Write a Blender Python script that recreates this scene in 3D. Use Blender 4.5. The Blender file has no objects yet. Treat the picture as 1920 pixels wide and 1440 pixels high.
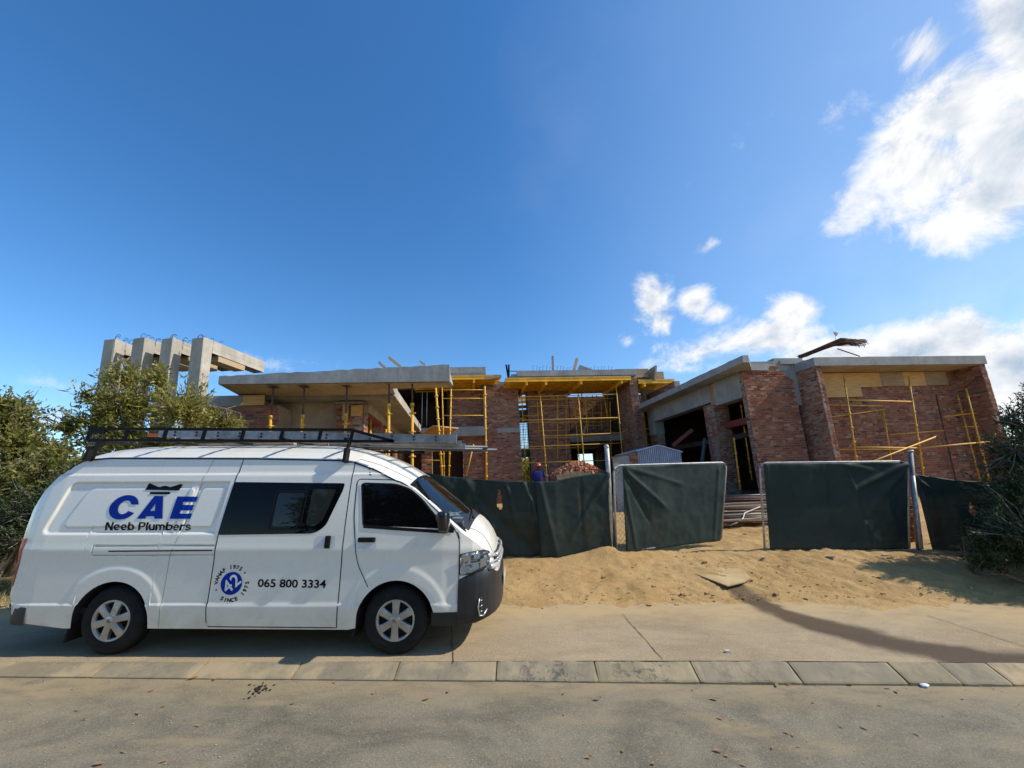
import bpy, bmesh, math, random
import numpy as np
from mathutils import Vector, Matrix, noise as mnoise
from math import sin, cos, tan, radians, pi, sqrt, hypot, atan2, exp

random.seed(7)
SC = bpy.context.scene
COL = SC.collection

# ------------------------------------------------------------------ camera
TH, RO = radians(11.5), radians(3.0)          # pitch up, roll
FPX, PPX, PPY = 721.0, 960.0, 763.0            # focal length and principal point of the 1920x1440 photo
CAM = np.array([0.0, 0.0, 1.88])
_r0 = np.array([1, 0, 0.0]); _u0 = np.array([0, -sin(TH), cos(TH)]); FWD = np.array([0, cos(TH), sin(TH)])
RGT = cos(RO) * _r0 - sin(RO) * _u0
UPV = cos(RO) * _u0 + sin(RO) * _r0
cd = bpy.data.cameras.new('camera')
cam = bpy.data.objects.new('camera', cd); COL.objects.link(cam)
cd.sensor_fit = 'HORIZONTAL'; cd.sensor_width = 36.0
cd.lens = 36.0 * FPX / 1920.0
cd.shift_y = (PPY - 720.0) / 1920.0
cd.clip_start = 0.05; cd.clip_end = 3000
M = Matrix.Identity(4)
for i in range(3):
    M[i][0] = RGT[i]; M[i][1] = UPV[i]; M[i][2] = -FWD[i]; M[i][3] = CAM[i]
cam.matrix_world = M
SC.camera = cam

SC.view_settings.view_transform = 'Standard'
try: SC.view_settings.look = 'None'
except Exception: pass
SC.view_settings.exposure = 0.46
SC.view_settings.gamma = 1.0
SC.view_settings.use_curve_mapping = False
try:
    SC.cycles.max_bounces = 6; SC.cycles.transparent_max_bounces = 12
    SC.cycles.use_denoising = True
except Exception: pass

def ray(px, py): return FWD * FPX + RGT * (px - PPX) - UPV * (py - PPY)
def onplane(px, py, n, d):
    n = np.array(n, float); v = ray(px, py)
    return CAM + v * ((d - n @ CAM) / (n @ v))
def aty(px, py, y): return onplane(px, py, (0, 1, 0), y)      # a place in the photo taken at depth y
def atz(px, py, z): return onplane(px, py, (0, 0, 1), z)      # ... at height z

# ------------------------------------------------------------------ sun and sky
SUN_EL, SUN_AZ = radians(40.0), radians(-2.0)    # azimuth measured from +X towards +Y
sd = np.array([cos(SUN_EL) * cos(SUN_AZ), cos(SUN_EL) * sin(SUN_AZ), sin(SUN_EL)])
sl = bpy.data.lights.new('sun', 'SUN'); sl.energy = 3.6; sl.angle = radians(0.5); sl.color = (1.0, 0.93, 0.82)
so = bpy.data.objects.new('sun', sl); COL.objects.link(so)
so.rotation_euler = Vector(sd).to_track_quat('Z', 'Y').to_euler()
so.location = (30, 0, 30)

world = bpy.data.worlds.new('World'); SC.world = world; world.use_nodes = True
wt = world.node_tree; wt.nodes.clear()
def wn(t, **k):
    n = wt.nodes.new(t)
    for a, b in k.items(): setattr(n, a, b)
    return n
def wl(a, b): wt.links.new(a, b)
def wmath(op, a, b=None, c=None, clamp=False):
    n = wn('ShaderNodeMath', operation=op); n.use_clamp = clamp
    for i, v in enumerate((a, b, c)):
        if v is None: continue
        if isinstance(v, (int, float)): n.inputs[i].default_value = v
        else: wl(v, n.inputs[i])
    return n.outputs[0]
sky = wn('ShaderNodeTexSky', sky_type='NISHITA')
sky.sun_disc = False; sky.sun_elevation = SUN_EL
sky.sun_rotation = pi / 2 - SUN_AZ          # 0 = +Y, clockwise
sky.altitude = 1500; sky.air_density = 1.2; sky.dust_density = .9; sky.ozone_density = 2.4
hs = wn('ShaderNodeHueSaturation'); hs.inputs['Saturation'].default_value = 1.29; hs.inputs['Hue'].default_value = 0.502; hs.inputs['Value'].default_value = 1.15
wl(sky.outputs[0], hs.inputs['Color'])
bgs = wn('ShaderNodeBackground'); bgs.inputs['Strength'].default_value = 0.128
wl(hs.outputs[0], bgs.inputs['Color'])
tc = wn('ShaderNodeTexCoord')
sx = wn('ShaderNodeSeparateXYZ'); wl(tc.outputs['Generated'], sx.inputs[0])
az = wmath('ARCTAN2', sx.outputs[0], sx.outputs[1])
el = wmath('ARCSINE', sx.outputs[2])
cb = wn('ShaderNodeCombineXYZ'); wl(az, cb.inputs[0]); wl(el, cb.inputs[1])
def azel(px, py):
    v = ray(px, py); v = v / np.linalg.norm(v)
    return atan2(v[0], v[1]), math.asin(v[2])
# clouds: px, py, half width, half height (pixels of the photo), weight
CL = [(1930, 40, 190, 230, 1.4), (1800, 205, 200, 130, 1.4), (1930, 250, 330, 210, 1.7), (1730, 320, 190, 130, 1.3), (1860, 370, 240, 100, 1.3),
      (1640, 380, 90, 50, .6), (1690, 250, 70, 60, .75), (1745, 95, 60, 50, .4), (1585, 190, 45, 30, .3), (1345, 455, 45, 16, .5),
      (1222, 562, 46, 56, 1.15), (1240, 606, 44, 36, .85), (1306, 568, 46, 42, 1.1), (1338, 588, 40, 26, .9),
      (1490, 588, 70, 56, 1.1), (1450, 634, 130, 46, .95), (1330, 655, 170, 44, .7), (1230, 655, 50, 25, .4),
      (1720, 668, 300, 78, 1.7), (1900, 690, 230, 110, 1.8), (1560, 665, 150, 45, 1.2), (1430, 225, 40, 22, .22),
      (497, 684, 50, 15, .2), (75, 788, 60, 28, .6), (70, 715, 40, 10, .15), (1180, 640, 25, 15, .4)]
best = None
for (px, py, hw, hh, wgt) in CL:
    a0, e0 = azel(px, py); a1, e1 = azel(px + hw, py); a2, e2 = azel(px, py - hh)
    ra = max(abs(a1 - a0), .01); rb = max(abs(e2 - e0), .006)
    s1 = wn('ShaderNodeVectorMath', operation='SUBTRACT'); wl(cb.outputs[0], s1.inputs[0]); s1.inputs[1].default_value = (a0, e0, 0)
    m1 = wn('ShaderNodeVectorMath', operation='MULTIPLY'); wl(s1.outputs[0], m1.inputs[0]); m1.inputs[1].default_value = (1 / ra, 1 / rb, 0)
    l1 = wn('ShaderNodeVectorMath', operation='LENGTH'); wl(m1.outputs[0], l1.inputs[0])
    v1 = wmath('MULTIPLY_ADD', l1.outputs['Value'], -wgt, wgt)
    best = v1 if best is None else wmath('MAXIMUM', best, v1)
best = wmath('MAXIMUM', best, -0.55)
def wnoise(scale, detail, rough, off=(0, 0, 0), dist=0.0):
    mp = wn('ShaderNodeMapping'); wl(tc.outputs['Generated'], mp.inputs[0]); mp.inputs['Location'].default_value = off
    mp.inputs['Scale'].default_value = (1, 1, 1.15)
    n = wn('ShaderNodeTexNoise'); n.inputs['Scale'].default_value = scale; n.inputs['Detail'].default_value = detail
    n.inputs['Roughness'].default_value = rough; n.inputs['Distortion'].default_value = dist
    wl(mp.outputs[0], n.inputs['Vector']); return n.outputs['Fac']
n1 = wnoise(8.5, 13, .66, (3.1, 1.2, 0.4), .35)
n2 = wnoise(8.5, 6, .6, (3.1 + .035, 1.2, 0.4 + .035), .35)      # same noise a little towards the sun
n3 = wnoise(2.6, 5, .55, (1, 5, 2))
d = wmath('ADD', best, wmath('MULTIPLY_ADD', n1, 2.6, -1.25))
al = wn('ShaderNodeMapRange', interpolation_type='SMOOTHSTEP'); wl(d, al.inputs['Value'])
al.inputs['From Min'].default_value = 0.0; al.inputs['From Max'].default_value = 0.8
# thin high veil, stronger to the sun side
veil = wn('ShaderNodeMapRange', interpolation_type='SMOOTHSTEP'); wl(n3, veil.inputs['Value'])
veil.inputs['From Min'].default_value = .42; veil.inputs['From Max'].default_value = .8; veil.inputs['To Max'].default_value = .12
toward = wn('ShaderNodeMapRange'); wl(sx.outputs[0], toward.inputs['Value']); toward.inputs['From Min'].default_value = -.3; toward.inputs['From Max'].default_value = .7
vv = wmath('MULTIPLY', veil.outputs[0], toward.outputs[0])
alpha = wmath('MAXIMUM', wmath('MULTIPLY', al.outputs[0], .97), vv)
lit = wmath('MULTIPLY_ADD', wmath('SUBTRACT', n1, n2), 3.6, .92)
core = wn('ShaderNodeMapRange', interpolation_type='SMOOTHSTEP'); wl(d, core.inputs['Value'])
core.inputs['From Min'].default_value = .6; core.inputs['From Max'].default_value = 1.7; core.inputs['To Max'].default_value = .62
lit2 = wmath('SUBTRACT', lit, core.outputs[0], clamp=True)
ccol = wn('ShaderNodeMix', data_type='RGBA'); wl(lit2, ccol.inputs['Factor'])
ccol.inputs['A'].default_value = (.46, .56, .70, 1); ccol.inputs['B'].default_value = (1.0, 1.0, 1.0, 1)
bgc = wn('ShaderNodeBackground'); wl(ccol.outputs['Result'], bgc.inputs['Color']); bgc.inputs['Strength'].default_value = .74
glow = wn('ShaderNodeMapRange', interpolation_type='SMOOTHSTEP'); wl(sx.outputs[0], glow.inputs['Value'])      # milky air towards the sun side
glow.inputs['From Min'].default_value = -.05; glow.inputs['From Max'].default_value = .85; glow.inputs['To Max'].default_value = .42
bgh = wn('ShaderNodeBackground'); bgh.inputs['Color'].default_value = (.52, .74, 1.0, 1); bgh.inputs['Strength'].default_value = .60
msh = wn('ShaderNodeMixShader'); wl(glow.outputs[0], msh.inputs[0]); wl(bgs.outputs[0], msh.inputs[1]); wl(bgh.outputs[0], msh.inputs[2])
ms = wn('ShaderNodeMixShader'); wl(msh.outputs[0], ms.inputs[1]); wl(alpha, ms.inputs[0]); wl(bgc.outputs[0], ms.inputs[2])
wo = wn('ShaderNodeOutputWorld'); wl(ms.outputs[0], wo.inputs['Surface'])

# ------------------------------------------------------------------ node helpers and materials
class NT:
    def __init__(s, name):
        m = bpy.data.materials.new(name); m.use_nodes = True; s.m = m; s.t = m.node_tree
        s.b = s.t.nodes['Principled BSDF']; s.co = None
    def n(s, t, **k):
        n = s.t.nodes.new(t)
        for a, b in k.items(): setattr(n, a, b)
        return n
    def l(s, a, b): s.t.links.new(a, b)
    def val(s, sock, v):
        if isinstance(v, (int, float, tuple)): sock.default_value = v
        else: s.l(v, sock)
    def coord(s, kind='Object'):
        if s.co is None:
            s.co = s.n('ShaderNodeTexCoord')
        return s.co.outputs[kind]
    def pos(s):
        g = s.n('ShaderNodeNewGeometry'); return g.outputs['Position']
    def noise(s, scale, detail=4, rough=.55, vec=None, sc=None, dist=0.0):
        n = s.n('ShaderNodeTexNoise'); n.inputs['Scale'].default_value = scale; n.inputs['Detail'].default_value = detail
        n.inputs['Roughness'].default_value = rough; n.inputs['Distortion'].default_value = dist
        v = vec if vec is not None else s.coord()
        if sc is not None:
            mp = s.n('ShaderNodeMapping'); mp.inputs['Scale'].default_value = sc; s.l(v, mp.inputs[0]); v = mp.outputs[0]
        s.l(v, n.inputs['Vector']); return n.outputs['Fac']
    def ramp(s, f, a, b, lo=0.0, hi=1.0, smooth=True):
        n = s.n('ShaderNodeMapRange', interpolation_type='SMOOTHSTEP' if smooth else 'LINEAR')
        s.l(f, n.inputs['Value']); n.inputs['From Min'].default_value = a; n.inputs['From Max'].default_value = b
        n.inputs['To Min'].default_value = lo; n.inputs['To Max'].default_value = hi; return n.outputs[0]
    def math(s, op, a, b=0.0, c=0.0, clamp=False):
        n = s.n('ShaderNodeMath', operation=op); n.use_clamp = clamp
        for i, v in enumerate((a, b, c)): s.val(n.inputs[i], v)
        return n.outputs[0]
    def mix(s, f, a, b, blend='MIX'):
        n = s.n('ShaderNodeMix', data_type='RGBA', blend_type=blend)
        s.val(n.inputs['Factor'], f)
        for k, v in (('A', a), ('B', b)):
            if isinstance(v, tuple): n.inputs[k].default_value = (v[0], v[1], v[2], 1)
            else: s.l(v, n.inputs[k])
        return n.outputs['Result']
    def color(s, c):
        if isinstance(c, tuple): s.b.inputs['Base Color'].default_value = (c[0], c[1], c[2], 1)
        else: s.l(c, s.b.inputs['Base Color'])
    def rough(s, v): s.val(s.b.inputs['Roughness'], v)
    def bump(s, h, strength=.3, dist=.01):
        n = s.n('ShaderNodeBump'); n.inputs['Strength'].default_value = strength; n.inputs['Distance'].default_value = dist
        s.l(h, n.inputs['Height']); s.l(n.outputs[0], s.b.inputs['Normal'])
    def attr(s, name):
        n = s.n('ShaderNodeAttribute'); n.attribute_name = name; return n.outputs['Fac']

def plain(name, col, rough=.5, metal=0.0, var=.12, scale=6.0, spec=None, coat=0.0, bump=0.0):
    t = NT(name)
    f = t.noise(scale, 5, .6, vec=t.pos())
    a = tuple(c * (1 - var) for c in col); b = tuple(min(1, c * (1 + var)) for c in col)
    t.color(t.mix(t.ramp(f, .3, .7), a, b)); t.rough(rough); t.b.inputs['Metallic'].default_value = metal
    if spec is not None: t.b.inputs['Specular IOR Level'].default_value = spec
    if coat: t.b.inputs['Coat Weight'].default_value = coat; t.b.inputs['Coat Roughness'].default_value = .04
    if bump: t.bump(t.noise(scale * 12, 4, .6, vec=t.pos()), bump, .004)
    return t.m

def concrete(name, col, stain=.35):
    t = NT(name); p = t.pos()
    f = t.noise(1.6, 8, .65, vec=p); g = t.noise(9, 6, .6, vec=p); s_ = t.noise(2.2, 5, .6, vec=p, sc=(3.5, 3.5, .5))
    h = t.noise(60, 3, .6, vec=p)
    c = t.mix(t.ramp(f, .3, .72), tuple(x * .78 for x in col), tuple(x * 1.15 for x in col))
    c = t.mix(t.ramp(g, .42, .75, 0, .35), c, tuple(x * .6 for x in col))
    c = t.mix(t.ramp(s_, .5, .75, 0, stain), c, (col[0] * .5, col[1] * .47, col[2] * .43))
    t.color(c); t.rough(.88); t.b.inputs['Specular IOR Level'].default_value = .2
    t.bump(t.math('ADD', t.math('MULTIPLY', g, .6), t.math('MULTIPLY', h, .4)), .35, .012)
    return t.m

def brickmat(name, base, dark, light, dust=.3):
    t = NT(name); p = t.pos()
    g = t.n('ShaderNodeNewGeometry'); oi = t.n('ShaderNodeObjectInfo')
    r = t.math('FRACT', t.math('ADD', g.outputs['Random Per Island'], t.math('MULTIPLY', oi.outputs['Random'], 7.3)))
    r2 = t.math('FRACT', t.math('MULTIPLY', r, 17.7)); r3 = t.math('FRACT', t.math('MULTIPLY', r, 91.3))
    c = t.mix(r, dark, base)
    c = t.mix(t.ramp(r2, .76, 1.0, 0, .7), c, light)
    c = t.mix(t.ramp(r3, .84, .99, 0, .75), c, (.07, .045, .045))
    big = t.noise(1.1, 6, .65, vec=p)
    c = t.mix(t.ramp(big, .5, .72, 0, dust), c, (.36, .30, .25))
    fine = t.noise(22, 5, .7, vec=p)
    c = t.mix(t.ramp(fine, .58, .82, 0, .42), c, (.36, .29, .23))
    c = t.mix(t.ramp(fine, .2, .45, .45, 0), c, (.05, .03, .03))
    t.color(c); t.rough(.92); t.b.inputs['Specular IOR Level'].default_value = .15
    t.bump(fine, .5, .008); return t.m

MT = {}
MT['conc'] = concrete('grey_concrete', (.33, .33, .315))
MT['conc_dk'] = concrete('raw_grey_concrete', (.25, .25, .245))
MT['conc_warm'] = concrete('pale_concrete', (.44, .40, .33), .25)
MT['soffit'] = concrete('concrete_soffit', (.40, .33, .24), .3)
MT['brick'] = brickmat('red_stock_brick', (.34, .130, .072), (.20, .082, .053), (.44, .27, .18), .25)
MT['brick_far'] = brickmat('brown_stock_brick', (.37, .160, .098), (.22, .10, .068), (.47, .30, .21), .25)
MT['mortar'] = concrete('mortar', (.31, .255, .20), .25)
MT['inner'] = concrete('shade_toned_brick_lining', (.075, .045, .036), .3)  # brick lining with the shade of the rooms put into its colour
MT['ply'] = None
def wood(name, a, b, sc=(2, 30, 30), rough=.7):
    t = NT(name); p = t.coord('Object')
    f = t.noise(1.0, 6, .6, vec=p, sc=sc, dist=.6); g = t.noise(1.3, 4, .5, vec=t.pos())
    c = t.mix(t.ramp(f, .3, .7), a, b); c = t.mix(t.ramp(g, .45, .8, 0, .4), c, tuple(x * .55 for x in a))
    t.color(c); t.rough(rough); t.bump(f, .2, .004); return t.m
MT['ply'] = wood('plywood', (.50, .275, .085), (.64, .39, .15), (3, 3, 22))
MT['ply_dk'] = wood('used_shutter_ply', (.27, .18, .10), (.38, .27, .16), (2, 2, 14))
MT['timber'] = wood('rough_timber', (.36, .25, .14), (.5, .37, .22), (2, 30, 30))
MT['yellow'] = plain('yellow_formwork_paint', (.80, .42, .014), .5, var=.2, scale=3, bump=.2)
def scafm(name, col):
    t = NT(name); p = t.pos(); f = t.noise(9, 6, .65, vec=p)
    c = t.mix(t.ramp(f, .52, .72, 0, .8), col, (.16, .09, .04)); c = t.mix(t.ramp(t.noise(30, 3, .6, vec=p), .6, .8, 0, .5), c, (.45, .40, .33))
    t.color(c); t.rough(.55); return t.m
MT['scaf'] = scafm('yellow_scaffold_paint', (.66, .35, .025))
MT['rust'] = plain('rusty_steel', (.10, .05, .032), .8, var=.4, scale=14)
MT['redox'] = plain('red_oxide_paint', (.22, .035, .022), .6, var=.25)
MT['galv'] = plain('galvanised_pipe', (.40, .385, .36), .5, metal=.3, var=.25, scale=11)
MT['black'] = plain('black_powder_coat', (.008, .008, .008), .6, var=.2, spec=.2)
MT['dark'] = plain('dark_room_lining', (.02, .018, .016), .95, var=.2)
MT['alu'] = plain('weathered_aluminium', (.34, .34, .34), .48, metal=.75, var=.25, scale=9)
MT['pvc'] = plain('grey_plastic', (.055, .06, .07), .45, var=.15)
MT['corr'] = plain('pale_corrugated_steel', (.40, .46, .58), .45, metal=.15, var=.12)

# sand, road, apron
def sandmat():
    t = NT('sand'); p = t.pos()
    f = t.noise(.9, 8, .65, vec=p); g = t.noise(6, 7, .65, vec=p); h = t.noise(55, 5, .7, vec=p)
    st = t.noise(5, 5, .6, vec=p, sc=(1.2, 3.2, 1))
    c = t.mix(t.ramp(f, .3, .72), (.45, .275, .105), (.59, .385, .165))
    c = t.mix(t.ramp(g, .48, .74, 0, .55), c, (.26, .16, .075))
    c = t.mix(t.ramp(st, .55, .75, 0, .3), c, (.56, .40, .20))
    c = t.mix(t.ramp(h, .58, .76, 0, .6), c, (.22, .14, .07)); c = t.mix(t.ramp(t.noise(17, 6, .75, vec=p), .55, .75, 0, .5), c, (.60, .44, .23)); c = t.mix(t.ramp(t.noise(2.4, 6, .7, vec=p, sc=(1, 1.8, 1)), .56, .72, 0, .3), c, (.28, .175, .08))
    gr = t.attr('grass'); c = t.mix(gr, c, t.mix(g, (.16, .13, .05), (.30, .24, .10)))
    wet = t.attr('wet'); c = t.mix(t.math('MULTIPLY', wet, .8), c, (.085, .055, .036))
    t.color(c); t.val(t.b.inputs['Roughness'], t.ramp(wet, .2, 1, .95, .5)); t.b.inputs['Specular IOR Level'].default_value = .25
    t.bump(t.math('ADD', t.math('MULTIPLY', g, 1.0), t.math('MULTIPLY', h, .8)), 1.0, .035); return t.m
MT['sand'] = sandmat()
def roadmat(name, a, b, dust, dustc, grain, wetmul=0):
    t = NT(name); p = t.pos()
    f = t.noise(.8, 7, .66, vec=p, sc=(1, 1.7, 1), dist=.8); g = t.noise(3.2, 7, .65, vec=p, sc=(1, 2.2, 1)); h = t.noise(70, 5, .9, vec=p)
    m = t.noise(24, 6, .7, vec=p)
    c = t.mix(t.ramp(f, .34, .66), a, b)
    c = t.mix(t.ramp(g, .46, .78, 0, dust), c, dustc)
    c = t.mix(t.ramp(h, .5, .72, 0, grain), c, tuple(min(1, x * 2.0) for x in b))
    c = t.mix(t.ramp(h, .30, .47, grain, 0), c, tuple(x * .42 for x in a))
    c = t.mix(t.ramp(m, .6, .8, 0, .3), c, tuple(x * .7 for x in a))
    ed = t.attr('edge'); c = t.mix(t.math('MULTIPLY', ed, t.ramp(g, .25, .6, .2, 1)), c, dustc)
    r = .9
    if wetmul:
        w = t.attr('wet'); c = t.mix(t.math('MULTIPLY', w, .86), c, (.070, .045, .028)); r = t.math('SUBTRACT', t.ramp(w, .3, 1, .9, .45), t.math('MULTIPLY', t.ramp(t.noise(38, 4, .8, vec=p), .58, .66, 0, .33), w))
    t.color(c); t.val(t.b.inputs['Roughness'], r); t.b.inputs['Specular IOR Level'].default_value = .22
    t.bump(t.math('ADD', t.math('MULTIPLY', h, .55), t.math('MULTIPLY', m, .8)), .75, .007); return t.m
MT['road'] = roadmat('dusty_asphalt', (.120, .106, .078), (.225, .196, .138), .5, (.31, .24, .14), .8)
MT['apron'] = roadmat('dusty_concrete_apron', (.27, .208, .128), (.37, .285, .178), .5, (.45, .325, .165), .75, 1)
def kerbmat():
    t = NT('kerb_concrete'); p = t.pos(); oi = t.n('ShaderNodeObjectInfo')
    f = t.noise(2.5, 7, .6, vec=p); g = t.noise(9, 8, .7, vec=p, dist=.4)
    c = t.mix(t.ramp(f, .3, .7), (.235, .192, .118), (.335, .275, .170))
    c = t.mix(t.ramp(oi.outputs['Random'], 0, 1, 0, .25), c, (.20, .19, .165))
    er = t.math('MULTIPLY', t.ramp(g, .50, .60), t.attr('worn'))
    c = t.mix(t.math('MULTIPLY', er, .75), c, (.085, .085, .09))
    c = t.mix(t.math('MULTIPLY', t.ramp(f, .45, .6), t.attr('sandy')), c, (.44, .32, .18))
    t.color(c); t.rough(.9); t.b.inputs['Specular IOR Level'].default_value = .2
    t.bump(t.math('SUBTRACT', t.math('MULTIPLY', t.noise(90, 4, .7, vec=p), .5), t.math('MULTIPLY', er, 1.2)), .6, .008); return t.m
MT['kerb'] = kerbmat()
def leafm(name, cols, trans=.35, rough=.5):
    t = NT(name); g = t.n('ShaderNodeNewGeometry'); r = g.outputs['Random Per Island']
    r2 = t.math('FRACT', t.math('MULTIPLY', r, 13.7))
    c = t.mix(r, cols[0], cols[1]); c = t.mix(t.ramp(r2, .6, 1.0, 0, .9), c, cols[2])
    t.color(c); t.rough(rough); t.b.inputs['Specular IOR Level'].default_value = .35
    tr = t.n('ShaderNodeBsdfTranslucent'); t.l(c, tr.inputs['Color'])
    mx = t.n('ShaderNodeMixShader'); mx.inputs[0].default_value = trans
    t.l(t.b.outputs[0], mx.inputs[1]); t.l(tr.outputs[0], mx.inputs[2])
    t.l(mx.outputs[0], t.t.nodes['Material Output'].inputs['Surface']); return t.m
MT['leaf_olive'] = leafm('olive_leaves', ((.18, .19, .04), (.34, .31, .062), (.48, .38, .10)), .42)
MT['leaf_green'] = leafm('dull_green_leaves', ((.13, .155, .04), (.26, .255, .058), (.38, .31, .09)), .42)
MT['leaf_dark'] = leafm('dark_needles', ((.028, .046, .02), (.07, .10, .036), (.12, .145, .055)), .25)
MT['bark'] = plain('grey_bark', (.20, .16, .12), .9, var=.35, scale=14)
MT['dryleaf'] = leafm('dry_leaves', ((.50, .31, .13), (.66, .47, .25), (.34, .18, .08)), .15)

# ------------------------------------------------------------------ object helpers
def tag(o, label=None, cat=None, group=None, kind=None):
    if label: o['label'] = label
    if cat: o['category'] = cat
    if group: o['group'] = group
    if kind: o['kind'] = kind
    return o
def empty(name, loc=(0, 0, 0), label=None, cat=None, group=None, rot=None):
    o = bpy.data.objects.new(name, None); COL.objects.link(o); o.location = loc; o.empty_display_size = .2
    if rot is not None: o.rotation_euler = rot
    return tag(o, label, cat, group)
LOCAL_ROOTS = set()                 # things whose parts are modelled in the thing's own coordinates
def link(name, me, parent=None, loc=None):
    o = bpy.data.objects.new(name, me); COL.objects.link(o)
    if parent is not None:
        o.parent = parent
        if loc is None and parent.parent is None and parent.name not in LOCAL_ROOTS:
            o.matrix_parent_inverse = parent.matrix_basis.inverted()     # parts are modelled in world coordinates
    if loc is not None: o.location = loc
    return o
class MB:
    """collects shapes into one mesh"""
    def __init__(s): s.v = []; s.f = []; s.mi = []; s.sm = []; s.cur = 0
    def add(s, vs, fs, smooth=False):
        b = len(s.v); s.v += [tuple(map(float, p)) for p in vs]
        for q in fs: s.f.append(tuple(b + i for i in q)); s.mi.append(s.cur); s.sm.append(smooth)
    def hexa(s, p):      # 8 corners: bottom 4 ccw, top 4 ccw
        s.add(p, [(3, 2, 1, 0), (4, 5, 6, 7), (0, 1, 5, 4), (1, 2, 6, 5), (2, 3, 7, 6), (3, 0, 4, 7)])
    def box(s, a, b, fr=None):
        (x0, y0, z0), (x1, y1, z1) = a, b
        p = [(x0, y0, z0), (x1, y0, z0), (x1, y1, z0), (x0, y1, z0), (x0, y0, z1), (x1, y0, z1), (x1, y1, z1), (x0, y1, z1)]
        if fr: p = [fr(*q) for q in p]
        s.hexa(p)
    def beam(s, p, q, w, h, up=(0, 0, 1)):
        p = Vector(p); q = Vector(q); d = (q - p).normalized(); up = Vector(up)
        if abs(d.dot(up)) > .98: up = Vector((1, 0, 0))
        sdv = d.cross(up).normalized() * (w / 2); uv = sdv.cross(d).normalized() * (h / 2)
        c = [-sdv - uv, sdv - uv, sdv + uv, -sdv + uv]
        s.add([p + k for k in c] + [q + k for k in c], [(0, 1, 2, 3), (7, 6, 5, 4), (0, 4, 5, 1), (1, 5, 6, 2), (2, 6, 7, 3), (3, 7, 4, 0)])
    def tube(s, pts, r, n=8, cap=True, r1=None):
        pts = [Vector(p) for p in pts]; m = len(pts); rings = []
        for i, p in enumerate(pts):
            d = (pts[min(i + 1, m - 1)] - pts[max(i - 1, 0)])
            d = d.normalized() if d.length > 1e-9 else Vector((0, 0, 1))
            a = Vector((0, 0, 1)) if abs(d.z) < .9 else Vector((1, 0, 0))
            e1 = d.cross(a).normalized(); e2 = d.cross(e1)
            rr = r if r1 is None else r + (r1 - r) * i / max(1, m - 1)
            rings.append([p + (e1 * cos(2 * pi * k / n) + e2 * sin(2 * pi * k / n)) * rr for k in range(n)])
        vs = [v for g in rings for v in g]; fs = []
        for i in range(m - 1):
            for k in range(n):
                k2 = (k + 1) % n; fs.append((i * n + k, i * n + k2, (i + 1) * n + k2, (i + 1) * n + k))
        s.add(vs, fs, True)
        if cap:
            b = len(s.v) - len(vs)
            s.f.append(tuple(b + k for k in range(n))[::-1]); s.mi.append(s.cur); s.sm.append(False)
            s.f.append(tuple(b + (m - 1) * n + k for k in range(n))); s.mi.append(s.cur); s.sm.append(False)
    def prism(s, poly, z0, z1):   # poly in xy (list of 2d), extruded in z
        n = len(poly); vs = [(x, y, z0) for x, y in poly] + [(x, y, z1) for x, y in poly]
        s.add(vs, [tuple(range(n))[::-1], tuple(range(n, 2 * n))] + [(i, (i + 1) % n, n + (i + 1) % n, n + i) for i in range(n)])
    def lathe(s, prof, n=40, axis='y', c=(0, 0, 0)):
        vs = []
        for (r, t) in prof:
            for k in range(n):
                a = 2 * pi * k / n
                p = (r * cos(a), t, r * sin(a)) if axis == 'y' else (r * cos(a), r * sin(a), t)
                vs.append((p[0] + c[0], p[1] + c[1], p[2] + c[2]))
        m = len(prof); fs = [(i * n + k, i * n + (k + 1) % n, (i + 1) * n + (k + 1) % n, (i + 1) * n + k) for i in range(m - 1) for k in range(n)]
        s.add(vs, fs, True)
    def sphere(s, c, r, n=12, m=8, sc=(1, 1, 1)):
        vs = []; fs = []
        for i in range(m + 1):
            th = pi * i / m
            for k in range(n):
                a = 2 * pi * k / n; vs.append((c[0] + r * sc[0] * sin(th) * cos(a), c[1] + r * sc[1] * sin(th) * sin(a), c[2] + r * sc[2] * cos(th)))
        for i in range(m):
            for k in range(n): fs.append((i * n + k, (i + 1) * n + k, (i + 1) * n + (k + 1) % n, i * n + (k + 1) % n))
        s.add(vs, fs, True)
    def mesh(s, name, mats):
        me = bpy.data.meshes.new(name); me.from_pydata(s.v, [], s.f)
        for m in (mats if isinstance(mats, (list, tuple)) else [mats]): me.materials.append(m)
        me.polygons.foreach_set('material_index', s.mi); me.polygons.foreach_set('use_smooth', s.sm)
        me.update(); return me
    def build(s, name, mats, parent=None):
        return link(name, s.mesh(name, mats), parent)
def grid_mesh(name, P, mat, attrs=None, smooth=True, keep=None):
    """P: array (ny, nx, 3)"""
    ny, nx = P.shape[:2]
    idx = np.arange(ny * nx).reshape(ny, nx)
    q = np.stack([idx[:-1, :-1], idx[:-1, 1:], idx[1:, 1:], idx[1:, :-1]], -1).reshape(-1, 4)
    if keep is not None: q = q[keep.reshape(-1)]
    me = bpy.data.meshes.new(name)
    me.vertices.add(ny * nx); me.vertices.foreach_set('co', P.reshape(-1).astype(np.float32))
    me.loops.add(q.size); me.loops.foreach_set('vertex_index', q.reshape(-1).astype(np.int32))
    me.polygons.add(len(q)); me.polygons.foreach_set('loop_start', np.arange(0, q.size, 4, dtype=np.int32))
    me.polygons.foreach_set('loop_total', np.full(len(q), 4, dtype=np.int32))
    me.polygons.foreach_set('use_smooth', np.full(len(q), smooth))
    me.materials.append(mat); me.update(calc_edges=True); me.validate()
    for k, a in (attrs or {}).items():
        at = me.attributes.new(k, 'FLOAT', 'POINT'); at.data.foreach_set('value', a.reshape(-1).astype(np.float32))
    return me
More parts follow.
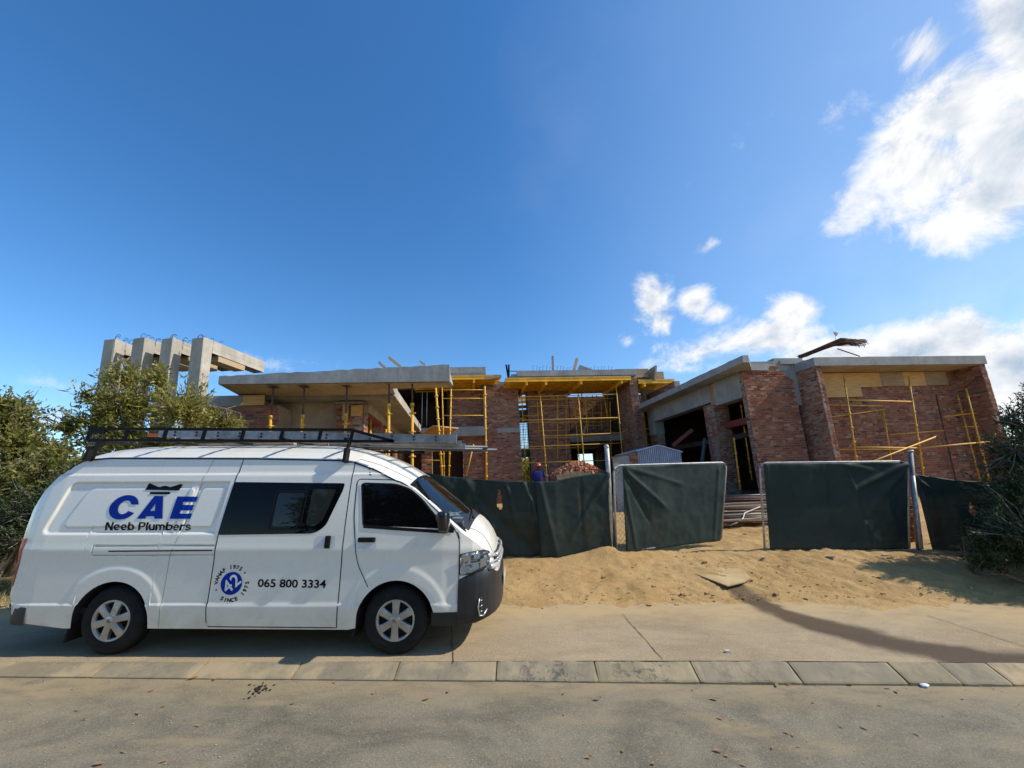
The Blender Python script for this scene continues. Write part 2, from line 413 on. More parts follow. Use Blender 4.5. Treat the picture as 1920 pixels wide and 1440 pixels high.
def vnoise(X, Y, seed=0, octs=4, s=1.0):
    """value noise with numpy"""
    rng = np.random.RandomState(seed); T = rng.rand(256, 256); out = np.zeros_like(X, dtype=float); amp = 1; tot = 0
    for o in range(octs):
        x = X * s * 2 ** o + 13.7 * o; y = Y * s * 2 ** o + 7.3 * o
        xi = np.floor(x).astype(int); yi = np.floor(y).astype(int); fx = x - xi; fy = y - yi
        fx = fx * fx * (3 - 2 * fx); fy = fy * fy * (3 - 2 * fy)
        a = T[yi % 256, xi % 256]; b = T[yi % 256, (xi + 1) % 256]; c = T[(yi + 1) % 256, xi % 256]; d_ = T[(yi + 1) % 256, (xi + 1) % 256]
        out += amp * (a + (b - a) * fx + (c - a) * fy + (a - b - c + d_) * fx * fy); tot += amp; amp *= .5
    return out / tot - .5
def sstep(a, b, x):
    t = np.clip((x - a) / (b - a), 0, 1); return t * t * (3 - 2 * t)

# ------------------------------------------------------------------ ground, road, kerb
SL = -0.0548                                    # the street falls to the right
def kh(x): return np.clip(.103 + .0095 * np.asarray(x, float), .035, .125)      # the kerb stands higher to the right
def zfence(x): return .46 + np.where(x > 2, -.035 * (x - 2), np.where(x < -2, .03 * np.minimum(-2 - x, 8), 0))
def gz_smooth(x, y):
    x = np.asarray(x, float); y = np.asarray(y, float); x, y = np.broadcast_arrays(x, y)
    st = SL * np.clip(x, -60, 60)
    ap = st + kh(x) + .022
    z = ap - .03 + 0 * y
    zf = zfence(x)
    z = np.where(y > 5.9, ap - .02 + (zf - ap) * sstep(5.9, 8.5, y) * 1.0, z)
    far = np.interp(y, [8.5, 12, 17, 40], [0, .24, .54, .6])
    flat = sstep(9, 16, y)
    z = np.where(y > 8.5, (zf * (1 - flat) + .46 * flat) + far, z)
    z = np.where(y < 5.6, st - .25, np.where(y < 5.9, ap - .05, z))
    z = np.where(y < -3.0, st + .05, z)
    return z
def trail_pts():
    return [(px, py) for px, py in ((1375, 1108), (1400, 1122), (1450, 1142), (1500, 1160), (1600, 1185), (1700, 1207), (1800, 1226), (1900, 1240), (2050, 1250))]
TR = []
for px, py in trail_pts():
    p = onplane(px, py, (-SL, 0, 1), .15); TR.append((p[0], p[1]))
TR = np.array(TR); TRW = np.array([.16, .23, .29, .32, .35, .39, .42, .42, .45])
def wetness(X, Y):
    best = np.full(X.shape, 9.0)
    for i in range(len(TR) - 1):
        a, b = TR[i], TR[i + 1]; d_ = b - a; t = np.clip(((X - a[0]) * d_[0] + (Y - a[1]) * d_[1]) / (d_ @ d_), 0, 1)
        ds = np.hypot(X - a[0] - t * d_[0], Y - a[1] - t * d_[1]) / (TRW[i] + (TRW[i + 1] - TRW[i]) * t)
        best = np.minimum(best, ds)
    n = vnoise(X, Y, 5, 6, 3.2)
    return 1 - sstep(.55, 1.15, best + n * 1.1)
def ground_detail(X, Y):
    near = sstep(5.7, 6.5, Y) * sstep(20, 12, Y)
    b = vnoise(X, Y, 1, 5, .8) * .12 + vnoise(X, Y, 2, 4, 3.5) * .05 + vnoise(X, Y, 3, 3, 8) * .030 + vnoise(X, Y, 33, 2, 22) * .020
    # wheel ruts running out of the gate, slightly diagonal
    w = X * .55 + Y * .83 if False else (X - 3.6) * .80 + (Y - 7.2) * .60
    rut = 1.5 * np.sin(w * 34 + vnoise(X, Y, 8, 3, 1.5) * 9) * .010 * sstep(1.0, .2, np.abs((X - 4.6) * .6 - (Y - 7.2) * .8 + .3)) * (vnoise(X, Y, 9, 3, 1.3) > -.06)
    rut += np.sin(w * 15 + vnoise(X, Y, 18, 3, 1.2) * 12) * .014 * sstep(1.8, .3, np.abs(X - 6.2)) * sstep(.2, -.1, vnoise(X, Y, 19, 3, .9))
    # soil heaped along the foot of the left shade cloth and round the gate post
    heap = .12 * np.exp(-((X - 1.75) / .45) ** 2 - ((Y - 8.0) / .3) ** 2) + .05 * np.exp(-((Y - 8.1) / .25) ** 2) * (X < 1.9) * (X > -3)
    # scraped streaks and pressed wheel tracks running from the gate towards the lower right
    a0 = aty(1380, 1040, 8.0); 
    da = np.array([.86, -.51]); A = X * da[0] + Y * da[1]; B = -X * da[1] + Y * da[0]
    zone = sstep(2.4, 3.4, X) * sstep(9.5, 8.6, X)
    rut = rut + zone * vnoise(A * .55, B * 7.0, 41, 3, 1.0) * .075 * sstep(-.08, .12, vnoise(X, Y, 42, 3, .8))
    for (bo, wd) in ((.0, .10), (.62, .11), (-.9, .10)):
        q = B - (5.6 * -da[1] * -1 if False else 0) - (3.9 * .51 + 7.3 * .86) - bo - .10 * np.sin(A * .9 + bo * 3)
        k = np.exp(-(q / wd) ** 4)
        rut = rut + zone * k * (-.018 + .012 * np.sin(A * 52 + np.sign(q) * 1.2))
    return near * (b + rut + heap)
def ground_z(x, y):
    X = np.atleast_1d(np.asarray(x, float)); Y = np.atleast_1d(np.asarray(y, float))
    z = gz_smooth(X, Y) + ground_detail(X, Y)
    return float(z[0]) if z.size == 1 else z
def axis_pts(lo, hi, step, outer, grow=1.35):
    a = list(np.arange(lo, hi + 1e-6, step)); s = step
    while a[-1] < outer: s *= grow; a.append(a[-1] + s)
    s = step; b = [lo]
    while b[-1] > -outer: s *= grow; b.append(b[-1] - s)
    return np.array(sorted(set(b[1:] + a)))
gx = axis_pts(-2.2, 10.5, .05, 900, 1.22); gy0 = axis_pts(5.5, 10.0, .04, 900, 1.2)
X, Y = np.meshgrid(gx, gy0)
Z = gz_smooth(X, Y) + ground_detail(X, Y)
gr = np.clip(sstep(-4.2, -5.6, X) * sstep(5.5, 6.2, Y) + sstep(24, 34, np.hypot(X, Y)) * .9 + sstep(7.2, 8.6, X) * sstep(5.9, 6.4, Y) * sstep(9.2, 8.2, Y) * (.25 + vnoise(X, Y, 12, 4, 1.1)), 0, 1)
me = grid_mesh('sandy_ground', np.stack([X, Y, Z], -1), MT['sand'], {'wet': wetness(X, Y), 'grass': gr})
tag(link('sandy_ground', me), 'bare orange sand rising from the street to the building site', kind='structure')

x_ = axis_pts(-9, 9, .06, 60, 1.4); y_ = np.concatenate([np.arange(-2.9, 1.6, .5), np.arange(1.6, 4.2, .03), [4.2]])
X, Y = np.meshgrid(x_, y_); Z = SL * X + vnoise(X, Y, 4, 3, .5) * .012 - .0 + np.where(Y > 4.15, 0, 0)
edge = sstep(3.62, 4.18, Y) * .9 + sstep(-3.4, -5.2, X) * sstep(2.2, 3.6, Y) * .6
for (px, py, rx, ry, a) in ((1385, 1368, .30, .10, .9), (1310, 1345, .22, .07, .6), (60, 1300, .5, .10, .9), (470, 1318, .5, .06, .5), (1120, 1350, .5, .12, .4), (1560, 1400, .5, .1, .4), (330, 1390, .5, .05, .5), (1880, 1300, .5, .15, .6)):
    c_ = onplane(px, py, (-SL, 0, 1), 0); edge = edge + a * sstep(1.25, .5, np.hypot((X - c_[0]) / rx, (Y - c_[1]) / ry) + vnoise(X, Y, int(px), 4, 3.0) * .9)
edge = np.clip(edge, 0, 1)
tag(link('asphalt_road', grid_mesh('asphalt_road', np.stack([X, Y, Z], -1), MT['road'], {'edge': edge})), 'dusty grey asphalt road falling to the right', kind='structure')

# apron: concrete pavement slabs with cut joints
def apron_joint(pa, pb):
    a = onplane(*pa, (-SL, 0, 1), .14); b = onplane(*pb, (-SL, 0, 1), .12); return a, b
x_ = axis_pts(-9, 12, .06, 60, 1.5); y_ = np.concatenate([np.arange(4.40, 6.42, .05), [6.42]])
X, Y = np.meshgrid(x_, y_); Z = SL * X + kh(X) - .001 + (Y - 4.4) * .012 + vnoise(X, Y, 21, 3, .9) * .010
edge = np.clip(sstep(5.2, 6.1, Y + vnoise(X, Y, 22, 4, 1.2) * .7) + .35 * sstep(4.9, 6.5, X), 0, 1)
apron = tag(link('concrete_apron', grid_mesh('concrete_apron', np.stack([X, Y, Z], -1), MT['apron'], {'edge': edge, 'wet': wetness(X, Y)})), 'sandy concrete verge slab along the kerb', kind='structure')
mb = MB()
for (a, b) in (((1167, 1150), (1243, 1237)), ((845, 1150), (850, 1238)), ((1740, 1155), (1960, 1226))):
    A, B = apron_joint(a, b)
    A[2] = SL * A[0] + float(kh(A[0])) + .0065 + (A[1] - 4.4) * .012; B[2] = SL * B[0] + float(kh(B[0])) + .0065 + (B[1] - 4.4) * .012
    n = 16; vv_ = Vector(B) - Vector(A); sdv = Vector((-vv_.y, vv_.x, 0)).normalized()
    prev = None
    for i in range(n + 1):
        p = Vector(A) + vv_ * (i / n) + sdv * random.uniform(-.006, .006); w = .0045 * random.uniform(.5, 1.4)
        cur = (p - sdv * w, p + sdv * w)
        if prev: mb.add([prev[0], prev[1], cur[1], cur[0]], [(0, 1, 2, 3)])
        prev = cur
mb.build('expansion_joint', plain('joint_dirt', (.10, .075, .045), .95), apron)

# kerb stones, 1 m each, splayed face
kerb = empty('kerb', (0, 4.3, 0)); tag(kerb, 'splayed concrete kerb of one metre stones', kind='structure')
joints = [aty(px, 1278, 4.2)[0] for px in (357, 545, 738, 930, 1122, 1312, 1505, 1702, 1803, 1897)]
xs = list(joints)
while xs[0] > -13: xs.insert(0, xs[0] - 1.0)
while xs[-1] < 13: xs.append(xs[-1] + 1.0)
for i in range(len(xs) - 1):
    L = xs[i + 1] - xs[i]; xm = (xs[i] + xs[i + 1]) / 2; g = .006
    nx = max(6, int(L / .03)); prof = [(0, -.12), (0, .022), (.012, .034), (.10, .075), (.19, .114), (.205, .119), (.215, .115), (.215, -.1)]
    P = np.zeros((len(prof), nx + 1, 3))
    dz = random.uniform(-.006, .006); sk = random.uniform(-.006, .006)
    for k in range(nx + 1):
        x = -L / 2 + g + (L - 2 * g) * k / nx
        e = .004 if k in (0, nx) else 0
        for j, (py_, pz) in enumerate(prof):
            P[j, k] = (x, py_ + sk * x + e * (j < 4), pz + dz - e * (1 < j < 6))
    P[1:6, :, 2] += vnoise(P[1:6, :, 0] + i * 3.1, P[1:6, :, 1], 31, 4, 9) * (.008 + .012 * (930 < 960 + (xm / 4.2) * 735 < 1400))
    kf = kh(P[..., 0] + xm) / .119; P[..., 2] = np.where(P[..., 2] > 0, P[..., 2] * kf, P[..., 2])
    worn = .25
    px = 960 + (xm / 4.2) * 735
    if 930 < px < 1330: worn = 1.0
    elif 1500 > px > 1300: worn = .35
    sandy = 1.0 if px > 1780 and px < 1890 else (.45 if px < 900 else .2)
    P[:, :, 2] += -.0 + 0
    me = grid_mesh('kerb_stone', P, MT['kerb'], {'worn': np.full(P.shape[:2], worn) * sstep(.5, .1, np.abs(P[..., 0] / L)), 'sandy': np.full(P.shape[:2], sandy)}, smooth=False)
    bm = bmesh.new(); bm.from_mesh(me); bmesh.ops.holes_fill(bm, edges=[e for e in bm.edges if e.is_boundary], sides=0); bm.to_mesh(me); bm.free()
    o = link('kerb_stone', me, kerb, (xm, 4.19 - 4.3, SL * xm)); o.rotation_euler = (0, -math.atan(SL), 0)

fill = MB()
for q in xs: fill.hexa([(q + a, b, SL * q + z) for z, b0, b1 in ((-.1, 4.2, 4.4), (0, 0, 0)) for a, b in ((-.03, 4.2), (.03, 4.2), (.03, 4.40), (-.03, 4.40))] if False else [(q + a, b, SL * q + (-.1 if lo else (.012 if b < 4.3 else float(kh(q)) - .019))) for lo in (1, 0) for a, b in ((-.03, 4.2), (.03, 4.2), (.03, 4.40), (-.03, 4.40))])
fo = fill.build('joint_sand', MT['sand'], None); fo.parent = kerb; fo.matrix_parent_inverse = kerb.matrix_basis.inverted(); tag(fo, kind='stuff')

# ------------------------------------------------------------------ house frame
_v = ray(868, 915); DV = np.array([_v[0], _v[1], 0]); DV /= np.linalg.norm(DV); UV = np.array([DV[1], -DV[0], 0])
HYAW = atan2(UV[1], UV[0])
def H(u, v, z): p = UV * u + DV * v; return Vector((p[0], p[1], z))
def hv(px, py, v):                      # (u, z) of a photo point lying on the frontal plane at depth v
    p = onplane(px, py, DV, v); return float(p @ UV), float(p[2])
def Hp(px, py, v): u, z = hv(px, py, v); return H(u, v, z)

BR_L, BR_H, BR_D, JT = .222, .073, .10, .010
def brick_variant(L, seed, D=.06):
    rng = random.Random(seed); mb = MB(); j = lambda: rng.uniform(-.005, .005)
    x, z = L / 2, BR_H / 2; c = .006
    # front face set slightly in from its edges: 12 corner points, chipped
    p = [(-x + j(), D, -z), (x + j(), D, -z), (x + j(), D, z), (-x + j(), D, z),
         (-x + j(), c, -z + j()), (x + j(), c, -z + j()), (x + j(), c, z + j()), (-x + j(), c, z + j()),
         (-x + c + j(), j() * .8, -z + c + j()), (x - c + j(), j() * .8, -z + c + j()), (x - c + j(), j() * .8, z - c + j()), (-x + c + j(), j() * .8, z - c + j())]
    mb.add(p, [(8, 9, 10, 11), (4, 5, 9, 8), (5, 6, 10, 9), (6, 7, 11, 10), (7, 4, 8, 11), (0, 1, 5, 4), (1, 2, 6, 5), (2, 3, 7, 6), (3, 0, 4, 7)])
    return mb
_bm = {}
def brick_wall(parent, org, e1, length, z0, z1, nrm, mat, openings=(), name='brick_wall', thick=.22, singles=0, top=None, core_only=False, jag=0, pick=None, seed=0):
    """a wall face in running bond. org: 3d start of the face on the ground line, e1 along the face, nrm outward.
    openings: (a0, a1, za, zb). top(a): height limit. singles: so many bricks become objects of their own, the rest one part."""
    rng = random.Random(seed + int(length * 1000)); org = Vector(org); e1 = Vector(e1); nrm = Vector(nrm); up = Vector((0, 0, 1))
    course = BR_H + JT
    def solid(a, z):
        if a < -.001 or a > length + .001: return False
        for (a0, a1, za, zb) in openings:
            if a0 < a < a1 and za < z < zb: return False
        return True
    # mortar core, pieces between the openings
    core = MB()
    xs = sorted({0, length} | {q for o in openings for q in (max(0, o[0]), min(length, o[1]))})
    for i in range(len(xs) - 1):
        if xs[i + 1] - xs[i] < .01: continue
        am = (xs[i] + xs[i + 1]) / 2; zs_ = [z0, z1]
        for o in openings:
            if o[0] < am < o[1]: zs_ += [max(z0, min(z1, o[2])), max(z0, min(z1, o[3]))]
        zs_ = sorted(set(zs_))
        for k in range(len(zs_) - 1):
            if zs_[k + 1] - zs_[k] < .01 or not solid(am, (zs_[k] + zs_[k + 1]) / 2): continue
            t0 = zs_[k + 1] if not top or k < len(zs_) - 2 else min(zs_[k + 1], top(xs[i]) - .03); t1 = zs_[k + 1] if not top or k < len(zs_) - 2 else min(zs_[k + 1], top(xs[i + 1]) - .03)
            q = [(xs[i], 0, zs_[k]), (xs[i + 1], 0, zs_[k]), (xs[i + 1], thick, zs_[k]), (xs[i], thick, zs_[k]), (xs[i], 0, t0), (xs[i + 1], 0, t1), (xs[i + 1], thick, t1), (xs[i], thick, t0)]
            core.hexa([org + e1 * a + nrm * (-.007 - b) + up * (zz - org.z) for a, b, zz in q])
    wall = core.build(name, MT['mortar'], parent)
    rest = MB(); cand = []
    nrow = int((z1 - z0) / course) + 1
    for r in range(nrow):
        zc = z0 + course * (r + .5)
        if zc + BR_H / 2 > z1 + .02: break
        header = (r + seed) % 5 == 3; L = .106 if header else BR_L; pitch = L + JT
        a = -pitch if not header else 0
        a += (.5 * pitch if (r % 2) else 0) + (.25 * pitch if header else 0)
        while a < length:
            s0, s1 = max(a, 0), min(a + L, length); a += pitch
            for (a0, a1, za, zb) in openings:
                if za < zc < zb:
                    if s0 < a0 < s1: s1 = a0
                    elif s0 < a1 < s1: s0 = a1
            if s1 - s0 < .03: continue
            am = (s0 + s1) / 2
            if not solid(am, zc): continue
            if top and zc + .03 > top(am): continue
            if jag and am > length - jag * (.5 + .5 * sin(r * 1.9)) and rng.random() < .6: continue
            cand.append((am, zc, s1 - s0))
    if singles and len(cand) > singles:
        key = pick or (lambda c: -c[1]); order = sorted(cand, key=key); one = set(order[:singles])
    else: one = set(cand) if singles else set()
    R = Matrix((tuple(e1), tuple(-nrm), (0, 0, 1))).transposed()
    for c in cand:
        am, zc, L = c; off = rng.uniform(-.004, .007); dz = rng.uniform(-.003, .003); tw = rng.uniform(-.012, .012)
        pos = org + e1 * am + nrm * off + up * (zc - org.z + dz)
        Rm = R @ Matrix.Rotation(tw, 3, 'Y')
        if c in one:
            key = (round(L, 2), rng.randrange(4), mat.name)
            if key not in _bm: _bm[key] = brick_variant(key[0], hash(key[:2]) & 255).mesh('brick', mat)
            o = link('brick', _bm[key], wall)
            o.matrix_basis = Matrix.Translation(pos) @ Rm.to_4x4()
        else:
            v = brick_variant(L, rng.randrange(10 ** 6))
            rest.add([pos + Rm @ Vector(p) for p in v.v], v.f)
    if rest.v:
        o = rest.build('brickwork', mat, wall); tag(o, kind='stuff')
    return wall

def slab_poly(name, poly_uv, z0, z1, mat, parent, rough_edge=0.0, seed=0):
    """flat concrete slab from a plan outline in house coordinates with a slightly ragged edge"""
    rng = random.Random(seed); pts = []
    n = len(poly_uv)
    for i in range(n):
        a, b = poly_uv[i], poly_uv[(i + 1) % n]; L = hypot(b[0] - a[0], b[1] - a[1]); k = max(1, int(L / .22))
        for j in range(k): t = j / k; pts.append((a[0] + (b[0] - a[0]) * t, a[1] + (b[1] - a[1]) * t))
    m = len(pts); vs = []; 
    for (u, v) in pts: vs.append(H(u, v, z0))
    for (u, v) in pts: vs.append(H(u, v, z1 + rng.uniform(-rough_edge, rough_edge)))
    mb = MB(); mb.add(vs, [tuple(range(m))[::-1], tuple(range(m, 2 * m))] + [(i, (i + 1) % m, m + (i + 1) % m, m + i) for i in range(m)])
    return mb.build(name, mat, parent)
def hbox(mb, u0, u1, v0, v1, z0, z1): mb.box((u0, v0, z0), (u1, v1, z1), H)
def hpart(name, u0, u1, v0, v1, z0, z1, mat, parent):
    mb = MB(); hbox(mb, u0, u1, v0, v1, z0, z1); return mb.build(name, mat, parent)

# pole with coupler collars
def pole_mesh(p, q, r=.024, collars=0.5, off=.3, mat=None):
    mb = MB(); p = Vector(p); q = Vector(q); L = (q - p).length; d_ = (q - p).normalized()
    mb.tube([p, q], r, 8)
    if collars:
        t = off
        while t < L - .05:
            mb.tube([p + d_ * (t - .03), p + d_ * (t - .012), p + d_ * (t + .012), p + d_ * (t + .03)], r * 1.9, 8, r1=r * 1.55); t += collars
    return mb
def pole(name, p, q, parent, r=.024, collars=0, mat=None):
    return pole_mesh(p, q, r, collars).build(name, mat or MT['scaf'], parent)

UF = Vector(UV); DF = Vector(DV)
# ------------------------------------------------------------------ RIGHT WING
GB = .2   # walls go down below the ground
rw = empty('house_wing', H(13, 12, .5), 'right brick wing with tall garage openings and a shallow recess under its slab', 'building')
uS = 10.106; ZS = 5.50
bw = brick_wall(rw, H(uS, 12.2, 0), UF, 1.98, GB, 5.72, -DF, MT['brick'], singles=160, top=lambda a: 5.44 + .28 * min(1, a / .4) if a < 1.35 else 5.72 - .5 * (a - 1.35) / .5, seed=1, thick=.2, jag=.12, pick=lambda c: abs(c[1] - 4.1))
brick_wall(rw, H(uS, 12.42, 0), -DF, .21, GB, 5.46, -UF, MT['brick'], singles=30, seed=2, thick=.18, pick=lambda c: -c[1])
# side wall with the two openings: pier, end pier
brick_wall(rw, H(uS, 14.73, 0), -DF, .70, GB, 4.7, -UF, MT['brick'], singles=0, seed=3, thick=.5)
brick_wall(rw, H(uS, 14.03, 0), UF, .62, GB, 4.62, -DF, MT['brick'], singles=40, seed=4, thick=.5, pick=lambda c: -c[1])
brick_wall(rw, H(uS, 19.6, 0), -DF, .68, GB, 4.15, -UF, MT['brick'], seed=5, thick=.45)
mb = MB(); hbox(mb, uS - .006, uS + .5, 14.06, 19.62, 4.78, ZS); hbox(mb, uS - .006, uS + .5, 18.93, 19.62, 4.14, 4.78); hbox(mb, uS - .006, uS + .45, 12.41, 13.9, 4.57, ZS)
mb.build('concrete_lintel', MT['conc'], rw)
# shutter box still round the top of the pier
mb = MB(); hbox(mb, uS - .06, uS + .62, 13.93, 13.985, 4.63, 5.48); hbox(mb, uS - .075, uS - .03, 13.95, 14.09, 4.63, 5.48)
sh = mb.build('shutter_box', MT['ply_dk'], rw)
for k in range(3): hpart('shutter_board', uS - .05 + k * .225, uS + .165 + k * .225, 13.90, 13.925, 4.61, 5.47, MT['ply'] if k == 0 else MT['ply_dk'], sh)
slab_poly('roof_slab', [(9.38, 11.2), (9.62, 11.22), (10.30, 11.98), (10.42, 12.12), (12.2, 12.3), (12.3, 12.62), (15.2, 12.62), (15.2, 20.3), (9.38, 20.3)], ZS + .0, ZS + .25, MT['conc'], rw, .012, 1)
mb = MB(); hbox(mb, uS + .34, 11.9, 12.24, 12.55, 5.753, 5.86); hbox(mb, 11.55, 12.75, 12.30, 12.6, 4.2, 6.0); mb.build('roof_upstand', MT['conc'], rw)
# interior
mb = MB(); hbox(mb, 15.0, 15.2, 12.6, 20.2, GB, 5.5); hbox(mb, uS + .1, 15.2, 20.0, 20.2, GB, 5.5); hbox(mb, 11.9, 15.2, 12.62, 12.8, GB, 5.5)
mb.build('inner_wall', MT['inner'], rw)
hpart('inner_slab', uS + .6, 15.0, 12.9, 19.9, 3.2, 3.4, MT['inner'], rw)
hpart('red_beam', 10.45, 10.75, 12.6, 14.0, 3.66, 3.9, MT['redox'], rw)
mb = MB(); mb.beam(Hp(1262, 836, 17.0), Hp(1299, 806, 16.4), .3, .16); mb.build('red_lintel', MT['redox'], rw)
# box with recess
uB0 = 12.36; vB = 11.5; uB1 = 19.55; ZBOX = 5.46
brick_wall(rw, H(uB0, 12.6, 0), -DF, 1.1, GB, 5.43, -UF, MT['brick'], singles=0, seed=7, thick=.1)
brick_wall(rw, H(uB0, vB, 0), UF, .225, GB, 5.43, -DF, MT['brick'], singles=40, seed=8, thick=.9, pick=lambda c: -c[1])
brick_wall(rw, H(uB0 + .25, 12.35, 0), UF, uB1 - uB0 - .48, GB, 5.42, -DF, MT['brick'], singles=0, seed=9, thick=.2)
brick_wall(rw, H(uB1 - .235, 12.33, 0), -DF, .82, GB, 5.43, -UF, MT['brick'], seed=10, thick=.1)
brick_wall(rw, H(uB1 - .225, vB, 0), UF, .225, GB, 5.43, -DF, MT['brick'], singles=30, seed=11, thick=.86, pick=lambda c: -c[1])
slab_poly('roof_slab', [(uB0 - .04, vB - .04), (uB1 + .06, vB - .04), (uB1 + .06, 15), (uB0 - .04, 15)], ZBOX - .03, ZBOX + .28, MT['conc'], rw, .010, 3)
hpart('roof_upstand', 11.7, 17.2, 12.2, 12.4, ZBOX + .285, ZBOX + .42, MT['conc'], rw)
hpart('recess_soffit', uB0 + .24, uB1 - .25, vB + .02, 12.34, ZBOX - .045, ZBOX - .033, MT['soffit'], rw)
# plywood left on the back wall
u0, z0 = hv(1535, 697, 12.3); u1, z1 = hv(1616, 744, 12.3)
ply = hpart('plywood_sheet', u0 + .02, u1, 12.26, 12.30, z1, 5.38, MT['ply'], rw)
for k in range(4):
    a = u1 + .01 + k * 1.0; hpart('plywood_sheet', a, a + .985, 12.29, 12.325, 4.83 + .02 * (k % 2), 5.39, MT['ply_dk'] if k in (1, 3) else MT['ply'], rw)
# second storey wall further back
brick_wall(rw, H(10.7, 20.8, 0), -DF, 3.2, 5.76, 6.62, -UF, MT['brick'], seed=12, thick=.3)
hpart('roof_upstand', 10.5, 14, 20.6, 20.9, 5.76, 6.9, MT['conc'], rw)

# scaffold in the recess
sc1 = empty('scaffold', H(15, 11.7, .5), 'yellow tube scaffold inside the recess of the right brick wing', 'scaffold')
def P1(px, py, v=11.75): return Hp(px, py, v)
def down(a, b, v, zmin=.45):
    """extend a pole, seen from a to b, down to the ground"""
    p, q = Hp(*a, v), Hp(*b, v); d_ = q - p; t = (zmin - p.z) / d_.z; return p, p + d_ * t
for a, b in (((1582, 702), (1608, 877)), ((1704, 706), (1731, 886)), ((1811, 728), (1853, 892))):
    p, q = down(a, b, 11.75); pole('standard', q, p, sc1, .027, .5)
for a, b in (((1755, 740), (1790, 890)), ((1795, 740), (1836, 895)), ((1655, 765), (1671, 862))):
    p, q = down(a, b, 12.2); pole('standard', q, p, sc1, .022, .5, MT['rust'] if a[0] == 1755 else None)
for a, b, v0, v1 in (((1593, 750), (1708, 753), 11.7, 11.7), ((1546, 759), (1656, 761), 12.1, 12.1), ((1605, 838), (1720, 840), 11.7, 11.7),
                     ((1725, 840), (1868, 827), 11.7, 11.6), ((1560, 843), (1690, 842), 12.1, 12.1), ((1769, 781), (1862, 771), 12.1, 11.9)):
    pole('ledger', Hp(*a, v0), Hp(*b, v1), sc1, .024)
for a, b, v0, v1 in (((1550, 783), (1660, 767), 11.75, 12.2), ((1667, 815), (1771, 807), 12.15, 12.2), ((1806, 800), (1835, 800), 12.0, 11.8)):
    pole('transom', Hp(*a, v0), Hp(*b, v1), sc1, .02)
pole('brace', Hp(1560, 895, 11.62), Hp(1754, 819, 11.62), sc1, .024)

# ------------------------------------------------------------------ CENTRE BLOCK
cb_ = empty('house_block', H(5, 20, 1), 'two storey brown brick house block in the middle under yellow formwork decks', 'building')
GC = .7
def wallh(p0, p1, v):            # u range from two photo points on a frontal plane
    return hv(*p0, v)[0], hv(*p1, v)[0]
B2 = MT['brick_far']
ZR = 7.25
# tall brick panel
u0, u1 = 1.20, 3.08
brick_wall(cb_, H(u0, 20, 0), UF, u1 - u0, GC, 7.15, -DF, B2, seed=21, thick=.9)
hpart('concrete_band', 1.9, 3.07, 19.985, 20.1, 4.62, 4.86, MT['conc'], cb_)
# panel behind the scaffold
u2, u3 = 3.68, 5.95
brick_wall(cb_, H(u2, 20.7, 0), UF, u3 - u2, GC, 7.05, -DF, B2, seed=22, thick=.5)
# right column panel
u4 = 9.02
brick_wall(cb_, H(u4, 19.0, 0), UF, .42, GC, 7.25, -DF, B2, seed=23, thick=1.7)
brick_wall(cb_, H(u4 - .002, 20.75, 0), -DF, 1.74, GC, 7.2, -UF, B2, seed=24, thick=.2)
# bay between: first floor slab, lintel, back wall with a window gap
hpart('floor_slab', u3, u4, 20.6, 26, 4.05, 4.5, MT['conc_dk'], cb_)
brick_wall(cb_, H(6.2, 22.6, 0), UF, 3.1, 4.5, 7.06, -DF, B2, seed=25, thick=.3)
hpart('roof_slab', u0 - .1, u4 + .4, 20.4, 21.9, 7.23, 7.5, MT['conc_dk'], cb_)
hpart('parapet', 2.9, 9.35, 18.75, 18.95, 7.32, 7.62, MT['conc'], cb_)
hpart('roof_slab', 2.6, 9.3, 18.8, 21.9, 7.26, 7.45, MT['conc_dk'], cb_)
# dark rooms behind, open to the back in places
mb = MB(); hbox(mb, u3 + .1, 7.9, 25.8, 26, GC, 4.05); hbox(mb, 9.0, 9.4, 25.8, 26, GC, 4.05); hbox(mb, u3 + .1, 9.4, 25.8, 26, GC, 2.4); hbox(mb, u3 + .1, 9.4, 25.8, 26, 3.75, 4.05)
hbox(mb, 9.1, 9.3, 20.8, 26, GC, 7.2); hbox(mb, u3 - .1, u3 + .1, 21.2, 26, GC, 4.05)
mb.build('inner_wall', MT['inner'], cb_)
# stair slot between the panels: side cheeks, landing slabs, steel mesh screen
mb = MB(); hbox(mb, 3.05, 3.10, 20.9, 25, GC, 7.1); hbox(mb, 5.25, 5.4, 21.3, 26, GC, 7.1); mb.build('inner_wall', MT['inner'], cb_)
for z in (3.55, 5.75): hpart('landing', 3.1, 5.2, 21.5, 24, z, z + .3, MT['conc_dk'], cb_)
for z in (5.55, 6.05, 6.35, 6.7, 6.95):
    mb = MB(); mb.beam(H(3.1, 21.4 + (z - 5.5) * .6, z), H(4.4, 21.4 + (z - 5.5) * .6, z + .04), .1, .17); mb.build('yellow_beam', MT['yellow'], cb_)
mb = MB()
for k in range(10): mb.tube([H(3.24 + k * .09, 22, 3.9), H(3.24 + k * .09, 22, 5.75)], .013, 5)
for k in range(12): mb.tube([H(3.2, 22, 3.95 + k * .155), H(4.1, 22, 3.95 + k * .155)], .013, 5)
tag(mb.build('steel_mesh', MT['black'], cb_), kind='stuff')
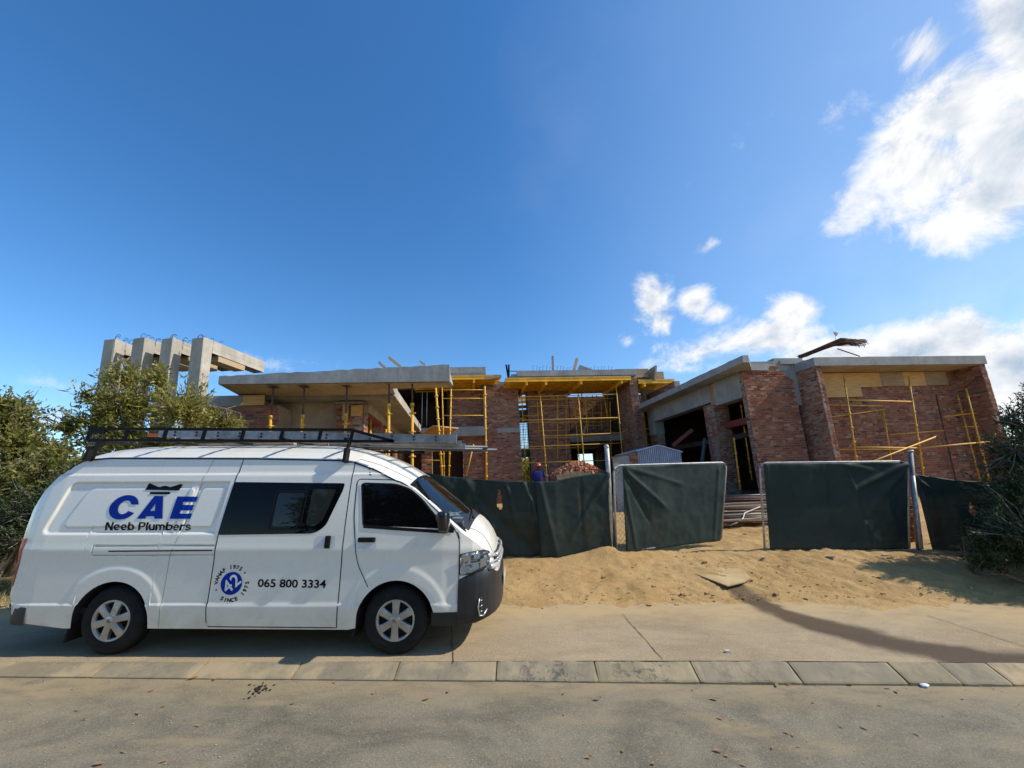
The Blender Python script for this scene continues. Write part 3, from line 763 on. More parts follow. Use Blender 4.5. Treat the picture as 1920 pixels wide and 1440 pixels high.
# left half: balcony slab, upper brick wall, dark room
hpart('balcony_slab', -2.3, 1.19, 19.9, 22, 4.5, 4.98, MT['conc'], cb_)
brick_wall(cb_, H(-.55, 20.9, 0), UF, 2.0, 4.98, 7.3, -DF, B2, seed=26, thick=.3)
brick_wall(cb_, H(.05, 20.3, 0), UF, 1.12, GC, 4.5, -DF, B2, seed=27, thick=.3)
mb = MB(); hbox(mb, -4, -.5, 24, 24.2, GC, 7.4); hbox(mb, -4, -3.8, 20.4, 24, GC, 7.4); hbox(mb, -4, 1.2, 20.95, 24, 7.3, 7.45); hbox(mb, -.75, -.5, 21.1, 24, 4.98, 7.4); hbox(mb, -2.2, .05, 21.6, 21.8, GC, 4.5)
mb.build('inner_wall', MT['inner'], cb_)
for px in (791, 800): pole('prop_tube', Hp(px, 799, 20.2), Hp(px + 1, 735, 20.2), cb_, .02, 0, MT['galv'])
# roof edge over the left half
hpart('parapet', -2.5, 1.32, 19.1, 19.3, 7.64, 7.96, MT['conc'], cb_)
hpart('roof_slab', -2.6, 1.32, 19.1, 22.2, 7.5, 7.63, MT['conc_dk'], cb_)
# starter bars and rail on the roof
for k in range(24):
    px = 1000 + k * 6.4 + random.uniform(-1.2, 1.2); b = Hp(px, 700, 19.6); h = random.uniform(.30, .42)
    m_ = MB(); m_.tube([b - Vector((0, 0, .1)), b + Vector((0, 0, h)), b + Vector((.03, 0, h + .03)), b + Vector((.07, 0, h - .02))], .009, 5); m_.build('starter_bar', MT['rust'], cb_)
mb = MB(); mb.tube([Hp(950, 696, 19.3), Hp(1152, 695, 19.3)], .02, 6); mb.build('roof_rail', MT['black'], cb_)

def deck(name_label, quad, z, njo, bearers, thick_px=0, board=True, jo_d=.2):
    """table form: plywood on timber joists on bearers. quad in (u0,u1,v0,v1)"""
    u0, u1, v0, v1 = quad
    t = empty('formwork_deck', H((u0 + u1) / 2, v0, z), name_label, 'formwork')
    hpart('deck_ply', u0 + .02, u1 - .02, v0 + .02, v1, z - .03, z, MT['ply_dk'], t)
    for k in range(njo):
        v = v0 + (v1 - v0 - .1) * k / (njo - 1)
        mb = MB(); hbox(mb, u0 + random.uniform(-.05, .05), u1 + random.uniform(-.05, .05), v, v + .085, z - .035 - jo_d, z - .033)
        # I-beam flanges
        hbox(mb, u0, u1, v - .018, v + .103, z - .075, z - .036); hbox(mb, u0, u1, v - .018, v + .103, z - .04 - jo_d, z - .0 - jo_d)
        mb.build('joist', MT['yellow'], t)
    for bu in bearers:
        mb = MB(); hbox(mb, bu - .05, bu + .05, v0 - .1, v1 - .2, z - .04 - jo_d - .2, z - .042 - jo_d)
        hbox(mb, bu - .075, bu + .075, v0 - .12, v1 - .2, z - .08 - jo_d, z - .041 - jo_d); mb.build('bearer', MT['yellow'], t)
    return t
deck('wide yellow formwork deck under the parapet of the middle house block', (2.3, 8.95, 18.7, 21.6), 7.25, 8, (3.35, 4.35, 6.2, 8.4))
deck('yellow formwork deck over the left balcony, beside the tall brick panel', (-2.5, 2.05, 19.0, 21.5), 7.5, 6, (-1.2, .7))
d3 = deck('small yellow formwork deck right of the brick column, below shutter boards', (9.45, 11.55, 18.9, 21.2), 7.1, 6, (9.75, 11.3))
# shutter boards above the right deck
t = empty('shutter_panel', H(10, 19.5, 7.2), 'pale timber shutter boards standing on the roof edge right of the brick column', 'shutter')
for (pa, pb, v) in (((1154, 692), (1217, 707), 19.4), ((1157, 707), (1217, 716), 19.45), ((1181, 703), (1217, 708), 19.3), ((1226, 697), (1246, 714), 19.4)):
    a = Hp(*pa, v); b = Hp(*pb, v); ua, ub = a @ UF, b @ UF
    hpart('board', ua, ub, v, v + .05, b.z + .02, a.z, MT['ply_dk'] if pa[0] != 1181 else MT['timber'], t)
mb = MB(); mb.beam(Hp(1221, 716, 19.2), Hp(1223, 690, 19.2), .1, .9, up=tuple(DF)); mb.build('end_board', MT['ply_dk'], t)
# loose timbers and sheets on the roof
def roofbeam(a, b, v, w, h, label, mat='timber', name='timber_beam', cat='beam'):
    mb = MB(); mb.beam(Hp(*a, v), Hp(*b, v), w, h); tag(mb.build(name, MT[mat]), label, cat)
roofbeam((1037, 702), (1036, 668), 19.2, .16, .1, 'upright timber post standing on the roof of the middle block')
roofbeam((1075, 699), (1082, 672), 19.3, .09, .14, 'timber leaning to the right on the roof of the middle block')
roofbeam((711, 680), (722, 690), 18.5, .3, .1, 'short stubby timber end poking above the left slab, leftmost of three')
roofbeam((729, 670), (751, 688), 18.5, .12, .12, 'longer timber slanting above the left concrete slab, middle of three')
roofbeam((787, 677), (797, 684), 18.5, .1, .08, 'small timber tip above the right part of the left slab')
roofbeam((908, 711), (940, 705), 18.8, .1, .12, 'loose plank bridging the gap between the two yellow decks', 'ply_dk', 'plank', 'plank')
for a, b, l in (((949, 684), (953, 708), 'dark steel upright on the left end of the wide deck, left of two'), ((954, 684), (954, 708), 'dark steel upright on the left end of the wide deck, right of two')):
    mb = MB(); mb.beam(Hp(*a, 18.9), Hp(*b, 18.9), .09, .09); tag(mb.build('steel_upright', MT['black']), l, 'post')
a, b, c = Hp(1083, 698, 19.5), Hp(1087, 684, 19.5), Hp(1126, 698, 19.5)
mb = MB(); n_ = DF * .04; mb.add([a, c, b, a + n_, c + n_, b + n_], [(0, 1, 2), (5, 4, 3), (0, 3, 4, 1), (1, 4, 5, 2), (2, 5, 3, 0)])
tag(mb.build('grey_sheet', MT['conc_dk']), 'grey triangular sheet leaning on the roof behind the starter bars', 'sheet')

# scaffolds of the centre
sc2 = empty('scaffold', H(6, 18.9, 1), 'tall yellow tube scaffold in front of the middle bay under the wide deck', 'scaffold')
VF, VB = 18.9, 20.2
for a, b in (((1013, 740), (1024, 880)), ((1084, 738), (1095, 866)), ((1155, 725), (1167, 850))):
    p, q = down(a, b, VF, .95); pole('standard', q, p, sc2, .028, .5)
for a, b in (((978, 738), (985, 870)), ((1007, 750), (1011, 818)), ((1076, 746), (1085, 850)), ((1097, 748), (1102, 812)), ((1133, 745), (1139, 783))):
    p, q = Hp(*a, VB), Hp(*b, VB)
    if a[0] in (978, 1076): p, q = down(a, b, VB, .95)
    pole('standard', q, p, sc2, .024, .5)
for a, b, v in (((980, 744), (1154, 739), VF), ((978, 788), (1158, 783), VF), ((1018, 818), (1163, 812), VF), ((982, 838), (1164, 831), VF), ((985, 868), (1170, 862), VF),
                ((985, 749), (1150, 747), VB), ((985, 792), (1135, 791), VB), ((1020, 821), (1135, 820), VB), ((978, 842), (1090, 839), VB), ((1090, 752), (1130, 752), VB), ((980, 780), (1010, 779), VB)):
    pole('ledger', Hp(*a, v), Hp(*b, v), sc2, .022)
for px, py in ((1017, 788), (1021, 838), (1089, 786), (1160, 783), (1087, 741)):
    pole('transom', Hp(px, py, VF - .1), Hp(px, py, VF) + DF * 1.3, sc2, .02)
pole('brace', Hp(1165, 811, VF), Hp(1177, 806, VF), sc2, .02)
rng = random.Random(17)
for k, (px, v) in enumerate(((1000, 21.0), (1046, 19.6), (1062, 20.3), (1092, 21.3), (1104, 22.0), (1112, 21.2), (1120, 21.8), (1128, 20.8), (1146, 20.0), (1070, 21.6), (1140, 21.9))):
    b = Hp(px, 860 if v < 20.7 else 806, v); a = Hp(px - 2 + rng.uniform(-2, 2), 738 + rng.uniform(-2, 14), v); pole('support_pole', b, a, sc2, .022, .6, MT['scaf'] if k % 3 else MT['rust'])
for a, b, v in (((1078, 775), (1140, 774), 21.0), ((1080, 799), (1138, 797), 21.2), ((992, 762), (1074, 760), 20.0), ((1086, 765), (1136, 757), 21.5), ((1000, 808), (1072, 806), 20.0)): pole('ledger', Hp(*a, v), Hp(*b, v), sc2, .02)
for (pa, pb, v) in (((1030, 789), (1150, 784), 19.4), ((1090, 817), (1160, 813), 19.3), ((1088, 752), (1132, 750), 20.6)):
    mb = MB(); mb.beam(Hp(*pa, v), Hp(*pb, v), .45, .045); mb.build('scaffold_board', MT['timber'], sc2)
mb = MB(); mb.beam(Hp(1091, 818, 20.4), Hp(1099, 796, 20.4), .3, .1); mb.build('leaning_board', MT['ply_dk'], sc2)
sc3 = empty('scaffold', H(0, 18.5, 1), 'yellow scaffold in front of the left balcony with a raking pole, above the fence', 'scaffold')
for a, b, r in (((817, 726), (829, 890), .05), ((829, 727), (832, 850), .026), ((846, 729), (842, 888), .035), ((909, 724), (912, 890), .042)):
    p, q = down(a, b, 18.0, .95); pole('standard', q, p, sc3, r, .55)
for a, b in (((831, 731), (908, 731)), ((831, 747), (908, 747)), ((831, 779), (908, 779)), ((790, 846), (907, 844)), ((789, 863), (829, 863))):
    pole('ledger', Hp(*a, 18.0), Hp(*b, 18.0), sc3, .024)
pole('brace', Hp(874, 893, 17.9), Hp(888, 833, 17.9), sc3, .035)
sc4 = empty('scaffold', H(10, 20, 1), 'thin yellow scaffold in the dark gap between brick column and garage roof', 'scaffold')
for a, b in (((1186, 735), (1194, 840)), ((1207, 780), (1213, 840))):
    p, q = down(a, b, 19.4, .95); pole('standard', q, p, sc4, .03, .5)
for a, b in (((1190, 792), (1207, 786)), ((1190, 805), (1217, 804)), ((1192, 815), (1217, 814)), ((1192, 834), (1220, 834))): pole('ledger', Hp(*a, 19.4), Hp(*b, 19.4), sc4, .022)
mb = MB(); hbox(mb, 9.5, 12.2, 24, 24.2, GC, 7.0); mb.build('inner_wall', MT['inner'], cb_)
brick_wall(cb_, H(11.0, 22.0, 0), UF, 1.6, 5.7, 7.0, -DF, B2, seed=28, thick=.3)

# ------------------------------------------------------------------ LEFT WING
lw = empty('house_wing', H(-3, 11, .5), 'left brick wing with a broad overhanging concrete slab carried on yellow props', 'building')
rng = random.Random(5); mb = MB(); ns = 40; cs = []
for i in range(ns + 1):          # the slab is thin at its left end and thicker to the right
    f = i / ns; u = -6.22 + f * 5.94; vf = 10.5 - f * .38; zt_ = 5.05 + f * .13; zb_ = 4.835 - f * .125
    e = rng.uniform(-.014, .014); e2 = rng.uniform(-.002, .002)
    cs += [H(u, vf + e2, zb_), H(u, vf + e2 + rng.uniform(-.003, .003), zt_ + e), H(u, 12.85 if u < -2.05 else 11.0, zt_ + e), H(u + (.08 if i == ns else 0), 11.55 if u < -2.05 else 10.8, 4.762), H(u, 12.85 if u < -2.05 else 11.0, 4.762)]
fs = []
for i in range(ns):
    a = 5 * i; b = a + 5
    fs += [(a, b, b + 1, a + 1), (a + 1, b + 1, b + 2, a + 2), (a + 3, b + 3, b, a), (a + 4, b + 4, b + 3, a + 3), (a + 2, b + 2, b + 4, a + 4)]
fs += [(0, 1, 2, 4, 3), tuple(5 * ns + k for k in (3, 4, 2, 1, 0))]
mb.add(cs, fs); mb.build('roof_slab', MT['conc'], lw)
mb = MB()
for ua, va, za, ub, vb, zb_, vk in ((-6.1, 10.56, 4.818, -2.1, 10.30, 4.735, 11.55), (-2.1, 10.30, 4.735, -.36, 10.20, 4.70, 10.9)):
    mb.hexa([H(ua, va, za - .006), H(ub, vb, zb_ - .006), H(ub, vk, 4.74), H(ua, vk, 4.74), H(ua, va, za + .004), H(ub, vb, zb_ + .004), H(ub, vk, 4.75), H(ua, vk, 4.75)])
mb.hexa([H(-6.1, 11.552, 4.742), H(-2.1, 11.552, 4.742), H(-2.1, 12.7, 4.742), H(-6.1, 12.7, 4.742), H(-6.1, 11.552, 4.757), H(-2.1, 11.552, 4.757), H(-2.1, 12.7, 4.757), H(-6.1, 12.7, 4.757)]); mb.build('soffit', MT['soffit'], lw)
mb = MB(); hbox(mb, -5.95, -2.02, 11.85, 12.2, 4.5 + .28, 4.742); mb2 = mb
# downstand beam and the recess under it
hpart('beam', -5.72, -2.04, 11.6, 11.95, 4.66, 4.741, MT['conc_dk'], lw)
hpart('recess_wall', -5.55, -3.72, 12.28, 12.5, GB, 4.74, MT['soffit'], lw)
hpart('upper_slab', -5.72, -2.04, 11.95, 20.5, 4.69, 4.735, MT['conc_dk'], lw)
# pillar
u0, u1 = -3.74, -2.93
brick_wall(lw, H(u0, 12, 0), UF, u1 - u0, GB, 4.62, -DF, MT['brick'], singles=150, seed=41, thick=.5, pick=lambda c: -c[1])
brick_wall(lw, H(u1, 12.0, 0), DF, .5, GB, 4.4, UF, MT['brick'], singles=20, seed=42, thick=.3, pick=lambda c: -c[1])
hpart('shutter_box', -3.3, -2.97, 11.93, 11.97, 4.17, 4.5, MT['ply'], lw); hpart('shutter_box', -3.55, -3.38, 11.94, 11.97, 4.05, 4.55, MT['timber'], lw)
hpart('dark_beam', -3.76, -2.96, 11.90, 11.96, 4.56, 4.62, MT['conc_dk'], lw)
# canopy over the side, its fascia lit by the sun
slab_poly('canopy_slab', [(-2.9, 11.62), (-2.0, 11.62), (-1.98, 19.1), (-2.9, 19.1)], 4.79 - .02, 5.0 - .02, MT['conc_warm'], lw, .0, 6)
hpart('canopy_soffit', -2.92, -2.01, 11.64, 19.0, 4.745, 4.768, MT['soffit'], lw)
hpart('fascia', -2.03, -1.975, 11.60, 19.12, 4.71, 5.0, MT['conc_warm'], lw)
# side wall: lintels and piers
hpart('lintel', -3.2, -2.925, 12.5, 19.5, 4.42, 4.744, MT['conc_warm'], lw)
hpart('lintel', -3.22, -2.93, 14.5, 14.62, 4.38, 4.74, MT['conc_dk'], lw)
hpart('red_lintel', -3.2, -2.96, 12.5, 19.5, 4.27, 4.415, MT['redox'], lw)
for v0 in (14.5, 17.6, 19.7):
    L = .55 if v0 < 18 else .8
    brick_wall(lw, H(-3.62, v0, 0), UF, .68, GB, 4.40, -DF, MT['brick'], seed=43 + int(v0), thick=.3)
    brick_wall(lw, H(-2.93, v0, 0), DF, L, GB, 4.41, UF, MT['brick'], seed=53 + int(v0), thick=.3)
mb = MB(); hbox(mb, -6.6, -6.4, 13, 20.4, GB, 4.7); hbox(mb, -6.4, -2.1, 20.4, 20.6, GB, 4.7); mb.build('inner_wall', MT['inner'], lw)
# far left brick wall with concrete band
ul, ur = hv(440, 750, 11.3)[0] - 1.2, hv(523, 750, 11.3)[0]
brick_wall(lw, H(ul, 11.3, 0), UF, ur - ul, GB, 4.42, -DF, MT['brick'], singles=80, seed=60, thick=.9, pick=lambda c: (-c[1], -c[0]))
mb = MB(); hbox(mb, ul - .6, ur - .55, 11.28, 11.9, 4.42, 4.72); mb.build('concrete_band', MT['conc'], lw)
hpart('shutter_board', ur - .9, ur - .35, 11.22, 11.262, 4.42, 4.7, MT['ply'], lw)
brick_wall(lw, H(-1.95, 19.2, 0), UF, .5, GB, 4.75, -DF, MT['brick'], seed=61, thick=.4)
# dark ceiling sheet seen above the ladder
mb = MB(); mb.beam(Hp(798, 808, 18.6), Hp(845, 812, 19.4), 1.4, .05, up=(0, .3, 1)); tag(mb.build('rust_sheet', MT['ply']), 'rust brown board lying under the balcony slab behind the ladder tip', 'board')

# adjustable props under the slab edge
props = [((513, 719), (493, 800), 'first prop from the left under the slab, before the dark brick wall'), ((571, 722), (568, 800), 'second prop from the left, before the beige recess'),
         ((651, 713), (648, 800), 'third prop from the left, before the brick pillar'), ((730, 706), (729, 860), 'fourth prop from the left, before the sunlit canopy edge'),
         ((773, 706), (776, 860), 'fifth prop from the left, crossing the end of the canopy')]
for i, (a, b, lab) in enumerate(props):
    vv_ = 10.55 if i < 3 else 10.35
    p = Hp(*a, vv_); p.z = 4.742; base = Vector((p.x, p.y, ground_z(p.x, p.y) - .03))
    t = empty('steel_prop', base, 'yellow steel prop, ' + lab, 'prop', 'props holding up the left slab')
    zm = 3.95 if i < 3 else 4.15
    mb = MB(); mb.tube([(p.x, p.y, zm), (p.x, p.y, 4.73)], .024, 8); mb.build('inner_tube', MT['rust'], t)
    mb = MB(); mb.tube([base, (p.x, p.y, zm)], .038, 10); mb.tube([(p.x, p.y, zm - .06), (p.x, p.y, zm + .03)], .052, 10); mb.build('outer_tube', MT['scaf'], t)
    mb = MB(); mb.box((p.x - .10, p.y - .10, 4.728), (p.x + .10, p.y + .10, 4.741)); mb.build('head_plate', MT['rust'], t)
    for z in (zm - .25, zm - .75, zm - 1.4):
        mb = MB(); mb.tube([(p.x - .09, p.y, z), (p.x + .09, p.y, z)], .016, 6); mb.tube([(p.x, p.y, z - .03), (p.x, p.y, z + .03)], .05, 8); mb.build('coupler', MT['scaf'], t)
p = Hp(817, 706, 10.6); p.z = 4.74
for x0, lab in ((683, 'thin yellow pole in the side opening behind the roof rack'), (712, 'short yellow pole further inside the side opening')):
    q = Hp(x0 + 12, 788 if x0 == 683 else 805, 13.0); tag(pole('site_pole', (q.x, q.y, .5), q, None, .03, .5), lab, 'pole')

# ------------------------------------------------------------------ concrete portal frames at the left
dirv = ray(1050, 906); dirv = Vector((dirv[0], dirv[1], 0)).normalized(); sid = Vector((dirv.y, -dirv.x, 0))
for i, (xa, xb, xe, ztop, lab) in enumerate(((192, 216, None, 7.13, 'leftmost of the four by the bush'), (246, 272, None, 7.12, 'second from the left of four'), (300, 325, None, 7.06, 'third from the left of four'), (357, 383, 463, 7.02, 'rightmost of four, its beam reaching over the slab'))):
    A = Vector(aty(xa, 634, 11.5)); B = Vector(aty(xb, 634, 11.5)); w = (B - A).dot(sid)
    base = Vector((B.x, B.y, .6))
    t = empty('portal_frame', base, 'concrete column with bent bars on top, ' + lab, 'concrete frame', 'four concrete frames in a row')
    def fr(a, b, c): return B - sid * a + dirv * b + Vector((0, 0, c - B.z))
    def cbox(name, a0, a1, b0, b1, z0, z1):
        mb = MB(); e = .02
        # chamfered vertical edges
        pl = [(a0 + e, b0), (a1 - e, b0), (a1, b0 + e), (a1, b1 - e), (a1 - e, b1), (a0 + e, b1), (a0, b1 - e), (a0, b0 + e)]
        n = 8; vs = []
        for k in range(5):
            z = z0 + (z1 - z0) * k / 4
            vs += [fr(a + random.uniform(-.008, .008), b + random.uniform(-.008, .008), z + (random.uniform(-.02, .02) if k == 4 else 0)) for a, b in pl]
        fs = [tuple(range(4 * n, 5 * n))[::-1]] + [(k * n + j, (k + 1) * n + j, (k + 1) * n + (j + 1) % n, k * n + (j + 1) % n) for k in range(4) for j in range(n)]
        mb.add(vs, fs); return mb.build(name, MT['conc_warm'], t)
    cbox('column', 0, w, 0, .33, .2, ztop)
    cbox('beam', .004, w - .004, .335, 2.6 if i == 3 else 2.3, ztop - .42, ztop - .02)
    hpp = MB(); 
    hpp.hexa([fr(a, b, z) for z in (ztop - .62, ztop - .43) for a, b in ((.02, .6), (w - .02, .6), (w - .02, 1.7), (.02, 1.7))]); hpp.build('shutter_board', MT['timber'], t)
    for k in range(6):
        a_ = random.uniform(.04, w - .04); b_ = .05 + k * .12 + random.uniform(-.03, .03); h = random.uniform(.09, .17); c0 = fr(a_, b_, ztop - .03)
        m_ = MB(); m_.tube([c0, c0 + Vector((0, 0, h)), c0 + Vector((.03, .01, h + .05)), c0 + Vector((.09, .02, h + .06)), c0 + Vector((.12, .03, h + .01))], .009, 6)
        m_.build('starter_bar', MT['rust'], t)

# ------------------------------------------------------------------ rebar bundle on the right roof
t = empty('rebar_bundle', Hp(1560, 650, 12.6), 'dark bundle of steel bars fanning out on the right roof', 'rebar')
rng = random.Random(3); mb = MB()
a = Hp(1503, 668, 12.7); c = Hp(1568, 642, 12.4)
for k in range(70):
    j = lambda s: Vector((rng.uniform(-s, s), rng.uniform(-s * 3, s * 3), rng.uniform(-s, s)))
    e = Hp(1596 + rng.uniform(0, 30), 640 + rng.uniform(-5, 8), 12.2 + rng.uniform(-.3, .3)); cc = c + j(.10)
    pts = [a + j(.07), cc, e]
    if rng.random() < .35: pts.append(e + Vector((.05, 0, rng.uniform(-.16, .06))))
    mb.tube(pts, .013, 4)
tag(mb.build('steel_bars', MT['rust'], t), kind='stuff')
mb = MB(); mb.tube([Hp(1570, 654, 12.3), Hp(1612, 668, 12.3)], .02, 6); mb.build('prop_bar', MT['black'], t)
mb = MB(); mb.tube([Hp(1567, 642, 12.4), Hp(1566, 627, 12.4)], .006, 5); mb.build('wire', MT['black'], t)
f0 = [Hp(*q, 12.4) for q in ((1563, 622), (1572, 624), (1569, 630), (1565, 627))]; mb = MB(); mb.add(f0 + [p + DF * .02 for p in f0], [(0, 1, 2, 3), (7, 6, 5, 4), (0, 4, 5, 1), (1, 5, 6, 2), (2, 6, 7, 3), (3, 7, 4, 0)])
mb.build('rag', plain('pink_rag', (.6, .28, .28), .9), t)

# ------------------------------------------------------------------ things in the yard
# corrugated shed
vS = 13.2
sh = empty('tool_shed', Hp(1236, 900, vS), 'small shed with a pale blue corrugated gable standing in front of the garage opening', 'shed')
(uL, zL), (uR, zR), (uM, zM) = hv(1195, 846, vS), hv(1276, 848, vS), hv(1233, 835, vS)
n = 88; vs = []; fs = []
for i in range(n + 1):
    u = uL + (uR - uL) * i / n; tp = zL + (zM - zL) * min(1, (u - uL) / (uM - uL)) if u < uM else zM + (zR - zM) * (u - uM) / (uR - uM)
    dv = .055 if i % 4 in (2, 3) else -.015; vs += [H(u, vS + dv, .5), H(u, vS + dv, tp)]
fs = [(2 * i, 2 * i + 2, 2 * i + 3, 2 * i + 1) for i in range(n)]
mb = MB(); mb.add(vs, fs); mb.build('corrugated_gable', MT['corr'], sh)
mb = MB()
mb.hexa([H(uL - .05, vS - .06, zL - .01), H(uM, vS - .06, zM - .01), H(uM, vS + 2, zM - .01), H(uL - .05, vS + 2, zL - .01), H(uL - .05, vS - .06, zL + .02), H(uM, vS - .06, zM + .02), H(uM, vS + 2, zM + .02), H(uL - .05, vS + 2, zL + .02)])
mb.hexa([H(uM, vS - .06, zM - .01), H(uR + .05, vS - .06, zR - .01), H(uR + .05, vS + 2, zR - .01), H(uM, vS + 2, zM - .01), H(uM, vS - .06, zM + .02), H(uR + .05, vS - .06, zR + .02), H(uR + .05, vS + 2, zR + .02), H(uM, vS + 2, zM + .02)])
mb.build('roof', MT['corr'], sh)
hpart('side_wall', uL, uR, vS + .05, vS + 1.9, .5, zL - .02, MT['conc'], sh)
brick_wall(sh, H(uL - .32, vS - .02, 0), UF, .30, .5, zL - .12, -DF, MT['brick'], seed=70, thick=.2)
hpart('side_panel', uL - .95, uL - .33, vS + .0, vS + .05, .5, zL - .16, MT['conc'], sh)
mb = MB(); mb.beam(H(uL - 1.1, vS, zL - .22), H(uL, vS, zL + .0), .1, .03); mb.build('lean_to_roof', MT['rust'], sh)

# heap of broken bricks in a timber pen
hp = Hp(1080, 890, 15.5)
t = empty('brick_heap', (hp.x, hp.y, ground_z(hp.x, hp.y)), 'heap of broken orange bricks held by timber boards behind the shade cloth', 'heap')
rng = random.Random(11); zt_ = Hp(1080, 868, 15.5).z; zb_ = Hp(1080, 890, 15.5).z
hl = Hp(1034, 890, 15.5).x; hr = Hp(1130, 890, 15.5).x; mats_ = brickmat('loose_orange_brick', (.50, .21, .11), (.34, .12, .07), (.60, .38, .25), .1)
for i in range(4): _bm[('loose', i)] = brick_variant(.2, 900 + i, .1).mesh('brick', mats_)
def rock(seed):
    r = random.Random(seed); mb_ = MB(); mb_.hexa([(x * r.uniform(.05, .10), y * r.uniform(.03, .06), z * r.uniform(.02, .05)) for z in (-1, 1) for x, y in ((-1, -1), (1, -1), (1, 1), (-1, 1))]); return mb_
cnt = 0
mound = MB()
mx, my = (hl + hr) / 2, hp.y; rx = (hr - hl) / 2
vs = []; 
for j in range(9):
    for i in range(24):
        a_ = 2 * pi * i / 24; f = j / 8
        vs.append((mx + rx * f * cos(a_), my + .9 * f * sin(a_), zb_ - .05 + (zt_ - zb_) * (1 - f ** 1.6)))
mound.add(vs, [(j * 24 + i, j * 24 + (i + 1) % 24, (j + 1) * 24 + (i + 1) % 24, (j + 1) * 24 + i) for j in range(8) for i in range(24)]); mound.build('rubble_core', MT['mortar'], t)
rocks = [rock(i).mesh('brick', mats_) for i in range(8)]
for k in range(280):
    a_ = rng.uniform(0, 2 * pi); f = sqrt(rng.random()) * .97
    if sin(a_) > .35: a_ = -a_
    o = link('brick', rocks[k % 8], t); o.matrix_basis = Matrix.Translation((mx + rx * f * cos(a_), my + .9 * f * sin(a_), zb_ - .02 + (zt_ - zb_) * (1 - f ** 1.6) + rng.uniform(0, .05))) @ Matrix.Rotation(rng.uniform(0, 6), 4, (rng.random() - .5, rng.random() - .5, rng.random())) 
for i in range(7):
    x0 = hl + .12 + (hr - hl - .3) * i / 7
    mb = MB(); mb.box((x0, my - 1.0, ground_z(hp.x, hp.y)), (x0 + (hr - hl) / 7 - .03, my - .95, zb_ + .02 + .09 * sin(i * .7))); mb.build('board', MT['timber'], t)

# poles and planks stacked on the ground in the gate gap
rng = random.Random(5)
t = empty('steel_stack', Hp(1400, 950, 11.2), 'stack of dark steel poles and planks lying behind the gap between the gates', 'stack')
for k in range(26):
    py = 918 + k * 1.9; z_ = .62 + .55 * (1 - k / 26) ; v = 11.6 - k * .075
    ua = hv(1350 + rng.uniform(-4, 6), py, v)[0]; ub = hv(1445 + rng.uniform(0, 14), py + 5, v)[0]
    a = H(ua - .3, v + rng.uniform(-.1, .1), z_ + rng.uniform(-.02, .03)); b = H(ub + .5, v + rng.uniform(-.3, .1), z_ - .05 + rng.uniform(-.03, .03))
    if k % 4 == 3:
        mb = MB(); mb.beam(a, b, .2, .04); mb.build('plank', MT['timber'] if k % 8 == 3 else MT['ply_dk'], t)
    else:
        mb = MB(); mb.tube([a, b], .03, 8); mb.build('steel_pole', MT['rust'] if k % 3 else MT['pvc'], t)
pz = Hp(1385, 970, 9.8)
mb = MB(); pts = [Hp(1368, 985, 9.6), Hp(1385, 979, 9.7), Hp(1393, 972, 9.8), Hp(1396, 962, 10), Hp(1425, 950, 10.4)]
mb.tube(pts, .018, 6); tag(mb.build('hose', MT['galv']), 'pale hose looping over the sand in the gap between the gates', 'hose')
for a, b, l in (((1376, 820), (1388, 918), 'yellow pole standing in the dark side opening near the brick pier'), ((1389, 757), (1410, 900), 'yellow prop inside the tall side opening of the right wing')):
    v = 12.9 if a[0] == 1376 else 13.4; tag(pole('site_pole', Hp(*b, v), Hp(*a, v), None, .026, .5), l, 'pole')
mb = MB(); mb.beam(Hp(1316, 868, 13.6), Hp(1322, 823, 14.0), .08, .12); tag(mb.build('leaning_frame', MT['pvc']), 'dark grey metal frame leaning on the brick pier beside the shed', 'frame')

# ------------------------------------------------------------------ shade cloth, gates, fence posts
def clothmat(name):
    t = NT(name); p = t.pos()
    f = t.noise(1.2, 6, .6, vec=p); g = t.noise(3, 6, .65, vec=p, sc=(1, 1, .7)); h = t.noise(260, 2, .7, vec=p, sc=(1, 1, .35))
    c = t.mix(t.ramp(f, .3, .7), (.020, .038, .033), (.036, .062, .053))
    st = t.noise(1.0, 3, .7, vec=p, sc=(1.5, 1.5, 60)); c = t.mix(t.ramp(st, .4, .7, 0, .5), c, (.045, .066, .058))
    du = t.math('MULTIPLY', t.ramp(g, .5, .75, 0, .55), t.attr('dust'))
    c = t.mix(du, c, (.17, .115, .055))
    sp = t.n('ShaderNodeTexVoronoi'); sp.inputs['Scale'].default_value = 9; t.l(p, sp.inputs['Vector'])
    c = t.mix(t.ramp(sp.outputs['Distance'], .04, .075, .75, 0), c, (.22, .23, .20))
    c = t.mix(t.ramp(h, .5, .7, 0, .35), c, (.035, .065, .052))
    t.color(c); t.rough(.62); t.b.inputs['Specular IOR Level'].default_value = .3
    tr = t.n('ShaderNodeBsdfTranslucent'); tr.inputs['Color'].default_value = (.02, .05, .035, 1)
    mx = t.n('ShaderNodeMixShader'); mx.inputs[0].default_value = .3
    t.l(t.b.outputs[0], mx.inputs[1]); t.l(tr.outputs[0], mx.inputs[2])
    tp = t.n('ShaderNodeBsdfTransparent'); m2 = t.n('ShaderNodeMixShader'); t.val(m2.inputs[0], t.ramp(st, .3, .7, .05, .13)); t.l(mx.outputs[0], m2.inputs[1]); t.l(tp.outputs[0], m2.inputs[2]); t.l(m2.outputs[0], t.t.nodes['Material Output'].inputs['Surface'])
    t.bump(h, .25, .003); return t.m
MT['cloth'] = clothmat('green_shade_cloth')
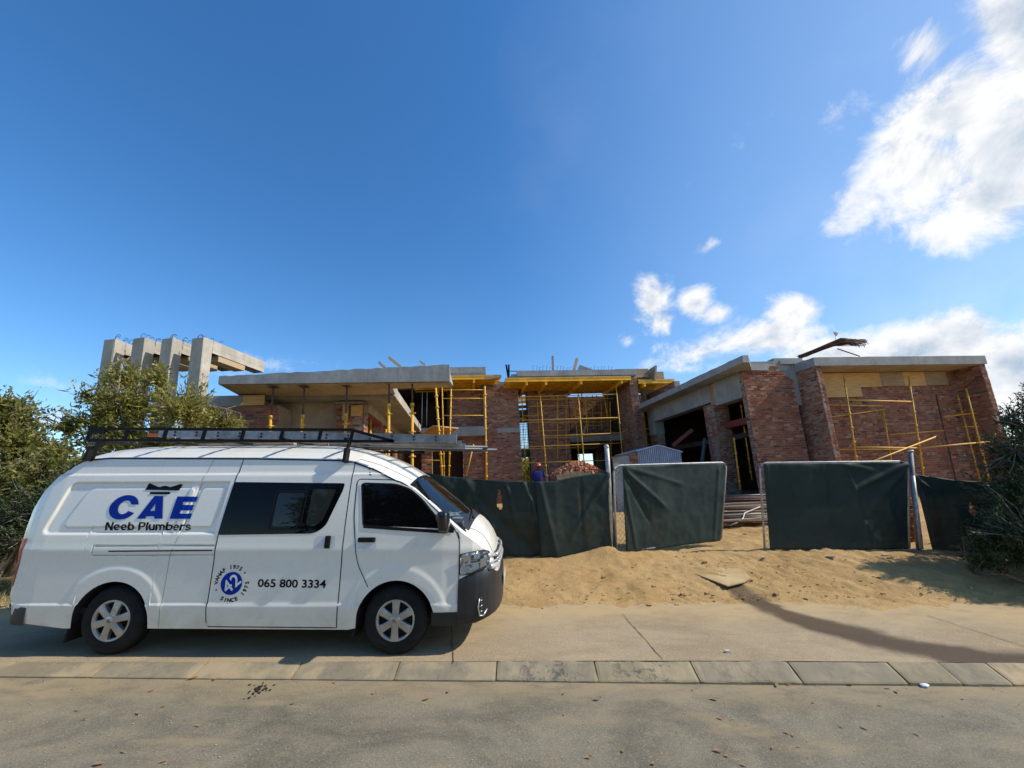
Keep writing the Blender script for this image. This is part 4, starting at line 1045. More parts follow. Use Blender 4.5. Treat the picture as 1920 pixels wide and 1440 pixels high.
def cloth(name, top, bot, nx, nz, parent, seed, wr=.03, folds=(), dustf=None, hole=None, slack=0.0):
    """top, bot: lists of 3d points along the sheet; folds: ((s0,t0),(s1,t1),amp,width) diagonal creases"""
    def lerp(L, s):
        s = s * (len(L) - 1); i = min(int(s), len(L) - 2); f = s - i; f = f; return np.array(L[i]) * (1 - f) + np.array(L[i + 1]) * f
    S, T = np.meshgrid(np.linspace(0, 1, nx + 1), np.linspace(0, 1, nz + 1))
    P = np.zeros(S.shape + (3,))
    for i in range(nx + 1):
        a = lerp(top, i / nx); b = lerp(bot, i / nx)
        P[:, i] = a[None] * (1 - T[:, i, None]) + b[None] * T[:, i, None]
    Lx = np.linalg.norm(np.array(top[-1]) - np.array(top[0]))
    off = vnoise(S * Lx, T * 1.6, seed + 21, 3, 6.0) * wr * .35 + vnoise(S * Lx, T * 1.6, seed, 4, 1.3) * wr * 2.4 + vnoise(S * Lx, T * .5, seed + 5, 3, 3.0) * wr * 1.1
    off += vnoise(S * Lx * 1.0 + T * 1.1, T * .4, seed + 9, 3, 5) * wr * .6
    for (p, q, amp, w) in folds:
        p = np.array(p) * (Lx, 1.6); q = np.array(q) * (Lx, 1.6); d_ = q - p; L = np.hypot(*d_)
        A = S * Lx - p[0]; B = T * 1.6 - p[1]; t = (A * d_[0] + B * d_[1]) / L ** 2; n = (A * d_[1] - B * d_[0]) / L
        off += amp * np.exp(-(n / w) ** 2) * np.exp(-np.clip(np.abs(t - .5) - .5, 0, 9) * 9) * (1 - .35 * t)
    e = np.minimum(sstep(0, .03, T) , sstep(0, .02, S) ) 
    dirn = np.array([.05, -1, 0])
    P = P + dirn * (off * (.25 + .75 * e))[..., None]
    P[..., 2] -= slack * np.sin(S * pi) * (1 - T)
    P[..., 2] += vnoise(S * Lx * 3, T * 3, seed + 3, 3, 1.5) * .03 * (T > .97)
    keep = None
    if hole is not None:
        keep = np.ones((nz, nx), bool)
        cs, ct = (S[:-1, :-1] + S[1:, 1:]) / 2, (T[:-1, :-1] + T[1:, 1:]) / 2
        for (hs, ht, rs, rt) in hole: keep &= ((cs - hs) / (rs * (1 - .5 * np.clip((ht - ct) / rt, -1, 1)))) ** 2 + ((ct - ht) / rt) ** 2 > 1
    D_ = np.full(S.shape, .25) if dustf is None else dustf(S, T)
    me = grid_mesh(name, P, MT['cloth'], {'dust': D_}, keep=keep)
    o = link(name, me, parent)
    m = o.modifiers.new('thickness', 'SOLIDIFY'); m.thickness = .004
    return o
def pipe(name, pts, r, parent, mat='galv', n=10): 
    mb = MB(); mb.tube(pts, r, n); return mb.build(name, MT[mat], parent)
FY = 8.2
# left run of cloth from behind the van to the gate post
lf = empty('fence', Vector(aty(900, 1045, FY)), 'green shade cloth fence with a torn hole, sagging between van and gate post', 'fence')
top = [aty(px, py, y) for px, py, y in ((700, 868, FY + .5), (770, 880, FY + .3), (830, 892, FY), (890, 898, FY), (950, 902, FY - .05), (1012, 904, FY - .1))]
bot = [np.array([p[0] * 1.0, p[1] - .02, ground_z(p[0], p[1]) - .02]) for p in top]
c1 = cloth('shade_cloth', top, bot, 150, 60, lf, 4, .06, (((.62, .25), (.98, 1.0), -.07, .09), ((.55, .05), (.80, .9), .05, .1), ((.80, .1), (.84, .5), .03, .05), ((.9, .0), (.99, .6), .05, .05)),
           dustf=lambda S, T: .12 + .5 * sstep(.75, 1, T), hole=((.752, .25, .016, .13),))
top = [aty(px, py, y) for px, py, y in ((1004, 903, FY - .16), (1040, 902, FY - .14), (1075, 894, FY - .08), (1108, 889, FY - .05), (1142, 884, FY - .02))]
bot = [np.array([p[0], p[1] - .02, ground_z(p[0], p[1]) - .0]) for p in top]
cloth('shade_cloth', top, bot, 60, 50, lf, 14, .03, (((.98, .05), (.40, .8), .03, .04), ((.05, .0), (.2, .9), .03, .05), ((.6, .1), (.55, .7), -.02, .03)), dustf=lambda S, T: .4 + 1.1 * np.exp(-((T - .6) / .22) ** 2) * sstep(.05, .5, S))
# the bent white gate post and the gate frames
gp = empty('gate_post', Vector(aty(1145, 1032, FY)), 'old white galvanised gate post with a capped top at the left gate', 'post')
b0 = Vector(aty(1148, 1040, FY)); b0.z = ground_z(b0.x, b0.y) - .1
pipe('tube', [b0, Vector(aty(1141, 890, FY)), Vector(aty(1137.5, 838, FY))], .048, gp)
mb = MB(); mb.sphere(Vector(aty(1137.3, 838, FY)), .056, 12, 8); mb.build('cap', MT['galv'], gp)
def gate(label, TL, TR_, BR_, BL, strip, seed, dust, folds, name='gate'):
    g = empty(name, (Vector(BL) + Vector(BR_)) / 2, label, 'gate', 'sagging site gates')
    TL, TR_, BR_, BL = map(Vector, (TL, TR_, BR_, BL)); c = .16
    ex = (TR_ - TL).normalized(); ed = (BL - TL).normalized(); ed2 = (BR_ - TR_).normalized()
    arcl = [TL + ed * c + (ex * c - 0 * ex) * (1 - cos(a)) - ed * c * sin(a) for a in [pi / 2 * k / 5 for k in range(6)]]
    arcr = [TR_ - ex * c * (1 - sin(a)) + ed2 * c * (1 - cos(a)) for a in [pi / 2 * k / 5 for k in range(6)]]
    pts = [BL] + arcl + arcr + [BR_]
    pipe('frame', pts, .021, g, n=10)
    pipe('frame_rail', [BL, BR_], .017, g)
    # chain link behind the cloth
    mb = MB(); L = (TR_ - TL).length; Hh = (BL - TL).length; st = .055
    def Q(s, t): return (TL * (1 - s) + TR_ * s) * (1 - t) + (BL * (1 - s) + BR_ * s) * t + Vector((0, .012, 0))
    wmax = min(L, strip * L + .25)
    k = -Hh
    while k < wmax:
        for sg in (1, -1):
            a0 = max(0, k); a1 = min(wmax, k + Hh)
            if a1 - a0 > .05:
                t0 = (a0 - k) / Hh; t1 = (a1 - k) / Hh
                if sg < 0: t0, t1 = 1 - t0, 1 - t1
                mb.tube([Q(a0 / L, t0), Q(a1 / L, t1)], .0035, 4, cap=False)
        k += st * 2
    tag(mb.build('chain_link', MT['galv'], g), kind='stuff')
    s0 = strip
    tp = [TL * (1 - s) + TR_ * s + Vector((0, -.03, -.012 - .0)) for s in np.linspace(s0, .985, 6)]
    bt = [BL * (1 - s) + BR_ * s + Vector((0, -.03, -.02)) for s in np.linspace(s0 + .01, .985, 6)]
    cloth('shade_cloth', tp, bt, 110, 60, g, seed, .034, folds, dustf=dust)
    return g
def gz_at(p, dz=.03): p = Vector(p); p.z = ground_z(p.x, p.y) + dz; return p
A = Vector(aty(1150, 873, FY)); B = Vector(aty(1362, 867, 9.0)); Cc = Vector(aty(1352, 1011, 8.75)); Dd = Vector(aty(1156, 1036, FY))
gate('left site gate of pale pipe with green shade cloth creased at its upper left corner', A, B, Cc, Dd, .07, 3, lambda S, T: .25 + .5 * sstep(.6, 1, T),
     (((.0, .05), (.22, .62), -.05, .05), ((.05, .1), (.38, .5), .035, .04), ((.02, .3), (.1, .95), .03, .04), ((.93, .1), (.93, 1), .03, .05), ((.1, .05), (.55, .25), .02, .04)))
A = Vector(aty(1424, 868, FY + .1)); B = Vector(aty(1702, 865, FY)); Cc = Vector(aty(1705, 1027, FY)); Dd = Vector(aty(1434, 1029, FY + .1))
gate('wide right site gate with smooth dark green shade cloth sagging from its top rail', A, B, Cc, Dd, .02, 23, lambda S, T: .10 + .3 * sstep(.8, 1, T),
     (((.55, .02), (.75, .09), .03, .05), ((.99, .03), (.66, .30), .045, .06), ((.98, .1), (.75, .55), .035, .06), ((.60, .15), (.72, .95), .03, .05), ((.45, .1), (.5, .9), -.02, .06), ((.02, .05), (.06, .95), .02, .04), ((.2, .3), (.28, .8), .015, .05)))
MT['postgrey'] = plain('dull_grey_post', (.11, .115, .12), .6, var=.3, scale=9)
gp2 = empty('gate_post', Vector(aty(1715, 1030, FY + .05)), 'dark grey round gate post right of the wide gate', 'post')
b0 = Vector(aty(1720, 1036, FY)); b0.z -= .2
pipe('tube', [b0, Vector(aty(1707, 846, FY))], .042, gp2, 'postgrey'); mb = MB(); mb.sphere(Vector(aty(1707, 846, FY)), .058, 12, 6, (1, 1, .5)); mb.build('cap', MT['galv'], gp2)
mb = MB(); mb.tube([Vector(aty(1728, 1030, FY - .1)), Vector(aty(1712, 892, FY - .08))], .03, 8); mb.build('stay', MT['galv'], gp2)
# right run
rf = empty('fence', Vector(aty(1800, 1040, FY)), 'green shade cloth fence running right from the grey post behind the bush', 'fence')
top = [aty(px, py, y) for px, py, y in ((1712, 888, FY), (1742, 893, FY), (1790, 900, FY - .1), (1850, 904, FY - .25), (1915, 905, FY - .4), (2060, 908, FY - .6))]
bot = [np.array([p[0] - .02, p[1] - .02, ground_z(p[0], p[1]) - .03]) for p in top]
cloth('shade_cloth', top, bot, 110, 50, rf, 33, .04, (((.03, 0), (.05, .8), .04, .05), ((.0, .05), (.2, .2), .05, .05)), dustf=lambda S, T: .1 + 0 * S, hole=((.45, .40, .018, .1),))
# heap of bricks seen through the gap by the post, and behind the torn patch
t = empty('brick_stack', gz_at(aty(1710, 1010, FY + .6)), 'stack of orange bricks showing in the slot between gate and post', 'stack')
o0 = Vector(aty(1709, 1010, FY + .5)); zb = ground_z(o0.x, o0.y)
for r in range(12):
    for k in range(2):
        o = link('brick', _bm[('loose', (r + k) % 4)], t)
        o.matrix_basis = Matrix.Translation((o0.x + k * .24 - .1 + random.uniform(-.03, .03), o0.y + random.uniform(-.02, .02), zb + .04 + r * .083)) @ Matrix.Rotation(random.uniform(-.1, .1), 4, 'Z')
t = empty('brick_stack', gz_at(aty(1850, 1000, FY + .4)), 'few red bricks behind the torn hole in the right shade cloth', 'stack')
o0 = Vector(aty(1843, 945, FY + .25))
zg = ground_z(o0.x, o0.y)
for r in range(int((o0.z - zg) / .083) + 1):
    for k in range(3):
        o = link('brick', _bm[('loose', (r + k) % 4)], t)
        o.matrix_basis = Matrix.Translation((o0.x + k * .24 - .3 + random.uniform(-.03, .03), o0.y + .05, zg + .04 + r * .083)) @ Matrix.Rotation(random.uniform(-.2, .2), 4, 'Z')

# board and stones on the sand
def ongr(px, py, it=6):
    z = .2
    for _ in range(it): p = atz(px, py, z); z = ground_z(p[0], p[1])
    return Vector((p[0], p[1], z))
q = [ongr(*k) for k in ((1307, 1080), (1330, 1076), (1390, 1088), (1411, 1106), (1398, 1110), (1366, 1111))]
zc = sum(p.z for p in q) / len(q) + .012
mb = MB(); n = len(q); vs = [(p.x, p.y, p.z * .55 + zc * .45) for p in q] + [(p.x, p.y, p.z * .55 + zc * .45 + .018) for p in q]
mb.add(vs, [tuple(range(n)), tuple(range(n, 2 * n))[::-1]] + [(i, n + i, n + (i + 1) % n, (i + 1) % n) for i in range(n)])
me = mb.mesh('board', wood('sandy_board', (.42, .29, .13), (.52, .38, .19), (3, 3, 3), .9)); bm = bmesh.new(); bm.from_mesh(me); bmesh.ops.recalc_face_normals(bm, faces=bm.faces); bm.to_mesh(me); bm.free()
tag(link('board', me), 'flat sand coloured board lying on the sand above the wet trail', 'board')
rng = random.Random(21); mb = MB()
for k in range(900):
    px, py = rng.uniform(945, 1900), rng.uniform(1045, 1150)
    if rng.random() < .5: py = 1060 + rng.random() ** 2 * 85
    p = ongr(px, py, 3)
    if p.y < 6.0 or p.y > 8.0 or rng.random() < .35: continue
    s_ = rng.choice((.006, .009, .012, .016, .03 if rng.random() < .15 else .008)); 
    mb.add([(p.x + x * s_ * rng.uniform(.6, 1.3), p.y + y * s_ * rng.uniform(.6, 1.3), p.z + z * s_ * .8) for z in (-.5, 1) for x, y in ((-1, -1), (1, -1), (1, 1), (-1, 1))],
           [(3, 2, 1, 0), (4, 5, 6, 7), (0, 1, 5, 4), (1, 2, 6, 5), (2, 3, 7, 6), (3, 0, 4, 7)])
tag(mb.build('pebbles', MT['sand']), 'loose clods and pebbles on the sand', kind='stuff')
for i, (px, py, l) in enumerate(((1430, 1038, 'pale flat stone just in front of the wide gate, at its left end'), (1661, 1147, 'dark round pebble near the right edge of the apron'), (1365, 1224, 'small pale stone on the apron just above the kerb'), (1510, 1124, 'dark clod of earth beside the wheel ruts'))):
    p = ongr(px, py) if i != 2 else onplane(px, py, (-SL, 0, 1), .122)
    p = Vector(p); me = rock(50 + i).mesh('stone', plain('stone_%d' % i, (.45, .40, .32) if i in (0, 2) else (.10, .08, .06), .9)); o = link('stone', me); o.location = p + Vector((0, 0, .012)); o.scale = (.34, .4, .35)
    tag(o, l, 'stone')

for i, (px, py, L, a, l) in enumerate(((1376, 986, .22, .2, 'pale broken offcut lying on the sand in the gap between the gates'), (1398, 1001, .16, 1.2, 'short scrap of board on the sand left of the wide gate'),
        (1662, 1043, .2, .3, 'thin scrap of wood in front of the wide gate, toward its right end'), (1560, 1050, .14, 2.2, 'small wood chip on the sand before the middle of the wide gate'), (1275, 1010, .15, .9, 'small pale scrap under the lower edge of the left gate'))):
    p = ongr(px, py); mb = MB(); mb.hexa([(x * L / 2 + z * .02, y * .028 * (1 + .5 * x), z) for z in (0, .02) for x, y in ((-1, -1), (1, -1), (1, 1), (-1, 1))])
    o = link('wood_scrap', mb.mesh('wood_scrap', plain('weathered_scrap', (.46, .38, .27), .9))); o.location = p + Vector((0, 0, .004)); o.rotation_euler = (.06, .05, a); tag(o, l, 'wood scrap')
rg = random.Random(31)
for i, (px, py, l) in enumerate(((1700, 1046, 'dry bare twig lying at the edge of the shade near the right bush'), (1745, 1060, 'longer dry branch on the shaded sand beside the right bush'))):
    p = ongr(px, py); mb = MB(); q = [p + Vector((k * .09 - .25, .03 * sin(k * 1.7) - .015 * k, .02 + .012 * (k % 2))) for k in range(6)]; mb.tube(q, .009, 5, r1=.004)
    for k in (1, 2, 3, 4): mb.tube([q[k], q[k] + Vector((.09, rg.uniform(-.1, .1), rg.uniform(.01, .05)))], .004, 4, r1=.002)
    tag(mb.build('dry_branch', MT['bark']), l, 'branch')
# litter on the road
rng = random.Random(8)
def leaf_mesh(seed):
    r = random.Random(seed); mb = MB(); L = r.uniform(.018, .035); W = L * r.uniform(.25, .5); cu = r.uniform(.2, .6)
    pts = []
    for i in range(6):
        t = i / 5; w = W * sin(pi * min(.98, max(.04, t))) ; x = (t - .5) * 2 * L; z = .004 + cu * L * (t - .5) ** 2 * 2
        pts += [(x, -w, z + .25 * w), (x, 0, z), (x, w, z + .35 * w)]
    fs = []
    for i in range(5):
        for k in range(2): a = i * 3 + k; fs.append((a, a + 3, a + 4, a + 1))
    mb.add(pts, fs, True); return mb.mesh('fallen_leaf', MT['dryleaf'])
lms = [leaf_mesh(i) for i in range(7)]
spots = [(1057, 1301), (1128, 1306), (1119, 1312), (1058, 1340), (1270, 1372), (1104, 1421), (1110, 1416), (1169, 1408), (1226, 1432), (1340, 1311), (1300, 1293), (1478, 1300), (1480, 1284), (1457, 1285), (1352, 1347),
         (1488, 1378), (1476, 1373), (1449, 1402), (1499, 1399), (1364, 1417), (1347, 1408), (1396, 1434), (1527, 1316), (1651, 1322), (1806, 1310), (1912, 1320), (1666, 1290), (1595, 1284), (1626, 1280), (1770, 1341), (1682, 1297), (1865, 1292),
         (137, 1292), (308, 1324), (285, 1295), (260, 1338), (12, 1368), (185, 1433), (307, 1428), (372, 1361), (145, 1332), (550, 1319), (403, 1274), (628, 1280), (800, 1311), (160, 1348), (232, 1410), (840, 1298), (700, 1300), (1720, 1376), (1580, 1362), (1622, 1364)]
for i, (px, py) in enumerate(spots):
    p = onplane(px, py, (-SL, 0, 1), .006); o = link('fallen_leaf', lms[i % 7]); o.location = p; s_ = rng.uniform(.6, 1.15); o.scale = (s_,) * 3; o.rotation_euler = (rng.uniform(-.1, .1), rng.uniform(-.1, .15), rng.uniform(0, 6.3))
    tag(o, 'small dry brown leaf lying on the grey road', 'leaf', 'dry leaves scattered on the road')
p = onplane(362, 1272, (-SL, 0, 1), .01); o = link('fallen_leaf', leaf_mesh(99)); o.data.materials[0] = plain('orange_leaf', (.55, .17, .06), .7); o.location = p; o.scale = (1.9,) * 3; o.rotation_euler = (0, 0, .4)
tag(o, 'bright orange leaf in the gutter under a kerb joint below the van', 'leaf')
# crumpled paper
r = random.Random(4); bm = bmesh.new(); bmesh.ops.create_icosphere(bm, subdivisions=2, radius=.03)
for v in bm.verts: v.co *= r.uniform(.75, 1.25); v.co.z *= .5
me = bpy.data.meshes.new('crumpled_paper'); bm.to_mesh(me); bm.free(); me.materials.append(plain('white_paper', (.75, .76, .85), .7))
o = link('crumpled_paper', me); o.location = onplane(1733, 1285, (-SL, 0, 1), .012); o.scale = (1.35, 1, 1); tag(o, 'crumpled white paper at the foot of the kerb on the right', 'litter')
mb = MB(); r = random.Random(6)
for k in range(46):
    px = 487 + r.gauss(0, 13); py = 1293 + r.gauss(0, 6) + (px - 487) * -.25; p = onplane(px, py, (-SL, 0, 1), .004); s_ = r.uniform(.003, .009)
    mb.add([(p[0] + x * s_, p[1] + y * s_, p[2] + z * s_) for z in (0, .8) for x, y in ((-1, -1), (1, -1), (1, 1), (-1, 1))], [(4, 5, 6, 7), (0, 1, 5, 4), (1, 2, 6, 5), (2, 3, 7, 6), (3, 0, 4, 7)])
tag(mb.build('dark_crumbs', plain('charred_crumbs', (.03, .02, .018), .9)), 'spill of dark crumbs on the road below the van', kind='stuff')
mb = MB(); r = random.Random(16)
for k in range(700):
    px = r.uniform(0, 1920); py = 1276 + r.random() ** 2.2 * 160; p = onplane(px, py, (-SL, 0, 1), .004); s_ = r.uniform(.0012, .0038)
    mb.add([(p[0] + x * s_ * r.uniform(.6, 1.6), p[1] + y * s_, p[2] + z * s_) for z in (0, .8) for x, y in ((-1, -1), (1, -1), (1, 1), (-1, 1))], [(4, 5, 6, 7), (0, 1, 5, 4), (1, 2, 6, 5), (2, 3, 7, 6), (3, 0, 4, 7)])
tag(mb.build('grit', plain('pale_grit', (.42, .34, .22), .9, var=.4, scale=40)), 'grit and chips scattered on the road', kind='stuff')
# ------------------------------------------------------------------ the van (own coordinates: x forward from the rear axle, y lateral, near side negative, z up)
paint = NT('white_van_paint'); pp = paint.coord('Object')
dirt = paint.ramp(paint.n('ShaderNodeSeparateXYZ').outputs[2], 0, 1)
sxyz = [n for n in paint.t.nodes if n.type == 'SEPXYZ'][0]; paint.l(pp, sxyz.inputs[0])
low = paint.ramp(sxyz.outputs[2], .28, .62, 1, 0)
nz = paint.noise(5, 7, .65, vec=pp)
pc = paint.mix(paint.math('MULTIPLY', low, paint.ramp(nz, .35, .7, .05, .5)), (.82, .79, .70), (.50, .42, .31))
pc = paint.mix(paint.ramp(paint.noise(2.2, 6, .6, vec=pp, sc=(1, 1, .35)), .5, .8, 0, .14), pc, (.62, .58, .49))
paint.color(pc); paint.val(paint.b.inputs['Roughness'], paint.ramp(nz, .3, .7, .22, .36)); paint.b.inputs['Coat Weight'].default_value = .5; paint.b.inputs['Coat Roughness'].default_value = .06
MT['paint'] = paint.m
MT['bump'] = plain('grey_black_bumper_plastic', (.016, .0165, .018), .5, var=.15, bump=.08)
MT['rubber'] = plain('dusty_tyre_rubber', (.013, .0125, .012), .8, var=.35, scale=9, spec=.25)
MT['silver'] = plain('silver_hubcap', (.44, .43, .41), .36, metal=.75, var=.15, scale=9)
MT['chrome'] = plain('chrome', (.75, .76, .78), .16, metal=1.0, var=.05)
MT['tint'] = plain('black_privacy_glass', (.003, .003, .004), .03, var=.1, spec=.16)
MT['gap'] = plain('panel_gap', (.012, .012, .012), .8)
MT['ink_k'] = plain('black_vinyl', (.006, .006, .008), .6, spec=.12)
MT['ink_b'] = plain('blue_vinyl', (.001, .028, .30), .6, spec=.12)
MT['ink_w'] = plain('white_vinyl', (.72, .74, .76), .45)
MT['redlens'] = plain('red_lens', (.50, .012, .014), .25, spec=.3)
MT['whitelens'] = plain('pale_lens', (.55, .28, .28), .2, spec=.3)
MT['lining'] = plain('dark_cab_trim', (.03, .03, .032), .8)
def glassm(name, tintc, mixv=.0):
    t = NT(name); nt = t.t; nt.nodes.remove(t.b)
    tr = t.n('ShaderNodeBsdfTransparent'); tr.inputs['Color'].default_value = (*tintc, 1); gl = t.n('ShaderNodeBsdfGlossy'); gl.inputs['Roughness'].default_value = .015
    fr = t.n('ShaderNodeFresnel'); fr.inputs['IOR'].default_value = 1.5; mx = t.n('ShaderNodeMixShader')
    t.l(fr.outputs[0], mx.inputs[0]); t.l(tr.outputs[0], mx.inputs[1]); t.l(gl.outputs[0], mx.inputs[2]); t.l(mx.outputs[0], nt.nodes['Material Output'].inputs['Surface']); return t.m
MT['glass'] = glassm('windscreen_glass', (.55, .60, .57)); MT['lens'] = glassm('clear_lens', (.9, .92, .93)); MT['dglass'] = glassm('tinted_door_glass', (.22, .24, .22))
tr_ = plain('worn_board_black', (.02, .02, .02), .5)

I_ = lambda x, xs, ys: np.interp(x, xs, ys)
XR, XF = -1.215, 4.275
def ztop(x): return I_(x, [-1.22, -1.205, -1.18, -1.145, -1.105, -1.045, -.985, -.92, -.85, -.74, -.5, -.2, 1.6, 2.1, 2.3, 2.5, 2.7, 2.9, 3.1, 3.2, 3.5, 3.8, 3.88, 3.97, 4.06, 4.14, 4.20, 4.24, 4.262, 4.28],
                          [.95, 1.25, 1.47, 1.68, 1.85, 2.02, 2.115, 2.185, 2.24, 2.285, 2.31, 2.325, 2.325, 2.305, 2.28, 2.235, 2.165, 2.08, 1.965, 1.895, 1.675, 1.455, 1.405, 1.355, 1.28, 1.18, 1.06, .93, .80, .62])
def zgut(x): return I_(x, [-1.22, -1.18, -1.10, -1.0, -.91, -.80, -.5, 1.3, 2.3, 2.5, 2.75, 3.0, 3.24, 3.5, 3.72, 3.82, 3.9, 4.0, 4.1, 4.18, 4.24, 4.28],
                          [.90, 1.40, 1.74, 1.92, 2.03, 2.095, 2.12, 2.105, 2.08, 2.05, 1.965, 1.845, 1.735, 1.53, 1.335, 1.25, 1.20, 1.14, 1.07, .98, .80, .55])
def arch(x, c, r=.435, zc=.33): 
    q = r * r - (x - c) ** 2; return np.where(q > 0, zc + np.sqrt(np.maximum(q, 0)), 0)
def zbot(x):
    b = I_(x, [-1.22, -1.0, -.5, .4, 2.6, 3.5, 3.76, 3.78, 4.28], [.46, .33, .27, .27, .255, .42, .42, .42, .42])
    return np.maximum(b, np.maximum(arch(x, 0.0, .42), arch(x, 3.11, .425)))
def rr(x, z, x0, x1, z0, z1, r):                # signed distance to a rounded rectangle
    cx, cz = (x0 + x1) / 2, (z0 + z1) / 2; qx = np.abs(x - cx) - (x1 - x0) / 2 + r; qz = np.abs(z - cz) - (z1 - z0) / 2 + r
    return np.hypot(np.maximum(qx, 0), np.maximum(qz, 0)) + np.minimum(np.maximum(qx, qz), 0) - r
def feat(x, z):
    """pressed details of the side panel, metres inward"""
    o = 0 * x
    xs = x - (z - 1.26) * .235                  # rear edge of the pressing leans forward
    d1 = np.maximum(rr(xs, z, -.95, 2.2, 1.255, 1.82, .06), x - (z - 1.26) * .06 - 1.012); k = sstep(.013, -.013, d1); o = o + .022 * k
    d2 = rr(x - (z - 1.26) * .42, z, -.80, .48, 1.32, 1.755, .08); o = o - .009 * sstep(.008, -.008, d2)
    xs3 = x - (z - 1.26) * .17
    d3 = rr(xs3, z, .66, .95, 1.32, 1.755, .04); o = o - .009 * sstep(.008, -.008, d3)
    g = np.abs(xs3 - .565); o = o - .010 * sstep(.05, .032, g) * k      # post between the two pressings
    o = o + .018 * sstep(1.908, 1.930, z)                               # step below the roof
    o = o - .006 * np.exp(-((z - 1.075) / .05) ** 2) + .004 * sstep(1.05, .9, z)
    o = o - .012 * sstep(.527, .507, z) * (1 - .0 * x)                  # sill crease
    for c, ro in ((0.0, .60), (3.11, .60)):
        r = np.hypot(x - c, z - .33); o = o - .008 * sstep(ro, ro - .06, r) * sstep(.36, .56, z)
    o = o + .012 * sstep(.007, -.002, np.abs(rr(x, z, .33 - .66, 1.06, 1.02, 1.125, .005)))* (x < 1.05)
    return o
def halfw(x, z):
    w = .940 - .135 * np.clip((z - 1.12) / .98, 0, 1.3) ** 1.45 - .03 * np.clip((.55 - z) / .3, 0, 1) ** 1.5
    fx = I_(x, [-1.22, -1.19, -1.15, -1.1, -1.02, -.9, 3.3, 3.6, 3.8, 3.95, 4.05, 4.13, 4.19, 4.235, 4.262, 4.28], [.86, .91, .95, .975, .992, 1, 1, .993, .975, .945, .905, .85, .77, .66, .55, .44])
    return w * fx
def side(x, z, off=0.0):
    x = np.asarray(x, float); z = np.asarray(z, float)
    return -(halfw(x, z) - feat(x, z) + off)
def crown(x, s):
    """roof, windscreen and bonnet: s 0 at the gutter, 1 on the centre line"""
    zg, zt = zgut(x), ztop(x); p = I_(x, [-1, 2.3, 3.1, 3.3, 3.8, 4.0, 4.28], [2.6, 2.6, 2.0, 1.9, 1.9, 2.6, 2.6])
    yg = halfw(x, zg) - feat(x, zg); wscr = sstep(2.7, 3.2, x)
    y = -yg * (1 - s); z = zg + (zt - zg) * (1 - (1 - s) ** p)
    rib = .006 * (np.sin(s * 60) > .2) * sstep(.05, .1, s) * sstep(.5, .45, s) * sstep(-.6, -.5, x) * sstep(2.3, 2.1, x)
    return y, z - rib
xst = np.unique(np.concatenate([np.linspace(XR, -.7, 60), np.linspace(-.7, 3.7, 620), np.linspace(3.7, XF, 90)]))
nS, nT = 190, 26
T = np.linspace(0, 1, nS); S2 = np.linspace(0, 1, nT)[1:]
Xs = np.repeat(xst[None], nS, 0); zb, zg = zbot(xst), zgut(xst); zb = np.minimum(zb, zg - .02)
Zs = zb + (zg - zb) * T[:, None]
near = np.stack([Xs, side(Xs, Zs), Zs], -1)
Xc = np.repeat(xst[None], nT - 1, 0); yc, zc_ = crown(Xc, S2[:, None] * np.ones_like(Xc)); top = np.stack([Xc, yc, zc_], -1)
half = np.concatenate([near, top], 0); far = half[:-1][::-1].copy(); far[..., 1] *= -1
Pv = np.concatenate([half, far], 0)
nrow = Pv.shape[0] - 1; ncol = Pv.shape[1] - 1
keep = np.ones((nrow, ncol), bool)
xm = (xst[:-1] + xst[1:]) / 2
ws = (xm > 3.19) & (xm < 3.845)
svals = np.concatenate([np.full(nS - 1, -1), np.linspace(0, 1, nT)[:-1] + .5 / (nT - 1)]); svals = np.concatenate([svals, svals[::-1]])
for j in range(nrow):
    if svals[j] > .09: keep[j, ws] = False

v0 = aty(196, 1230, 4.53)
van = empty('panel_van', (v0[0], 4.50 + .94, 0), 'white high roof panel van with blue lettering parked along the kerb', 'van')
VSL = -.0472; g_ = math.atan(VSL); van.rotation_euler = (0, -g_, 0)
vx, vy = v0[0], 4.50 + .94; van.location = (vx, vy, .311 + .004)
LOCAL_ROOTS.add(van.name)
def vlink(name, me, parent=van): return link(name, me, parent)
body = vlink('body', grid_mesh('body', Pv[:, ::1], MT['paint'], keep=keep))
# end caps and floor
mb = MB()
ring = Pv[:, 0]; mb.add([tuple(p) for p in ring], [tuple(range(len(ring)))])
ring = Pv[:, -1]; mb.add([tuple(p) for p in ring], [tuple(range(len(ring)))[::-1]])
mb.build('end_panel', MT['paint'], van)
mb = MB(); mb.box((-1.1, -.86, .40), (2.6, .86, .46)); mb.box((2.6, -.82, .75), (3.75, .82, .8)); mb.box((-.9, -.6, .2), (3.6, .6, .42)); mb.build('underbody', MT['gap'], van)
for c in (0, 3.11):
    for sg in (-1, 1):
        mb = MB(); n = 22; vs = []
        for k in range(n + 1):
            a = pi * k / n; x, z = c + .432 * cos(a), .33 + .432 * sin(a); vs += [(x, sg * .925 if True else 0, z), (x, sg * .55, z)]
        mb.add(vs, [(2 * k, 2 * k + 2, 2 * k + 3, 2 * k + 1) for k in range(n)]); mb.box((c - .44, sg * .55 - .01, .2), (c + .44, sg * .55 + .01, .8))
        mb.build('wheel_arch', MT['gap'], van)

